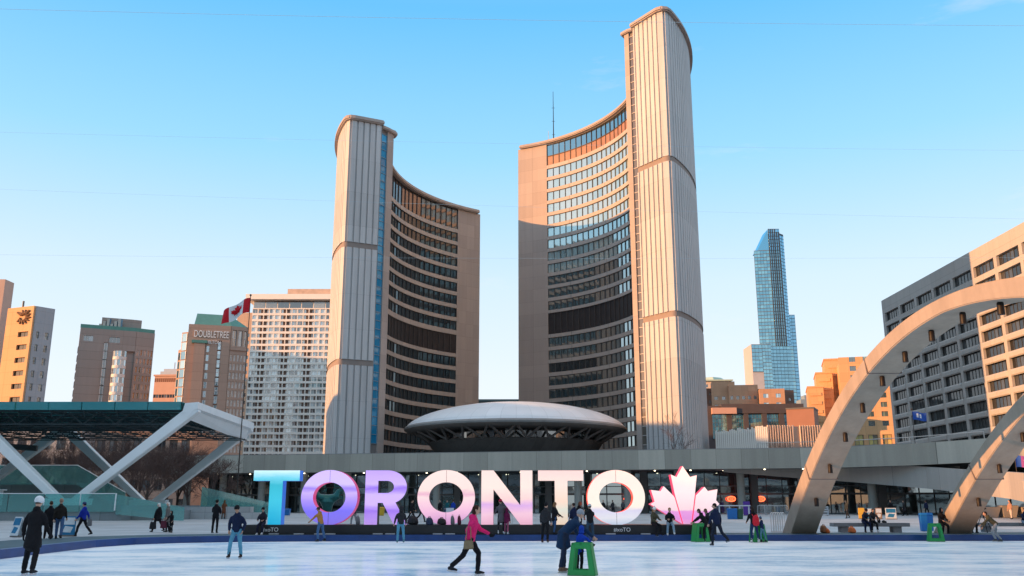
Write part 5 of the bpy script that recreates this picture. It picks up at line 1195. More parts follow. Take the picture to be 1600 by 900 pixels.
# maple leaf in three sections
lf = empty('maple_leaf_sign', (XS(1068), YS, ZP), 'giant pale pink maple leaf with glowing red edges, right end of the sign', 'sign')
LP = lambda q: [(XS(x), LZ0 + (823 - y) / 88 * HL) for x, y in q]
secs = [[(1064.5, 822), (1037, 804), (1016, 790), (1023, 786), (1018, 767), (1033, 769), (1038, 761), (1053, 777), (1054.5, 780)],
        [(1066.5, 822), (1055, 774), (1050, 742), (1059, 746), (1069, 728), (1080, 746), (1090.5, 743), (1086, 776), (1078.5, 822)],
        [(1080.5, 822), (1088, 776), (1102, 762), (1107, 769), (1122, 766), (1119, 784), (1124, 790), (1103, 806), (1091, 822)]]
for q in secs:
    vs, fs = shape2d([LP(q)], 0.05); mb = MB(); mb.add([(v.x, YS + v.y, v.z) for v in vs], fs); mb.build('face_panel', fL, lf)
    vs, fs = shape2d([LP(q)], 0.62); mb = MB(); mb.add([(v.x - 0.0, YS + 0.06 + v.y, v.z) for v in vs], fs); mb.build('side_shell', glow('lit_side_pink', (0.55, 0.03, 0.09), 0.5), lf)

# ================================================================ the two concrete arches over the rink
def arch_mat():
    m = slabs('arch_concrete', (0.37, 0.30, 0.235), 60, 60, 0.04, 0.03, 0.65, 0.28)
    t = m.node_tree; b = t.nodes['Principled BSDF']
    bn = t.nodes.new('ShaderNodeBump'); bn.inputs['Strength'].default_value = 0.25; bn.inputs['Distance'].default_value = 0.03
    lk(t, noise(t, pos(t), 3.5, 6), bn.inputs['Height']); lk(t, bn.outputs[0], b.inputs['Normal']); return m
M_arch = arch_mat()
M_spot = plain('black_spotlight', (0.015, 0.012, 0.011), 0.5, 0.2, 2, spec=0.3)
def arch(label, x0, wd=1.32):
    yc, hs_, za = 28.0, 19.0, 8.0
    r = empty('concrete_arch', (x0 + wd / 2, yc, 0.2), label, 'arch', 'concrete arches over the rink'); mb = MB(); n = 64; vs = []
    zt = lambda y: za - 7.72 * ((y - yc) / hs_) ** 2
    for i in range(n + 1):
        y = yc - hs_ + 2 * hs_ * i / n; s = abs((y - yc) / hs_); th = 0.46 + 0.42 * s
        sl = -2 * 7.72 * (y - yc) / hs_ ** 2; L = math.hypot(1, sl); ny, nz = -sl / L, 1 / L
        top = Vector((0, y, zt(y))); bot = top - Vector((0, ny, nz)) * th
        e = 0.0 if s < 0.98 else 0.0
        vs += [Vector((x0, top.y, max(.1, top.z))), Vector((x0 + wd, top.y, max(.1, top.z))), Vector((x0 + wd - 0.05, bot.y, max(-.2, bot.z))), Vector((x0 + 0.05, bot.y, max(-.2, bot.z)))]
    fs = []
    for i in range(n):
        a, b = 4 * i, 4 * i + 4; fs += [(a + k, a + (k + 1) % 4, b + (k + 1) % 4, b + k) for k in range(4)]
    fs += [(3, 2, 1, 0), (4 * n, 4 * n + 1, 4 * n + 2, 4 * n + 3)]
    mb.add(vs, fs); mb.build('span', M_arch, r, bevel=0.03)
    for y in (42.6, 34.5, 21.5, 13.4):                    # thin joints between the cast lengths
        sl = -2 * 7.72 * (y - yc) / hs_ ** 2; L = math.hypot(1, sl); d = Vector((0, 1 / L, sl / L)); nn = Vector((0, -sl / L, 1 / L)); th = 0.46 + 0.42 * abs((y - yc) / hs_)
        mb = MB(); c = Vector((x0 + wd / 2, y, zt(y))) - nn * th / 2; mb.bar(c - d * .025, c + d * .025, wd + .02, th + .02, nn); mb.build('joint', plain('arch_joint', (0.16, 0.13, 0.12), 0.8, 0.1, 1), r)
    for k in range(15):
        y = 43.9 - k * 2.28; sl = -2 * 7.72 * (y - yc) / hs_ ** 2; L = math.hypot(1, sl); nn = Vector((0, -sl / L, 1 / L)); th = 0.46 + 0.42 * abs((y - yc) / hs_)
        base = Vector((x0 + wd * 0.5, y, zt(y))) - nn * th; mb = MB(); e = base - nn * 0.10
        mb.tube([base + nn * .05, e], 0.05, 6)
        c = e + Vector((0, 0, -0.02)); mb.tube([c + Vector((0, 0, .12)), c + Vector((0, 0, .08)), c - Vector((0, 0, .24)), c - Vector((0, 0, .26))], [0.075, 0.095, 0.105, 0.10], 12); mb.build('spotlight', M_spot, r, True)
    return r
arch('pale concrete arch rising from the rink edge beside the maple leaf', 13.57)
arch('pale concrete arch rising at the right edge of the picture, beyond the bench', 21.15)

# ================================================================ flags and wires
def flag(label, cat_lab, x, y, zb, zt, L, Hf, mats, ang, pole_label, group, pattern, droop=0.25, r=0.07):
    po = empty('flagpole', (x, y, zb), pole_label, 'flagpole', group); mb = MB(); mb.tube([(x, y, zb), (x, y, zt)], [r, r * .6], 8); mb.build('pole', M_pole, po)
    mb = MB(); mb.ball((x, y, zt + .05), 0.12, None, 8, 6); mb.build('finial', M_pole, po)
    fl = empty('flag', (x, y, zt - Hf), label, 'flag', 'flags'); du = Vector((math.cos(R(ang)), math.sin(R(ang)), 0)); dn = Vector((-du.y, du.x, 0))
    def S_(u, v, o=0.0):                                  # u 0..1 from the pole outwards, v 0..1 upwards
        wv = math.sin(u * 8.5 + v * 1.2) * 0.09 * L * (0.25 + u); return Vector((x, y, zt - .25)) + du * (u * L * .93) + dn * (wv + o) + Vector((0, 0, (v - 1) * Hf - droop * L * u ** 1.25 + math.sin(u * 7) * .03 * L))
    mb = MB(); nu, nv = 36, 12
    for i in range(nu):
        for j in range(nv):
            mb.mat(pattern((i + .5) / nu)); mb.add([S_(i / nu, j / nv), S_((i + 1) / nu, j / nv), S_((i + 1) / nu, (j + 1) / nv), S_(i / nu, (j + 1) / nv)], [(0, 1, 2, 3)])
    mb.build('cloth', mats, fl, True); return fl, S_
M_pole = plain('dark_pole', (0.06, 0.05, 0.045), 0.5, 0.1, 1)
f_red, f_white, f_blue = plain('flag_red', (0.62, 0.01, 0.02), 0.7, 0.05, 1), plain('flag_white', (0.8, 0.8, 0.8), 0.7, 0.03, 1), plain('flag_blue', (0.03, 0.10, 0.42), 0.7, 0.05, 1)
def on_flag(fl, S_, loops, mat, nm):
    vs, fs = shape2d(loops, 0.0)
    for sgn in (-0.03, 0.03):
        mb = MB(); mb.add([S_(v.x, v.z, sgn) for v in vs], fs); mb.build(nm, mat, fl)
D_ = 95.0; x_ = xw(392, D_, 24)
fl, S_ = flag('red and white flag with a maple leaf, blowing left from the tall dark pole', 'flag', x_, D_, 0.4, zw(462, D_), 3.2, 1.6, [f_red, f_white], 172, 'tall dark flagpole in front of the podium, left of the letters', 'flagpoles', lambda u: 0 if (u < .25 or u > .75) else 1, 0.42)
leaf = [(0, -.46), (.03, -.2), (.28, -.25), (.22, -.14), (.47, .03), (.4, .07), (.45, .24), (.31, .21), (.27, .28), (.15, .15), (.2, .4), (.1, .35), (0, .52)]
leaf = leaf + [(-a, b) for a, b in leaf[-2:0:-1]]
on_flag(fl, S_, [[(0.5 + a * .42, .5 + b * .8) for a, b in leaf]], f_red, 'leaf_emblem')
fl, S_ = flag('blue flag with white mark on a pale pole before the grey office slab', 'flag', xw(1426, 112, 12), 112, ZT - .2, zw(640, 112), 1.75, 1.0, [f_blue, f_white], -12, 'pale flagpole on the podium edge in front of the grey office slab', 'flagpoles', lambda u: 0, 0.12, 0.05)
on_flag(fl, S_, [[(.3, .3), (.42, .3), (.42, .8), (.3, .8)], [(.5, .3), (.62, .3), (.62, .8), (.5, .8)]], f_white, 'emblem')
fl, S_ = flag('purple flag with white leaf mark at the right frame edge above the ramp', 'flag', xw(1584, 90, 7), 90, 4.0, zw(708, 90), 1.9, 1.1, [plain('flag_purple', (0.30, 0.08, 0.30), 0.7, 0.05, 1), f_blue], -8, 'short pale flagpole at the right frame edge above the ramp', 'flagpoles', lambda u: 1 if u < .3 else 0, 0.1, 0.04)
on_flag(fl, S_, [[(0.62 + a * .45, .5 + b * .75) for a, b in leaf]], f_white, 'leaf_emblem')
M_wire = plain('overhead_wire', (0.30, 0.52, 0.70), 0.6, 0.05, 1)
for (ya_, yb_), D_, lb in (((15, 40), 24, 'topmost thin overhead wire crossing the sky above both towers'), ((207, 235), 26, 'thin overhead wire crossing just under the top of the shorter tower'), ((296, 342), 28, 'third thin wire down, crossing the middle of both towers'), ((398, 402), 30, 'lowest thin overhead wire crossing the sky')):
    mb = MB(); pts = []
    for i in range(25):
        t = -0.25 + 1.5 * i / 24; py = ya_ + (yb_ - ya_) * t - 6 * (1 - (2 * t - 1) ** 2) * -0.6; pts.append((xw(t * 1600, D_, 10), D_, zw(py, D_)))
    mb.tube(pts, 0.0024 if D_ > 25 else 0.005, 5); tag(mb.build('overhead_wire', M_wire, None, True), lb, 'wire', 'overhead wires over the rink')
# ================================================================ things standing about
def Dp(py):                                # distance of a ground point of the plaza or deck seen at photo row py
    D = 60.0
    for _ in range(40): D = 0.5 * D + 0.5 * (CAM_H - gz(D)) * 1494 / max(1, py - 790)
    return D
def Di(py): return CAM_H * 1494 / (py - 790)          # on the ice
def XY(px, D, z=0.8): return xw(px, D, z), D
M_green_pl = plain('green_plastic', (0.015, 0.28, 0.07), 0.4, 0.12, 3, spec=0.5)
def skate_aid(px, D, ang, label, s=1.0, z=0.0):
    r = empty('skating_aid', (0, 0, 0), label, 'skating aid', 'green skating aids'); Hh, wb, wt, dp = .74 * s, .66 * s, .44 * s, .46 * s
    outer = [(-wb / 2, 0), (wb / 2, 0), (wt / 2, Hh), (-wt / 2, Hh)]; inner = [(-wb / 2 + .15 * s, .13 * s), (wb / 2 - .15 * s, .13 * s), (wt / 2 - .09 * s, Hh - .14 * s), (-wt / 2 + .09 * s, Hh - .14 * s)]
    for y in (-dp / 2, dp / 2 - .06 * s):
        vs, fs = shape2d([outer, inner], .06 * s); mb = MB(); mb.add([(v.x, v.y + y, v.z + .01) for v in vs], fs); mb.build('side_frame', M_green_pl, r, bevel=0.01)
    mb = MB(); mb.hexa([(wb / 2 - .02, -dp / 2 + .05, .02), (wb / 2 + .01, -dp / 2 + .05, .02), (wb / 2 + .01, dp / 2 - .05, .02), (wb / 2 - .02, dp / 2 - .05, .02), (wt / 2 - .02, -dp / 2 + .05, Hh - .01), (wt / 2 + .01, -dp / 2 + .05, Hh - .01), (wt / 2 + .01, dp / 2 - .05, Hh - .01), (wt / 2 - .02, dp / 2 - .05, Hh - .01)]); mb.build('front_panel', M_green_pl, r)
    mb = MB(); mb.tube([(-wt / 2 + .03, -dp / 2, Hh - .02), (-wt / 2 + .03, dp / 2, Hh - .02)], .03 * s, 8); mb.tube([(0, -dp / 2, Hh - .02), (0, dp / 2, Hh - .02)], .03 * s, 8); mb.build('handle', M_green_pl, r)
    for y in (-dp / 2 + .03 * s, dp / 2 - .03 * s):
        mb = MB(); mb.box(-wb / 2, wb / 2, y - .02, y + .02, 0, .015); mb.build('runner', M_wframe, r)
    x, y = XY(px, D, .4); return place(r, (x, y, z), R(ang))
skate_aid(910, 22.3, -14, 'nearest green plastic skating aid, held by the child in blue on the ice')
skate_aid(1094, 42.6, 196, 'green plastic skating aid pushed by two dark figures before the maple leaf', 1.1)
skate_aid(1184, 42.2, 15, 'green plastic skating aid with the child beside the red backpack', 1.05)
skate_aid(1461, 42.9, 165, 'green plastic skating aid parked at the kerb below the second arch', 1.08)

M_bench = slabs('bench_concrete', (0.20, 0.20, 0.21), 3, 3, 0.06, 0.02)
def bench(x0, x1, D, label, legs):
    z = gz(D); r = empty('bench', (xw((x0 + x1) / 2, D, .5), D, z), label, 'bench', 'concrete benches along the rink')
    mb = MB(); mb.box(xw(x0, D, .5), xw(x1, D, .5), D - .35, D + .35, z + .28, z + .46); mb.build('seat', M_bench, r, bevel=.015)
    for a, b in legs: mb = MB(); mb.box(xw(a, D, .4), xw(b, D, .4), D - .25, D + .25, z, z + .281); mb.build('leg', M_bench, r)
bench(1300, 1418, 47.8, 'dark concrete bench with two people seated on it, between the arches', ((1312, 1324), (1393, 1406)))
bench(1529, 1640, 48.4, 'dark concrete bench behind the bending skater, cut by the right frame edge', ((1536, 1546), (1615, 1625)))

def bin_(px, py, w_, h_, mat, label, name='recycling_bin', cat='bin', lidm=None, D=None, group=None):
    D = D or Dp(py); z = gz(D); x, y = XY(px, D, z + .4); r = empty(name, (x, y, z), label, cat, group)
    mb = MB(); a, b = w_ * .43, w_ * .5; mb.hexa([(x - a, y - a, z), (x + a, y - a, z), (x + a, y + a, z), (x - a, y + a, z), (x - b, y - b, z + h_ * .86), (x + b, y - b, z + h_ * .86), (x + b, y + b, z + h_ * .86), (x - b, y + b, z + h_ * .86)]); mb.build('body', mat, r, bevel=.02)
    mb = MB(); c = w_ * .54; mb.hexa([(x - c, y - c, z + h_ * .86), (x + c, y - c, z + h_ * .86), (x + c, y + c, z + h_ * .86), (x - c, y + c, z + h_ * .86), (x - c * .9, y - c * .8, z + h_), (x + c * .9, y - c * .8, z + h_), (x + c * .9, y + c * .9, z + h_ * .97), (x - c * .9, y + c * .9, z + h_ * .97)]); mb.build('lid', lidm or mat, r, bevel=.02); return r
B_blue, B_green, B_yel, B_wht = plain('bin_blue', (0.01, 0.16, 0.48), 0.4, 0.1, 2, spec=.5), plain('bin_green', (0.02, 0.09, 0.05), 0.45, 0.1, 2, spec=.5), plain('bin_yellow', (0.62, 0.38, 0.02), 0.45, 0.1, 2, spec=.5), plain('bin_white', (0.6, 0.64, 0.68), 0.45, 0.08, 2)
bin_(1140.5, 811, .46, .94, B_blue, 'left one of the blue bins behind the maple leaf', group='bins on the plaza'); bin_(1147.5, 811, .46, .94, B_blue, 'right blue bin, next to the green bin behind the maple leaf', group='bins on the plaza')
bin_(1156, 811, .5, .92, B_green, 'dark green bin beside the two blue bins behind the maple leaf', group='bins on the plaza')
bin_(1443, 829, .34, .95, B_blue, 'blue bin at the left foot of the second arch', D=49.5, group='bins by the arch'); bin_(1452, 829, .34, .95, B_blue, 'blue bin touching the second arch, right of its twin', D=50.2, group='bins by the arch')
bin_(596, 803, .62, .95, B_yel, 'yellow box seen through the leg of the letter R', 'newspaper_box', 'newspaper box', D=104)
bin_(447, 802, .9, .75, B_blue, 'blue box seen right of the stem of the first letter T', 'newspaper_box', 'newspaper box', D=106)
def stand(px, py, w_, h_, mats, label, name, cat, tilt=0.0, D=None, ang=0.0):
    """upright poster stand: frame, printed panel, feet"""
    D = D or Dp(py); z = gz(D); x, y = XY(px, D, z + .5); r = empty(name, (0, 0, 0), label, cat)
    for k, s in (('panel', 1),) if not tilt else (('panel', 1), ('back_panel', -1)):
        mb = MB(); yo = -tilt * s; f = [(-w_ / 2, yo - .02, .06), (w_ / 2, yo - .02, .06), (w_ / 2, yo + .02, .06), (-w_ / 2, yo + .02, .06), (-w_ / 2, -.02 if tilt else -.02, h_), (w_ / 2, -.02, h_), (w_ / 2, .02, h_), (-w_ / 2, .02, h_)]
        mb.hexa(f); mb.build(k, mats[0], r)
        if k == 'panel' and len(mats) > 1:
            mb = MB(); g = lambda u, v: (u * w_, yo * (1 - v) - .027, .06 + v * (h_ - .06))
            mb.add([g(-.44, .55), g(.44, .55), g(.44, .93), g(-.44, .93)], [(0, 1, 2, 3)]); mb.add([g(-.36, .15), g(.2, .12), g(.36, .42), g(-.2, .48)], [(0, 1, 2, 3)]); mb.build('print', mats[1], r)
    mb = MB(); mb.box(-w_ / 2, w_ / 2, -.2, .2, 0, .06); mb.build('base', M_wframe, r); return place(r, (x, y, z), R(ang))
Sb, Sw, Sy, Sbr = plain('poster_blue', (0.02, 0.18, 0.36), 0.5, 0.2, 4), plain('poster_white', (0.6, 0.66, 0.7), 0.5, 0.15, 4), plain('poster_yellow', (0.7, 0.42, 0.06), 0.5, 0.1, 4), plain('poster_brown', (0.3, 0.2, 0.14), 0.5, 0.3, 5)
stand(29, 837, .42, .85, [Sw, Sb], 'white and blue folding sandwich board at the far left of the rink', 'sandwich_board', 'sandwich board', .2, 40.5, -20)
stand(107, 838, .62, .86, [Sb, Sw], 'blue poster board between the man in jeans and the man in the blue jacket', 'poster_board', 'poster board', 0, 41.5, 5)
for px, mt, lb, w_ in ((1346, [Sy], 'yellow box first in the row of small boxes behind the seated pair', .55), (1359, [Sb, Sw], 'blue and white poster box, second in the row behind the bench', .62), (1373, [Sbr, Sw], 'brown poster box between the two blue and white ones', .55), (1392, [Sw, Sb], 'white and blue poster box, last and largest in the row behind the bench', .95)): stand(px, 810, w_, .98, mt, lb, 'poster_box', 'poster box', 0, Dp(811) - (px - 1346) * .02)
# planters in the sun by the ramp
M_planter = slabs('planter_stone', (0.42, 0.38, 0.34), 4, 4, 0.05, 0.02)
for px, w_, lb in ((1543, 2.1, 'tapered stone planter lying left of the walking woman, in the sun'), (1574, 1.7, 'tallest tapered stone planter behind the walking woman in the sun'), (1606, 1.9, 'tapered stone planter cut by the right frame edge')):
    D = 92; z = gz(D); x, y = XY(px, D, 1); r = empty('planter', (x, y, z), lb, 'planter', 'stone planters by the ramp'); h_ = 1.0 if px != 1574 else 1.15
    mb = MB(); mb.hexa([(x - w_ * .36, y - .5, z), (x + w_ * .36, y - .5, z), (x + w_ * .36, y + .5, z), (x - w_ * .36, y + .5, z), (x - w_ / 2, y - .7, z + h_), (x + w_ / 2, y - .7, z + h_), (x + w_ / 2, y + .7, z + h_), (x - w_ / 2, y + .7, z + h_)]); mb.build('tub', M_planter, r, bevel=.04)
    mb = MB(); mb.box(x - w_ / 2 + .1, x + w_ / 2 - .1, y - .6, y + .6, z + h_ - .05, z + h_ + .02); mb.build('soil', plain('soil', (0.06, 0.045, 0.035), 0.9, 0.3, 3), r)
# crowd barriers and hoops
M_galv = plain('galvanised_steel', (0.50, 0.52, 0.54), 0.4, 0.1, 2, metal=.5)
M_hoop = plain('pale_painted_steel', (0.62, 0.60, 0.58), 0.4, 0.08, 2)
def barrier(px, D, L, ang, label):
    z = gz(D); r = empty('crowd_barrier', (0, 0, 0), label, 'barrier', 'steel crowd barriers')
    mb = MB(); mb.tube([(-L / 2, 0, .12), (-L / 2, 0, 1.0), (-L / 2 + .1, 0, 1.08), (L / 2 - .1, 0, 1.08), (L / 2, 0, 1.0), (L / 2, 0, .12), (-L / 2, 0, .12)], .03, 6); mb.build('frame', M_galv, r)
    mb = MB(); n = int(L / .14)
    for i in range(1, n): mb.tube([(-L / 2 + L * i / n, 0, .12), (-L / 2 + L * i / n, 0, 1.08)], .014, 4)
    mb.build('rail_grille', M_galv, r)
    for s in (-1, 1): mb = MB(); mb.box(s * L * .4 - .03, s * L * .4 + .03, -.3, .3, 0, .12); mb.build('foot', M_galv, r)
    x, y = XY(px, D, .8); return place(r, (x, y, z), R(ang))
for px, lb in ((1192, 'steel crowd barrier with a grey sheet behind the red-backpack figure, left of three'), (1205, 'middle steel crowd barrier by the glass left of the first arch'), (1221, 'steel crowd barrier partly hidden by the first arch')): barrier(px, 108, 1.5 if px > 1192 else 1.2, 0, lb)
barrier(300, 92, 2.2, 5, 'steel crowd barrier right of the stage wall, left one'); barrier(335, 93, 2.2, -4, 'steel crowd barrier in front of the podium, nearest the flagpole')
br_ = empty('bicycle_rack', (xw(1213, 47.6, .6), 47.6, .28), 'pale hooped bicycle rack left of the first arch foot', 'bicycle rack')
for i in range(6):
    x = xw(1205 + i * 4.4, 47.6, .6); mb = MB(); mb.tube([(x, 47.6 + .1 * i, .28), (x, 47.6 + .1 * i, 1.15)] + [(x + .14 - .14 * math.cos(R(a)), 47.6 + .1 * i + .5 * (1 - math.cos(R(a))) * .5, 1.15 + .1 * math.sin(R(a))) for a in range(20, 181, 20)] + [(x + .28, 48.1 + .1 * i, .28)], .022, 6); mb.build('hoop', M_hoop, br_)
mb = MB(); mb.box(xw(1204, 47.6, .4), xw(1230, 47.6, .4), 47.5, 47.56, .28, .34); mb.build('base_rail', M_hoop, br_)
ct = empty('white_cart', (xw(1286, 104, 1), 104, gz(104)), 'small white rack cart by the glass, right of the first arch', 'cart'); x = xw(1286, 104, 1); z = gz(104)
for k in range(4): mb = MB(); mb.box(x - .55, x + .55, 103.8, 104.2, z + .12 + k * .26, z + .2 + k * .26); mb.build('shelf', B_wht, ct)
mb = MB()
for s in (-.55, .5): mb.box(x + s, x + s + .05, 103.78, 104.22, z, z + 1.0)
mb.build('upright', B_wht, ct)
cn = empty('white_counter', (xw(1146, 100, 1), 100, gz(100)), 'long white counter rail right of the leaf, in front of the glass', 'counter'); z = gz(100)
mb = MB(); mb.box(xw(1122, 100, 1.5), xw(1172, 100, 1.5), 99.8, 100.2, z + 1.05, z + 1.16); mb.build('top', B_wht, cn)
for px in (1124, 1140, 1156, 1170): mb = MB(); mb.box(xw(px, 100, 1.2) - .05, xw(px, 100, 1.2) + .05, 99.9, 100.1, z, z + 1.05); mb.build('leg', B_wht, cn)
stand(1167, 800, .75, 1.55, [plain('board_purple', (0.10, 0.04, 0.30), 0.5, 0.1, 2)], 'purple notice board standing behind the white counter', 'notice_board', 'notice board', 0, 104)
# dark bronze sculpture behind the second letter (a plain rounded form of that size and colour)
sc = empty('bronze_sculpture', (xw(512, 92, 2), 92, gz(92)), 'rounded green-black bronze sculpture on a pale plinth, seen through the violet letter O', 'sculpture'); x = xw(512, 92, 2); z = gz(92)
mb = MB(); mb.box(x - .5, x + .5, 91.6, 92.4, z, z + .55); mb.build('plinth', B_wht, sc)
M_brz = plain('green_bronze', (0.02, 0.10, 0.10), 0.3, 0.3, 1.5, metal=.6); mb = MB()
mb.tube([(x, 92, z + .5), (x, 92, z + 1.0), (x - .05, 92, z + 1.5), (x, 92, z + 1.9)], [.38, .5, .75, .55], 16)
mb.tube([(x - 1.15, 92, z + 2.55), (x - .95, 92, z + 2.0), (x - .3, 92, z + 1.75), (x + .3, 92, z + 1.75), (x + .9, 92, z + 2.05), (x + 1.05, 92, z + 2.7)], [.12, .36, .5, .5, .38, .14], 16); so = mb.build('body', M_brz, sc, True); PENDING.append((so, .05, None, None))
# bags
def bag(px, D, z, w_, h_, mat, label, name='backpack', cat='bag', flat=False):
    x, y = XY(px, D, z + .1); r = empty(name, (x, y, z), label, cat, 'bags left at the rink edge'); mb = MB()
    n = [(w_ * .40, w_ * .26), (w_ * .5, w_ * .36), (w_ * .47, w_ * .33), (w_ * .36, w_ * .24), (w_ * .12, w_ * .1)]
    mb.tube([(x, y, z), (x + .01, y, z + h_ * .15), (x, y, z + h_ * .6), (x - .01, y, z + h_ * .88), (x, y, z + h_)], [(b, a) for a, b in n] if False else [(a, b) for a, b in n], 14); o = mb.build('body', mat, r, True)
    mb = MB(); mb.ball((x + w_ * .02, y - w_ * .3, z + h_ * .34), (w_ * .32, w_ * .12, h_ * .24)); mb.build('pocket', mat, r, True)
    mb = MB(); mb.tube([(x - w_ * .12, y, z + h_ * .93), (x - w_ * .08, y, z + h_ * 1.1), (x + w_ * .08, y, z + h_ * 1.1), (x + w_ * .12, y, z + h_ * .93)], w_ * .03, 6, False); mb.build('strap', mat, r); return r
K_blk, K_navy, K_gry, K_mar = plain('bag_black', (0.012, 0.012, 0.015), 0.6, 0.2, 4), plain('bag_navy', (0.015, 0.025, 0.06), 0.6, 0.2, 4), plain('bag_grey', (0.16, 0.16, 0.17), 0.7, 0.2, 4), plain('bag_maroon', (0.09, 0.012, 0.03), 0.6, 0.2, 4)
K_or, K_brn = plain('bag_orange', (0.55, 0.13, 0.03), 0.6, 0.2, 4), plain('bag_brown', (0.22, 0.10, 0.05), 0.7, 0.25, 4)
bag(645, 44.5, ZP, .72, .42, K_blk, 'big black bag on the plinth right of the letter R', 'holdall'); bag(671, 44.1, ZP - .02, .5, .36, K_navy, 'navy bag on the plinth below the left of the pink O'); bag(690, 44.4, ZP, .62, .30, K_blk, 'low black bag on the plinth under the pink O', 'holdall')
bag(707, 44.3, ZP, .28, .42, K_gry, 'grey upright backpack on the plinth, left of the maroon one'); bag(717.5, 44.3, ZP, .26, .42, K_mar, 'maroon backpack on the plinth between pink O and N'); bag(559, 44.5, ZP, .3, .4, K_gry, 'small grey bag on the plinth between the violet O and the R')
bag(1271, 46.2, .28, .38, .36, K_blk, 'round black bag on the deck just right of the first arch foot'); bag(1287, 46.2, .28, .5, .38, K_brn, 'brown bag with fur-like top on the deck, second from the first arch'); bag(1293, 46.0, .28, .3, .22, K_or, 'small red-orange bag touching the brown bag by the first arch')
bag(1331, 46.4, .28, .5, .3, K_or, 'orange bag on the deck in front of the dark bench'); bag(1373, 47.7, .28 + .46, .22, .26, K_blk, 'small black bag standing on the bench beside the seated pair'); bag(1381, 47.7, .28 + .46, .34, .12, K_blk, 'flat black glove heap on the bench right of the bag', 'glove_heap', 'gloves')
# pushchair at the plinth
ps = empty('pushchair', (0, 0, 0), 'dark folding pushchair heaped with coats, between the last T and the O', 'pushchair')
for s in (-.22, .22):
    mb = MB(); mb.tube([(s, -.35, .1), (s, .0, .55), (s, .32, .95)], .018, 6); mb.tube([(s, .3, .1), (s, .0, .55)], .018, 6); mb.build('frame', K_blk, ps)
    for y in (-.35, .3): mb = MB(); mb.tube([(s - .02, y, .1), (s + .02, y, .1)], .1, 14); mb.build('wheel', K_blk, ps)
mb = MB(); mb.box(-.2, .2, -.25, .15, .42, .5); mb.hexa([(-.2, .1, .48), (.2, .1, .48), (.2, .16, .48), (-.2, .16, .48), (-.2, .25, .95), (.2, .25, .95), (.2, .31, .95), (-.2, .31, .95)]); mb.build('seat', K_gry, ps)
mb = MB(); mb.ball((0, .08, .85), (.26, .3, .2)); mb.build('hood', K_blk, ps, True); place(ps, (xw(883, 46.6, .8), 46.6, .28), R(100))
# camera tripod
tp = empty('tripod', (0, 0, 0), 'black camera tripod with a camera on top, right of the cameraman in black', 'tripod')
for a in (90, 210, 330): mb = MB(); mb.tube([(.45 * math.cos(R(a)), .45 * math.sin(R(a)), 0), (.04 * math.cos(R(a)), .04 * math.sin(R(a)), .98)], .018, 6); mb.build('leg', K_blk, tp)
mb = MB(); mb.tube([(0, 0, .7), (0, 0, 1.12)], .022, 8); mb.build('column', K_blk, tp)
cb = MB(); cb.box(-.08, .08, -.05, .05, 1.12, 1.24); cb.tube([(0, .05, 1.18), (0, .2, 1.18)], .04, 10); ob = cb.build('camera', K_blk, tp); place(tp, (xw(1537, 46.3, .9), 46.3, .28), R(200))
# ================================================================ people
SK = {}
def cloth(c, r=0.85):
    k = 'cloth_%02x%02x%02x' % tuple(int(255 * x) for x in c)
    return plain(k, c, r, 0.22, 9.0, spec=0.15)
skin_l, skin_m, skin_d = plain('skin_light', (0.55, 0.33, 0.24), 0.5, 0.05, 8), plain('skin_tan', (0.42, 0.24, 0.16), 0.5, 0.05, 8), plain('skin_dark', (0.20, 0.11, 0.07), 0.5, 0.05, 8)
M_eye, M_lip = plain('eye', (0.03, 0.025, 0.02), 0.2, 0.05, 5, spec=.5), plain('lip', (0.40, 0.12, 0.11), 0.5, 0.05, 5)
M_blade = plain('skate_blade', (0.6, 0.6, 0.62), 0.25, 0.05, 2, metal=.9)
def btube(mb, pts, rad, xref=Vector((1, 0, 0)), seg=14):
    """tube with elliptical rings; rx along xref, ry across; rounded ends"""
    pts = [Vector(p) for p in pts]; n = len(pts); vs = []; fs = []
    for i, p in enumerate(pts):
        d = (pts[min(n - 1, i + 1)] - pts[max(0, i - 1)]).normalized(); a = xref - d * xref.dot(d)
        a = a.normalized() if a.length > 1e-4 else d.orthogonal().normalized(); b = d.cross(a)
        rx, ry = rad[i] if isinstance(rad[i], tuple) else (rad[i], rad[i])
        for k in range(seg): t = 2 * math.pi * k / seg; vs.append(p + a * math.cos(t) * rx + b * math.sin(t) * ry)
    for i in range(n - 1):
        for k in range(seg): k2 = (k + 1) % seg; fs.append((i * seg + k, i * seg + k2, (i + 1) * seg + k2, (i + 1) * seg + k))
    d0 = (pts[0] - pts[1]).normalized(); d1 = (pts[-1] - pts[-2]).normalized()
    m0 = min(rad[0]) if isinstance(rad[0], tuple) else rad[0]; m1 = min(rad[-1]) if isinstance(rad[-1], tuple) else rad[-1]
    c = len(vs); vs += [pts[0] + d0 * m0 * .6, pts[-1] + d1 * m1 * .6]
    for k in range(seg): k2 = (k + 1) % seg; fs.append((c, k2, k)); fs.append((c + 1, (n - 1) * seg + k, (n - 1) * seg + k2))
    mb.add(vs, fs)
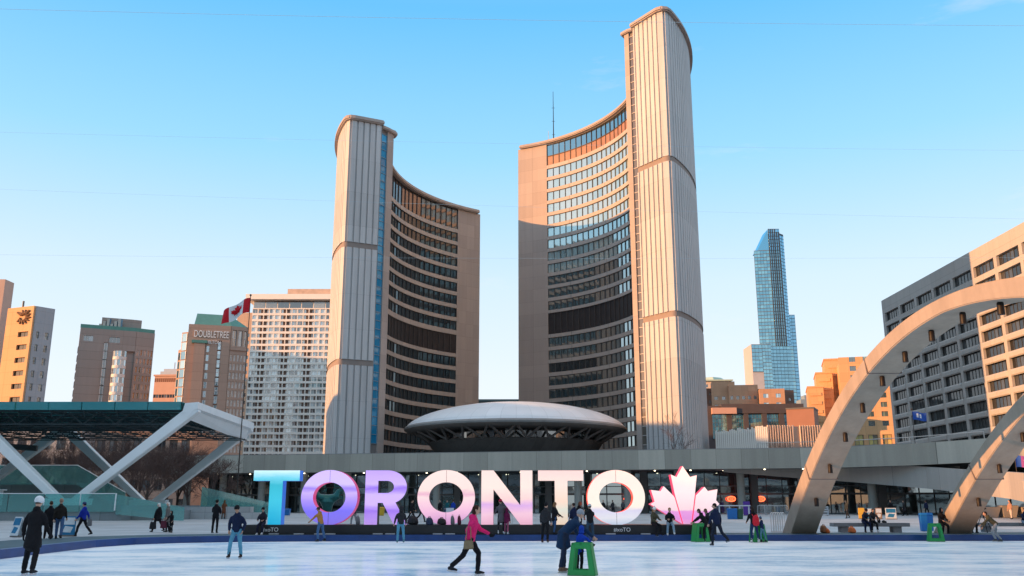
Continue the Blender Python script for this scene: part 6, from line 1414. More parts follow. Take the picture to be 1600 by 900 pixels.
def head_mesh(mb, T):
    """T maps head-local metres (origin at head centre, +y face) to the body frame"""
    seg, rings = 20, 16; vs = []; fs = []
    for i in range(rings + 1):
        ph = math.pi * i / rings
        for k in range(seg):
            t = 2 * math.pi * k / seg; x, y, z = math.sin(ph) * math.cos(t), math.sin(ph) * math.sin(t), -math.cos(ph)
            w_ = .078 * (1 - .22 * max(0, -z) ** 1.5); dy = .098 * (1 - .10 * max(0, -z)) if y > 0 else .098 * (1 - .25 * max(0, -z - .2))
            f = 1.0
            if y > .3 and -.15 < z < .2 and abs(x) > .25: f = .965          # eye sockets
            vs.append(T(Vector((x * w_ * f, y * dy * f, z * .118))))
    for i in range(rings):
        for k in range(seg): k2 = (k + 1) % seg; fs.append((i * seg + k, i * seg + k2, (i + 1) * seg + k2, (i + 1) * seg + k))
    mb.mat(0); mb.add(vs, fs)
    mb.add([T(Vector(p)) for p in ((-.006, .092, .02), (.006, .092, .02), (.017, .090, -.03), (-.017, .090, -.03), (0, .122, -.026), (0, .10, -.042))], [(0, 1, 4), (0, 4, 3), (1, 2, 4), (4, 2, 5), (4, 5, 3), (3, 5, 2)])
    for s in (-1, 1):
        b = MB(); b.ball((s * .079, -.005, -.002), (.012, .022, .032), None, 8, 6); mb.add([T(v) for v in b.v], b.f)
        mb.mat(1); b = MB(); b.ball((s * .031, .0865, .008), (.013, .006, .007), None, 8, 6); mb.add([T(v) for v in b.v], b.f)
        b = MB(); b.ball((s * .032, .0865, .030), (.019, .006, .004), None, 8, 6); mb.add([T(v) for v in b.v], b.f); mb.mat(0)
    mb.mat(2); b = MB(); b.ball((0, .086, -.062), (.024, .008, .007), None, 8, 6); mb.add([T(v) for v in b.v], b.f); mb.mat(0)
def hand_mesh(mb, w_, d, side, palm_n, glove=False):
    """palm, four unequal curled fingers and a thumb; w_ wrist, d forearm direction"""
    d = d.normalized(); n = (palm_n - d * palm_n.dot(d)); n = n.normalized() if n.length > 1e-3 else d.orthogonal().normalized(); a = d.cross(n).normalized()
    k = 1.2 if glove else 1.0
    btube(mb, [w_ - d * .02, w_ + d * .03, w_ + d * .075, w_ + d * .095], [(.026 * k, .022 * k), (.038 * k, .018 * k), (.042 * k, .017 * k), (.038 * k, .014 * k)], a, 10)
    for j, L in enumerate((.062, .072, .068, .052)):
        o = w_ + d * .088 + a * (j - 1.5) * .0205 * k; p1 = o + d * L * .45 + n * L * .12; p2 = p1 + d * L * .28 + n * L * .30; p3 = p2 + d * L * .08 + n * L * .30
        btube(mb, [o - d * .02, o, p1, p2, p3], [.0095 * k, .0098 * k, .009 * k, .0082 * k, .0068 * k], a, 6)
    o = w_ + d * .035 + a * side * -.03; p1 = o + (d * .6 - a * side * .8).normalized() * .03; p2 = p1 + (d * .9 - a * side * .2 + n * .3).normalized() * .03
    btube(mb, [o, p1, p2], [.012 * k, .011 * k, .0085 * k], n, 6)
def person(label, px, D, z, face, h=1.55, top=('jacket', (0.02, 0.02, 0.025)), legs=(0.02, 0.02, 0.025), shoe=('shoe', (0.02, 0.02, 0.02)), hair=('short', (0.03, 0.02, 0.015)), hat=None, skin=None,
           lean=2, tilt=0, lL=(4, 4, 3), lR=(-4, 4, 3), aL=(5, 8, 12), aR=(5, 8, 12), head=(0, 0), sit=None, scarf=None, group='people around the rink', voxel=None, gloves=None, zx=None, skirt=None, x=None):
    rv = random.Random(label); j = lambda a: rv.uniform(-a, a)
    if sit is None: tilt = tilt + j(3); lean = lean + j(3); aL = (aL[0] + j(7), aL[1] + j(3), *aL[2:]); aR = (aR[0] + j(7), aR[1] + j(3), *aR[2:]); head = (head[0] + j(5), head[1] + j(14)); lL = (lL[0] + j(3), lL[1] + abs(j(5)), lL[2] + abs(j(3))); lR = (lR[0] + j(3), lR[1] + abs(j(5)), lR[2] + abs(j(3)))
    k = h / 1.72; skin = skin or skin_l; r = empty('person', (0, 0, 0), label, 'person', group)
    near = 1494 / D * h > 70; vx = voxel or (.020 if near else .027)
    V = Vector; up_t = V((math.sin(R(tilt)), math.sin(R(lean)) * math.cos(R(tilt)), math.cos(R(lean)) * math.cos(R(tilt))))
    pel = V((0, 0, 0)); J = {}
    for s, q, nm in ((-1, lL, 'L'), (1, lR, 'R')):
        f, kn, sp = q; hip = pel + V((s * .095, 0, -.03))
        dt = V((s * math.sin(R(sp)), math.sin(R(f)) * math.cos(R(sp)), -math.cos(R(f)) * math.cos(R(sp)))); knee = hip + dt * .43
        ds = V((s * math.sin(R(sp * .6)), math.sin(R(f - kn)), -math.cos(R(f - kn)))); ank = knee + ds.normalized() * .42
        J[nm] = (hip, knee, ank)
    low = min(J['L'][2].z, J['R'][2].z); lift = .085 + (.05 if shoe[0] == 'skate' else 0); zoff = -low + lift if sit is None else sit / k + .10
    waist = pel + up_t * .14; chest = pel + up_t * .34; shl = pel + up_t * .46; nk = pel + up_t * .54
    fw = (V((0, 1, 0)) - up_t * up_t.y).normalized()
    hp, hy = head; Q = Quaternion((0, 0, 1), R(hy)) @ Quaternion((1, 0, 0), -R(hp + lean * .45)); hc = nk + up_t * .05 + (Q @ V((0, .022, .125)))
    arms = {}
    for s, q, nm in ((-1, aL, 'L'), (1, aR, 'R')):
        f, ab, el = q[:3]; inw = q[3] if len(q) > 3 else 0
        sh = shl + V((s * .185, 0, -.015)) - up_t * .0
        du = V((s * math.sin(R(ab)), math.sin(R(f)) * math.cos(R(ab)), -math.cos(R(f)) * math.cos(R(ab)))); e = sh + du * .29
        df = V((s * math.sin(R(ab * .5 - inw)), math.sin(R(f + el)) * math.cos(R(inw)), -math.cos(R(f + el)) * math.cos(R(inw)))).normalized(); w_ = e + df * .25; arms[nm] = (sh, e, w_, df, s)
    O = V((0, 0, zoff)); Z = lambda p: (p + O) * k
    sc_ = lambda rr: [((a[0] * k, a[1] * k) if isinstance(a, tuple) else a * k) for a in rr]
    # ---- body: one continuous surface
    mb = MB()
    btube(mb, [Z(pel - up_t * .07), Z(pel), Z(waist), Z(chest), Z(shl), Z(nk)], sc_([(.12, .085), (.150, .10), (.125, .088), (.145, .10), (.105, .07), (.055, .05)]))
    btube(mb, [Z(nk - up_t * .06), Z(nk), Z(hc - (Q @ V((0, .02, .05))))], sc_([.06, .052, .052]))
    for nm in 'LR':
        hip, knee, ank = J[nm]; btube(mb, [Z(hip + V((0, 0, .04))), Z(hip.lerp(knee, .3)), Z(knee), Z(knee.lerp(ank, .35)), Z(ank)], sc_([.078, .072, .05, .05, .036]))
        sh, e, w_, df, s = arms[nm]; btube(mb, [Z(sh - V((s * .07, 0, .03))), Z(sh - V((s * .02, 0, .025))), Z(sh.lerp(e, .5)), Z(e), Z(w_)], sc_([.04, .036, .038, .034, .028]))
    ex = MB(); T = lambda p: Z(hc + Q @ p); head_mesh(ex, T)
    if not gloves:
        for nm in 'LR':
            sh, e, w_, df, s = arms[nm]; hb = MB(); hand_mesh(hb, w_ + O, df, s, V((-s * .7, .5, 0.2))); ex.add([p * k for p in hb.v], hb.f)
    bo = mb.build('body', [skin, M_eye, M_lip], r, True); PENDING.append((bo, vx, ex, [skin, M_eye, M_lip]))
    if gloves:
        for nm in 'LR': sh, e, w_, df, s = arms[nm]; hb = MB(); hand_mesh(hb, w_ + O, df, s, V((-s * .7, .5, 0.2)), True); g = MB(); g.add([p * k for p in hb.v], hb.f); g.build('glove', cloth(gloves), r, True)
    # ---- trousers
    mb = MB(); btube(mb, [Z(pel - up_t * .10), Z(pel - up_t * .02), Z(pel + up_t * .08)], sc_([(.135, .10), (.168, .118), (.150, .108)]))
    wide = .012
    for nm in 'LR':
        hip, knee, ank = J[nm]; btube(mb, [Z(hip + V((0, 0, .05))), Z(hip.lerp(knee, .3)), Z(knee), Z(knee.lerp(ank, .4)), Z(knee.lerp(ank, .96))], sc_([.096, .090, .064 + wide * .5, .062 + wide * .5, .050 + wide]))
    o = mb.build('trousers', cloth(legs), r, True); PENDING.append((o, vx, None, None))
    # ---- shoes or skates
    for nm in 'LR':
        hip, knee, ank = J[nm]; sd = (ank - knee).normalized(); fd = V((0, 1, 0)) - sd * sd.y * .75; fd.z = max(-.5, min(.5, -0.0 + fd.z * .3)); fd = fd.normalized()
        if sit is None and abs(ank.z - low) < .03: fd = V((0, 1, 0))
        dn = fd.cross(V((1, 0, 0))); dn = -dn if dn.z > 0 else dn
        mb = MB(); btube(mb, [Z(ank + dn * .045 - fd * .055), Z(ank + dn * .045 + fd * .03), Z(ank + dn * .05 + fd * .12), Z(ank + dn * .058 + fd * .175)], sc_([(.036, .04), (.042, .045), (.044, .032), (.036, .022)]), V((1, 0, 0)), 12)
        btube(mb, [Z(ank - sd * (.10 if shoe[0] == 'skate' else .03)), Z(ank + dn * .04)], sc_([.056, .05]), V((1, 0, 0)), 12)
        o = mb.build('skate' if shoe[0] == 'skate' else 'shoe', cloth(shoe[1], .6), r, True)
        if shoe[0] == 'skate':
            b0, b1 = ank + dn * .085 - fd * .08, ank + dn * .085 + fd * .19; mb = MB(); mb.bar(Z(b0 + dn * .025), Z(b1 + dn * .025), .012 * k, .03 * k, dn); mb.bar(Z(b0.lerp(b1, .2)), Z(b0.lerp(b1, .2) + dn * .03), .02 * k, .03 * k); mb.bar(Z(b0.lerp(b1, .8)), Z(b0.lerp(b1, .8) + dn * .03), .02 * k, .03 * k); mb.build('blade', M_blade, o)
    # ---- jacket or coat
    style, tc = top; mb = MB(); hem = {'jacket': -.06, 'long_jacket': -.18, 'coat': -.34, 'long_coat': -.50}[style]
    btube(mb, [Z(pel + up_t * -.07), Z(pel + up_t * .02), Z(waist), Z(chest), Z(shl - up_t * .03), Z(shl + up_t * .025), Z(nk - up_t * .005)], sc_([(.170, .128), (.180, .135), (.165, .128), (.188, .142), (.178, .122), (.150, .098), (.085, .078)]))
    if hem < -.1 and sit is None:
        mk = (J['L'][1] + J['R'][1]) / 2; hd = V((0, 0, -1)).lerp((mk - pel).normalized(), .55).normalized(); wgap = abs(J['L'][1].y - J['R'][1].y) * .5
        btube(mb, [Z(pel + V((0, 0, .02))), Z(pel + hd * -hem * .5), Z(pel + hd * -hem)], sc_([(.178, .134), (.190, .145 + wgap * .4), (.205, .150 + wgap * .8)]))
    for nm in 'LR':
        sh, e, w_, df, s = arms[nm]; btube(mb, [Z(sh - V((s * .07, 0, .01))), Z(sh + V((-s * .012, 0, -.038))), Z(sh.lerp(e, .5)), Z(e), Z(e.lerp(w_, .5)), Z(e.lerp(w_, 1.0))], sc_([.050, .068, .064, .058, .052, .043]))
    if style in ('jacket', 'long_jacket') and not (hat and hat[0] == 'hood'): hb_ = MB(); hb_.ball(Z(nk - fw * .095 - up_t * .035), (.105 * k, .055 * k, .075 * k), None, 10, 8); mb.add(hb_.v, hb_.f)
    if hat is None or hat[0] != 'hood': btube(mb, [Z(nk - up_t * .02 - fw * .03), Z(nk + up_t * .05 - fw * .015)], sc_([(.092, .088), (.078, .074)]))
    o = mb.build('jacket' if 'jacket' in style else 'coat', cloth(tc), r, True); PENDING.append((o, vx, None, None))
    if scarf: mb = MB(); btube(mb, [Z(nk + up_t * .005), Z(nk + up_t * .065)], sc_([(.09, .088), (.078, .078)])); mb.build('scarf', cloth(scarf), r, True)
    # ---- hair and hats
    def cap_part(nm, c, rad, shift, col, extra=None):
        mb = MB(); b = MB(); b.ball(shift, rad, None, 16, 12)
        if extra: extra(b)
        mb.add([T(p) for p in b.v], b.f); mb.build(nm, cloth(col, .8), r, True)
    if hair and not (hat and hat[0] in ('hood',)):
        def ext(b):
            if hair[0] == 'long': btube(b, [(0, -.055, .02), (0, -.085, -.07), (0, -.095, -.17), (0, -.085, -.25)], [(.078, .06), (.088, .045), (.082, .035), (.05, .02)])
            if hair[0] == 'bob': btube(b, [(0, -.04, .03), (0, -.05, -.05), (0, -.045, -.11)], [(.092, .07), (.098, .066), (.085, .05)])
        cap_part('hair', 0, (.086, .098, .104), (0, -.017, .028), hair[1], ext)
    if hat:
        kd, hcx = hat
        if kd == 'beanie':
            cap_part('hat', 0, (.094, .106, .102), (0, -.008, .045), hcx, lambda b: btube(b, [(0, -.006, .02), (0, -.006, .055)], [(.094, .107), (.097, .11)], Vector((1, 0, 0)), 18))
        elif kd == 'pompom': cap_part('hat', 0, (.096, .108, .106), (0, -.008, .046), hcx, lambda b: b.ball((0, -.01, .175), .035, None, 8, 6))
        elif kd == 'helmet': cap_part('helmet', 0, (.104, .122, .108), (0, -.008, .05), hcx, lambda b: btube(b, [(0, 0, .025), (0, 0, .045)], [(.112, .132), (.108, .126)], Vector((1, 0, 0)), 20))
        elif kd == 'hood': cap_part('hood', 0, (.108, .118, .135), (0, -.03, .01), hcx, lambda b: btube(b, [(0, -.03, -.06), (0, -.03, -.16)], [(.10, .10), (.12, .11)]))
        elif kd == 'cap': cap_part('cap', 0, (.09, .103, .085), (0, -.01, .05), hcx, lambda b: btube(b, [(0, .08, .045), (0, .16, .035)], [(.07, .008), (.05, .006)]))
    X = x if x is not None else xw(px, D, z + h * .5)
    return place(r, (X, D, z), R(face))
BLK, NAV, CHAR, JEAN, LJEAN, GRY, DGRY, BRN, CAM_, OLV = (.012, .012, .015), (.012, .02, .055), (.03, .03, .035), (.06, .13, .26), (.10, .30, .44), (.22, .22, .24), (.07, .07, .08), (.13, .07, .045), (.42, .20, .06), (.07, .065, .04)
SKB, SKW, SKBR = ('skate', (.02, .02, .025)), ('skate', (.62, .62, .62)), ('skate', (.2, .13, .09))
HB, HD, HL, HW, HR = ('short', (.018, .012, .01)), ('short', (.05, .03, .02)), ('long', (.20, .11, .05)), ('bob', (.62, .60, .57)), ('long', (.025, .016, .013))
ON = 0.28
# on the ice
person('nearest skater at far left, in a white helmet and long black coat, back turned', 52, 22.1, 0, -6, 1.69, ('coat', BLK), BLK, SKB, HB, ('helmet', (.72, .76, .8)), None, 3, 0, (12, 10, 8), (-10, 8, 9), (-4, 14, 24), (6, 14, 26), (4, -4), gloves=BLK)
person('skater in dark navy jacket and light blue jeans facing the camera, hands behind his back', 370, 29.0, 0, 176, 1.52, ('jacket', NAV), LJEAN, ('skate', (.035, .022, .02)), HB, ('beanie', BLK), skin_m, 9, 0, (4, 14, 7), (12, 16, 8), (-22, 18, 42, 18), (-22, 18, 42, 18), (10, -6))
person('woman in a bright pink jacket and black leggings striding right across the ice', 735, 22.0, 0, -86, 1.56, ('jacket', (.74, .025, .17)), BLK, SKB, ('bob', (.05, .02, .015)), None, skin_l, 9, 0, (30, 34, 2), (-24, 22, 2), (38, 6, 26), (-34, 8, 42), (-2, 4), gloves=BLK)
person('adult in a long navy coat and grey beanie bending over the child in blue', 880, 23.0, 0, -68, 1.60, ('coat', (.012, .035, .085)), (.02, .03, .06), SKBR, None, ('beanie', (.30, .33, .38)), skin_l, 50, 0, (10, 12, 4), (-6, 6, 4), (34, 10, 8), (40, 10, 6), (-10, 0), scarf=(.6, .58, .55))
person('small child in a bright blue snowsuit and hood holding the green skating aid', 905, 22.75, 0, -40, 1.06, ('long_jacket', (.01, .05, .42)), BLK, SKB, HB, ('hood', (.01, .05, .36)), skin_l, 14, 0, (10, 12, 4), (-4, 6, 4), (50, 12, 20), (46, 12, 20), (0, 0), gloves=BLK)
person('skater in a tan jacket and blue jeans bending towards the plinth under the violet O', 501, 42.3, 0, 64, 1.46, ('jacket', CAM_), JEAN, SKB, HD, ('cap', (.10, .04, .03)), skin_m, 14, 0, (8, 10, 6), (-6, 8, 6), (40, 12, 10), (12, 20, 30), (8, 0))
person('skater in a black hooded top and blue jeans standing at the kerb below the R', 626, 41.2, 0, 18, 1.48, ('jacket', CHAR), LJEAN, ('skate', (.10, .2, .24)), HB, ('hood', CHAR), skin_m, 4, 0, (3, 4, 3), (-3, 4, 3), (8, 16, 20), (2, 14, 20), (0, 20))
person('tall man in a dark jacket and dark skates standing left of the last T', 852, 41.2, 0, -20, 1.60, ('jacket', CHAR), BLK, ('skate', (.06, .03, .025)), HB, ('beanie', BLK), skin_l, 3, 0, (3, 4, 3), (-3, 4, 3), (4, 10, 22), (4, 10, 22), (0, -10))
person('person in a black jacket and jeans photographing the sign with raised hands', 922, 42.2, 0, 8, 1.55, ('jacket', BLK), (.03, .06, .10), SKB, HB, ('beanie', (.5, .52, .54)), skin_l, 2, 0, (4, 4, 4), (-3, 4, 4), (58, 14, 84, 16), (58, 14, 84, 16), (-6, 0))
person('dark coated woman leaning on the green skating aid before the maple leaf', 1103, 42.5, 0, 62, 1.44, ('long_jacket', BLK), BLK, SKB, ('bob', (.07, .035, .025)), None, skin_l, 30, 0, (8, 10, 4), (-6, 8, 4), (50, 10, 6), (46, 10, 6), (0, 0))
person('woman with a fur collar close behind the leaning skater before the leaf', 1110, 43.0, 0, 70, 1.40, ('long_jacket', (.02, .02, .03)), BLK, SKB, ('bob', (.14, .08, .05)), None, skin_m, 22, 0, (8, 10, 4), (-6, 8, 4), (34, 10, 16), (34, 10, 16), (4, 0), scarf=(.35, .28, .22))
person('tall young man in navy tracksuit skating away with one foot back, before the leaf', 1120, 37.9, 0, 26, 1.60, ('jacket', NAV), (.015, .02, .035), SKB, HB, None, skin_l, 8, 3, (14, 14, 5), (-18, 30, 6), (6, 12, 20), (-6, 14, 24), (-2, 40))
person('woman in black with a bright red backpack on the ice, seen from behind', 1178, 41.4, 0, 4, 1.46, ('jacket', BLK), (.02, .04, .11), SKW, ('long', (.03, .02, .015)), None, skin_l, 8, 0, (5, 6, 5), (-3, 6, 5), (26, 8, 30), (26, 8, 30), (6, 0))
person('small child in navy with a knitted hat beside the red-backpack woman', 1191, 41.8, 0, 40, 1.04, ('jacket', (.015, .03, .09)), (.10, .25, .34), SKB, HB, ('pompom', (.04, .08, .16)), skin_l, 10, 0, (6, 8, 4), (-4, 6, 4), (44, 10, 24), (44, 10, 24), (4, 0))
person('skater in olive jacket and grey trousers crouching low to the left by the second arch', 1556, 42.0, 0, 74, 1.46, ('jacket', OLV), (.26, .28, .30), ('skate', (.06, .06, .06)), HB, None, skin_m, 48, 0, (34, 52, 5), (4, 36, 5), (46, 8, 4), (20, 12, 12), (-22, 0))
# along the left deck and plaza
person('woman in a dark coat half hidden behind the nearest skater at left', 77, 38.6, ON, 30, 1.44, ('coat', BLK), BLK, hair=HD, skin=skin_m)
person('bald man in a black jacket and blue jeans walking away at far left', 94, 38.2, ON, 12, 1.56, ('jacket', (.02, .017, .015)), (.05, .10, .20), hair=('short', (.30, .19, .14)), lL=(14, 6, 3), lR=(-14, 12, 3), aL=(-10, 8, 14), aR=(12, 8, 18))
person('man in a royal blue jacket walking left with a bag in his hand', 130, 41.6, ON, 84, 1.44, ('jacket', (.012, .03, .30)), BLK, hair=HB, hat=('beanie', (.04, .05, .12)), lL=(24, 10, 2), lR=(-22, 14, 2), aL=(14, 6, 20), aR=(-20, 10, 14))
person('white-haired person in a black coat carrying a shopping bag, walking left', 247, 48.4, ON, 70, 1.42, ('long_jacket', BLK), BLK, hair=HW, lL=(24, 8, 2), lR=(-20, 12, 2), aL=(12, 8, 8), aR=(-8, 8, 10), head=(0, 10))
person('white-haired woman in a grey speckled coat beside the one with the bag', 262, 48.2, ON, 120, 1.42, ('coat', (.14, .13, .12)), BLK, hair=HW, lL=(6, 4, 2), lR=(-6, 6, 2))
person('child in a black snowsuit in front of the grey coat woman', 268, 47.2, ON, 160, 1.02, ('coat', BLK), BLK, hair=HB, hat=('hood', BLK), aL=(20, 20, 20), aR=(10, 26, 10))
person('man in black standing with his back turned between the stage and the letter T', 337, 46.6, ON, -4, 1.54, ('jacket', BLK), BLK, hair=HB, aL=(18, 10, 60, 24), aR=(18, 10, 60, 24))
person('woman in a rust brown coat walking away by the flagpole, far off', 350, 84, gz(84), 10, 1.6, ('coat', (.14, .05, .025)), BRN, hair=('long', (.12, .06, .03)), lL=(10, 6, 3), lR=(-10, 8, 3))
person('person in black with white shoes sitting on the plinth left of the first T', 411, 43.85, ON, 176, 1.46, ('jacket', (.02, .02, .03)), (.02, .02, .04), ('shoe', (.6, .6, .6)), HB, ('beanie', BLK), skin_l, 4, 0, (78, 74, 4), (76, 80, 5), (30, 8, 46, 20), (30, 8, 46, 20), (8, 4), sit=.45)
person('person bending with a camera bag behind the gap between violet O and R', 553, 58, gz(58), 40, 1.5, ('jacket', CHAR), GRY, hair=HB, lean=26, lL=(14, 10, 3), lR=(-16, 12, 3), aL=(30, 8, 20), aR=(24, 8, 30))
person('man in black striding right behind the sign between R and pink O', 643, 74, gz(74), -80, 1.66, ('jacket', BLK), BLK, hair=HB, lL=(-24, 14, 2), lR=(26, 8, 2), aL=(20, 6, 24), aR=(-18, 6, 20))
person('person in black seen by the legs at the left rim of the pink O', 659, 72, gz(72), -84, 1.62, ('jacket', BLK), BLK, hair=HB, lL=(24, 8, 2), lR=(-28, 16, 2))
for px, D, c, lg, f, lb in ((687, 98, BLK, BLK, 160, 'dark standing figure farthest left inside the pink O'), (699, 101, (.012, .10, .12), BLK, 150, 'figure in a teal top second from left inside the pink O'), (708, 97, (.012, .05, .36), BLK, 20, 'figure in a bright blue jacket seen through the pink O'), (720, 102, DGRY, BLK, 60, 'grey figure at the right rim inside the pink O')):
    person(lb, px, D, gz(D), f, 1.62, ('jacket', c), lg, hair=HD, group='far people by the glass front', lL=(8, 6, 3), lR=(-6, 6, 3))
stand(703, 802, .8, .9, [B_wht], 'white placard held up low between the figures inside the pink O', 'placard', 'placard', 0, 95)
person('woman in a long grey coat and red hat before the N, back turned', 783, 43.9, ON, 8, 1.5, ('coat', (.09, .085, .10)), BLK, SKW, HD, ('beanie', (.42, .02, .06)), skin_l, 6, 0, (6, 6, 3), (-2, 6, 3), (20, 10, 40), (20, 10, 40))
person('child in a maroon snowsuit beside the red hat woman before the N', 791.5, 43.8, ON, -30, 1.14, ('long_jacket', (.12, .01, .05)), (.30, .08, .14), SKW, HD, ('hood', (.10, .01, .045)), skin_l, 4)
person('woman in fur hood and jeans at the last T, beside the tall dark man', 866, 43.95, ON, -60, 1.42, ('long_jacket', BLK), (.04, .09, .2), hair=HL, skin=skin_l, scarf=(.25, .18, .12), aL=(30, 8, 40), aR=(20, 8, 40))
person('bareheaded woman looking at the phone screen behind the photographer', 905, 45.0, ON, -40, 1.46, ('jacket', BLK), BLK, hair=('bob', (.2, .1, .06)), skin=skin_l, head=(14, 0))
person('dark short figure half hidden behind the adult in the long navy coat', 897, 44.0, ON, 30, 1.38, ('jacket', NAV), BLK, hair=HB)
for px, D, c, f, lb in ((943, 108, BLK, 170, 'dark figure leftmost inside the last letter O'), (958, 104, CHAR, 30, 'charcoal figure in the centre of the last letter O'), (973, 110, DGRY, 200, 'grey figure under the red oval sign inside the last O')):
    person(lb, px, D, gz(D), f, 1.62, ('jacket', c), BLK, hair=HD, group='far people by the glass front')
person('woman in a white pompom hat and olive jacket sitting at the left of the leaf', 1021, 43.85, ON, 210, 1.48, ('jacket', OLV), BLK, SKB, ('long', (.30, .16, .07)), ('pompom', (.75, .73, .7)), skin_l, 6, 0, (76, 70, 5), (72, 78, 4), (30, 8, 50, 18), (24, 8, 50, 18), (8, 10), sit=.45)
person('man in a black jacket and light jeans sitting in front of the leaf', 1046, 43.85, ON, 178, 1.46, ('jacket', BLK), (.22, .32, .42), SKW, ('short', (.22, .12, .06)), None, skin_l, 10, 0, (78, 60, 6), (74, 82, 8), (32, 10, 56, 22), (32, 10, 56, 22), (16, 0), sit=.45)
# right side
person('dark hunched figure seated left on the bench between the arches', 1350, 47.6, ON, 184, 1.46, ('jacket', (.02, .025, .045)), NAV, SKB, HB, ('beanie', BLK), skin_m, 28, 0, (80, 78, 5), (76, 84, 5), (46, 8, 26, 14), (46, 8, 26, 14), (16, 0), sit=.46)
person('person in charcoal seated right on the bench, looking down', 1362, 47.6, ON, 176, 1.46, ('jacket', CHAR), BLK, SKW, HD, None, skin_l, 26, 0, (80, 78, 5), (76, 84, 5), (46, 8, 26, 14), (46, 8, 26, 14), (20, 0), sit=.46)
person('person in black sitting behind the green aid at the second arch foot', 1470, 45.6, ON, 188, 1.44, ('long_jacket', BLK), BLK, SKB, HR, ('hood', BLK), skin_l, 8, 0, (70, 80, 5), (66, 84, 5), (30, 8, 40, 14), (30, 8, 40, 14), (6, 0), sit=.44)
person('cameraman in black standing behind the tripod, right of the second arch', 1520, 46.5, ON, -50, 1.56, ('jacket', BLK), BLK, hair=HB, hat=('cap', BLK), aL=(50, 8, 30), aR=(54, 8, 30))
person('walking woman in tan and dark clothes, far off between the arches', 1323, 88, gz(88), 100, 1.6, ('jacket', (.26, .14, .07)), BRN, hair=HL, lL=(16, 8, 3), lR=(-16, 12, 3), group='far people by the glass front')
for px, D, c, f, lb in ((1392, 103, BLK, 150, 'far black figure with a lit face beside the brown column, right of the bench'), (1413, 103, CHAR, 60, 'far figure in a long dark coat walking by the glass, right of the column'), (1448, 98, NAV, 20, 'far figure in navy standing left of the second arch')):
    person(lb, px, D, gz(D), f, 1.62, ('coat' if px == 1413 else 'jacket', c), BLK, hair=HD, group='far people by the glass front', lL=(16, 8, 3), lR=(-14, 10, 3))
person('woman in a pink-brown jacket and white trousers walking in the sun by the planters', 1579, 84, gz(84), 110, 1.62, ('jacket', (.36, .2, .14)), (.55, .48, .42), hair=HR, lL=(14, 8, 3), lR=(-14, 10, 3), group='far people by the glass front')
person('seated figure in navy cut by the right frame edge on the second bench', 1600, 48.2, ON, 172, 1.46, ('jacket', NAV), (.2, .26, .34), hair=HB, lean=24, lL=(80, 80, 5), lR=(76, 84, 5), aL=(46, 8, 26, 14), aR=(46, 8, 26, 14), sit=.46)
person('black figure walking high up on the ramp, above the bench', 1403, 111.5, 5.35, 80, 1.6, ('jacket', BLK), BLK, hair=HB, group='far people by the glass front')
# things held or worn
def held(px, D, z, w_, h_, mat, label, name='handbag', long=.1):
    x, y = XY(px, D, z); r = empty(name, (x, y, z), label, 'bag'); mb = MB(); mb.hexa([(x - w_ / 2, y - .06, z), (x + w_ / 2, y - .06, z), (x + w_ / 2, y + .06, z), (x - w_ / 2, y + .06, z), (x - w_ * .42, y - .04, z + h_), (x + w_ * .42, y - .04, z + h_), (x + w_ * .42, y + .04, z + h_), (x - w_ * .42, y + .04, z + h_)]); mb.build('body', mat, r, bevel=.02)
    mb = MB(); mb.tube([(x - w_ * .25, y, z + h_ - .02), (x - w_ * .18, y, z + h_ + long), (x + w_ * .18, y, z + h_ + long), (x + w_ * .25, y, z + h_ - .02)], .012, 6, False); mb.build('strap', mat, r)
held(732, 21.72, .62, .24, .2, plain('bag_tan', (.22, .17, .10), .6, .25, 10), 'tan shoulder bag worn by the woman in pink', 'shoulder_bag', .3)
held(139.5, 41.4, .72, .2, .3, K_gry, 'grey bag carried by the man in the blue jacket')
held(238.5, 48.2, .42, .34, .36, K_blk, 'black shopping bag carried by the white-haired walker', 'shopping_bag', .16)
held(255, 46.9, .5, .3, .36, K_mar, 'dark red bag held beside the grey coat woman', 'shopping_bag')
bp = empty('backpack', (xw(1181, 41.18, 1), 41.18, .78), 'bright red backpack on the back of the woman in black on the ice', 'backpack'); x, y = xw(1181, 41.18, 1), 41.18
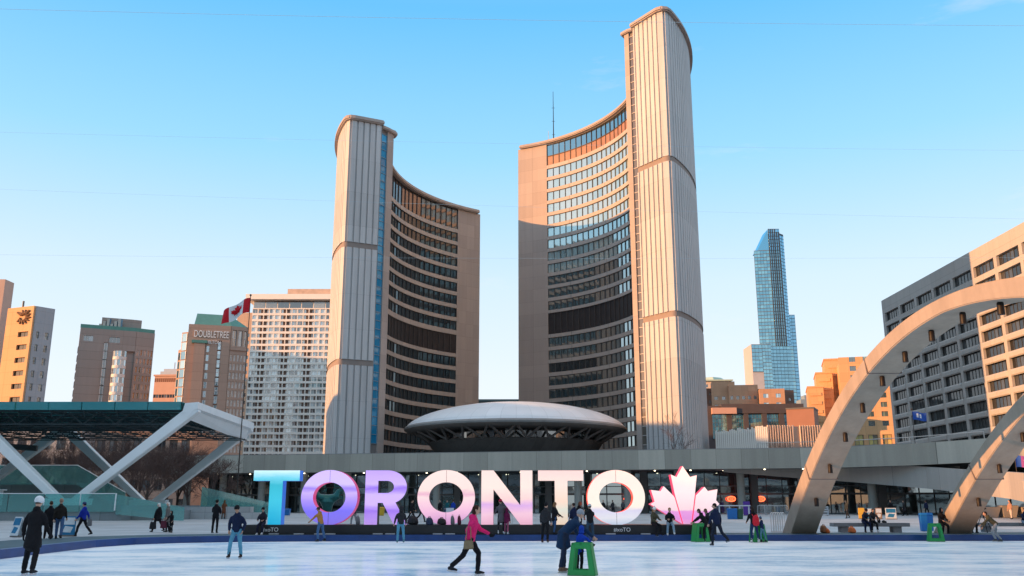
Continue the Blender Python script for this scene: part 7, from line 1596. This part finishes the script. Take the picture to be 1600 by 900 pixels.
K_red = plain('bag_red', (.62, .012, .03), .6, .15, 4); mb = MB(); btube(mb, [(x, y, .76), (x, y, .86), (x, y, 1.08), (x, y, 1.18)], [(.12, .07), (.15, .09), (.14, .085), (.07, .05)]); mb.build('body', K_red, bp, True)
mb = MB(); mb.ball((x, y - .08, .88), (.10, .04, .09)); mb.build('pocket', K_red, bp, True)
for s in (-.1, .1): mb = MB(); mb.tube([(x + s, y + .05, 1.14), (x + s * 1.1, y + .16, 1.22), (x + s * 1.1, y + .2, 1.1)], .018, 6); mb.build('strap', K_red, bp)

# ---- merge every body and garment into one smooth skin
dg = None
for o, vx, ex, mats in PENDING:
    m = o.modifiers.new('r', 'REMESH'); m.mode = 'VOXEL'; m.voxel_size = vx; m.use_smooth_shade = True
    m = o.modifiers.new('s', 'SMOOTH'); m.iterations = 2; m.factor = 0.5
bpy.context.view_layer.update(); dg = bpy.context.evaluated_depsgraph_get()
new = [(o, bpy.data.meshes.new_from_object(o.evaluated_get(dg)), ex, mats) for o, vx, ex, mats in PENDING]
from mathutils import noise as mnoise
for fi, (o, me, ex, mats) in enumerate(new):
    o.modifiers.clear(); nm = o.data.name; old = o.data; keep = list(old.materials)
    bm = bmesh.new(); bm.from_mesh(me)
    if ex is not None:
        vs = [bm.verts.new(p) for p in ex.v]
        for f, mi in zip(ex.f, ex.m):
            try: q = bm.faces.new([vs[i] for i in f]); q.material_index = mi
            except ValueError: pass
        bmesh.ops.remove_doubles(bm, verts=vs, dist=1e-5)
    if ex is None and 'sculpt' not in nm:                  # soft folds in the cloth
        bm.normal_update()
        for v in bm.verts: v.co += v.normal * (0.010 * (mnoise.noise(v.co * 9 + Vector((fi * 3.7, 0, 0))) + 0.6 * mnoise.noise(Vector((v.co.x * 20, v.co.y * 20, v.co.z * 34 + fi)))))
    for f in bm.faces: f.smooth = True
    bmesh.ops.recalc_face_normals(bm, faces=bm.faces)
    bm.to_mesh(me); bm.free(); me.materials.clear()
    for k_ in keep: me.materials.append(k_)
    o.data = me; bpy.data.meshes.remove(old); me.name = nm
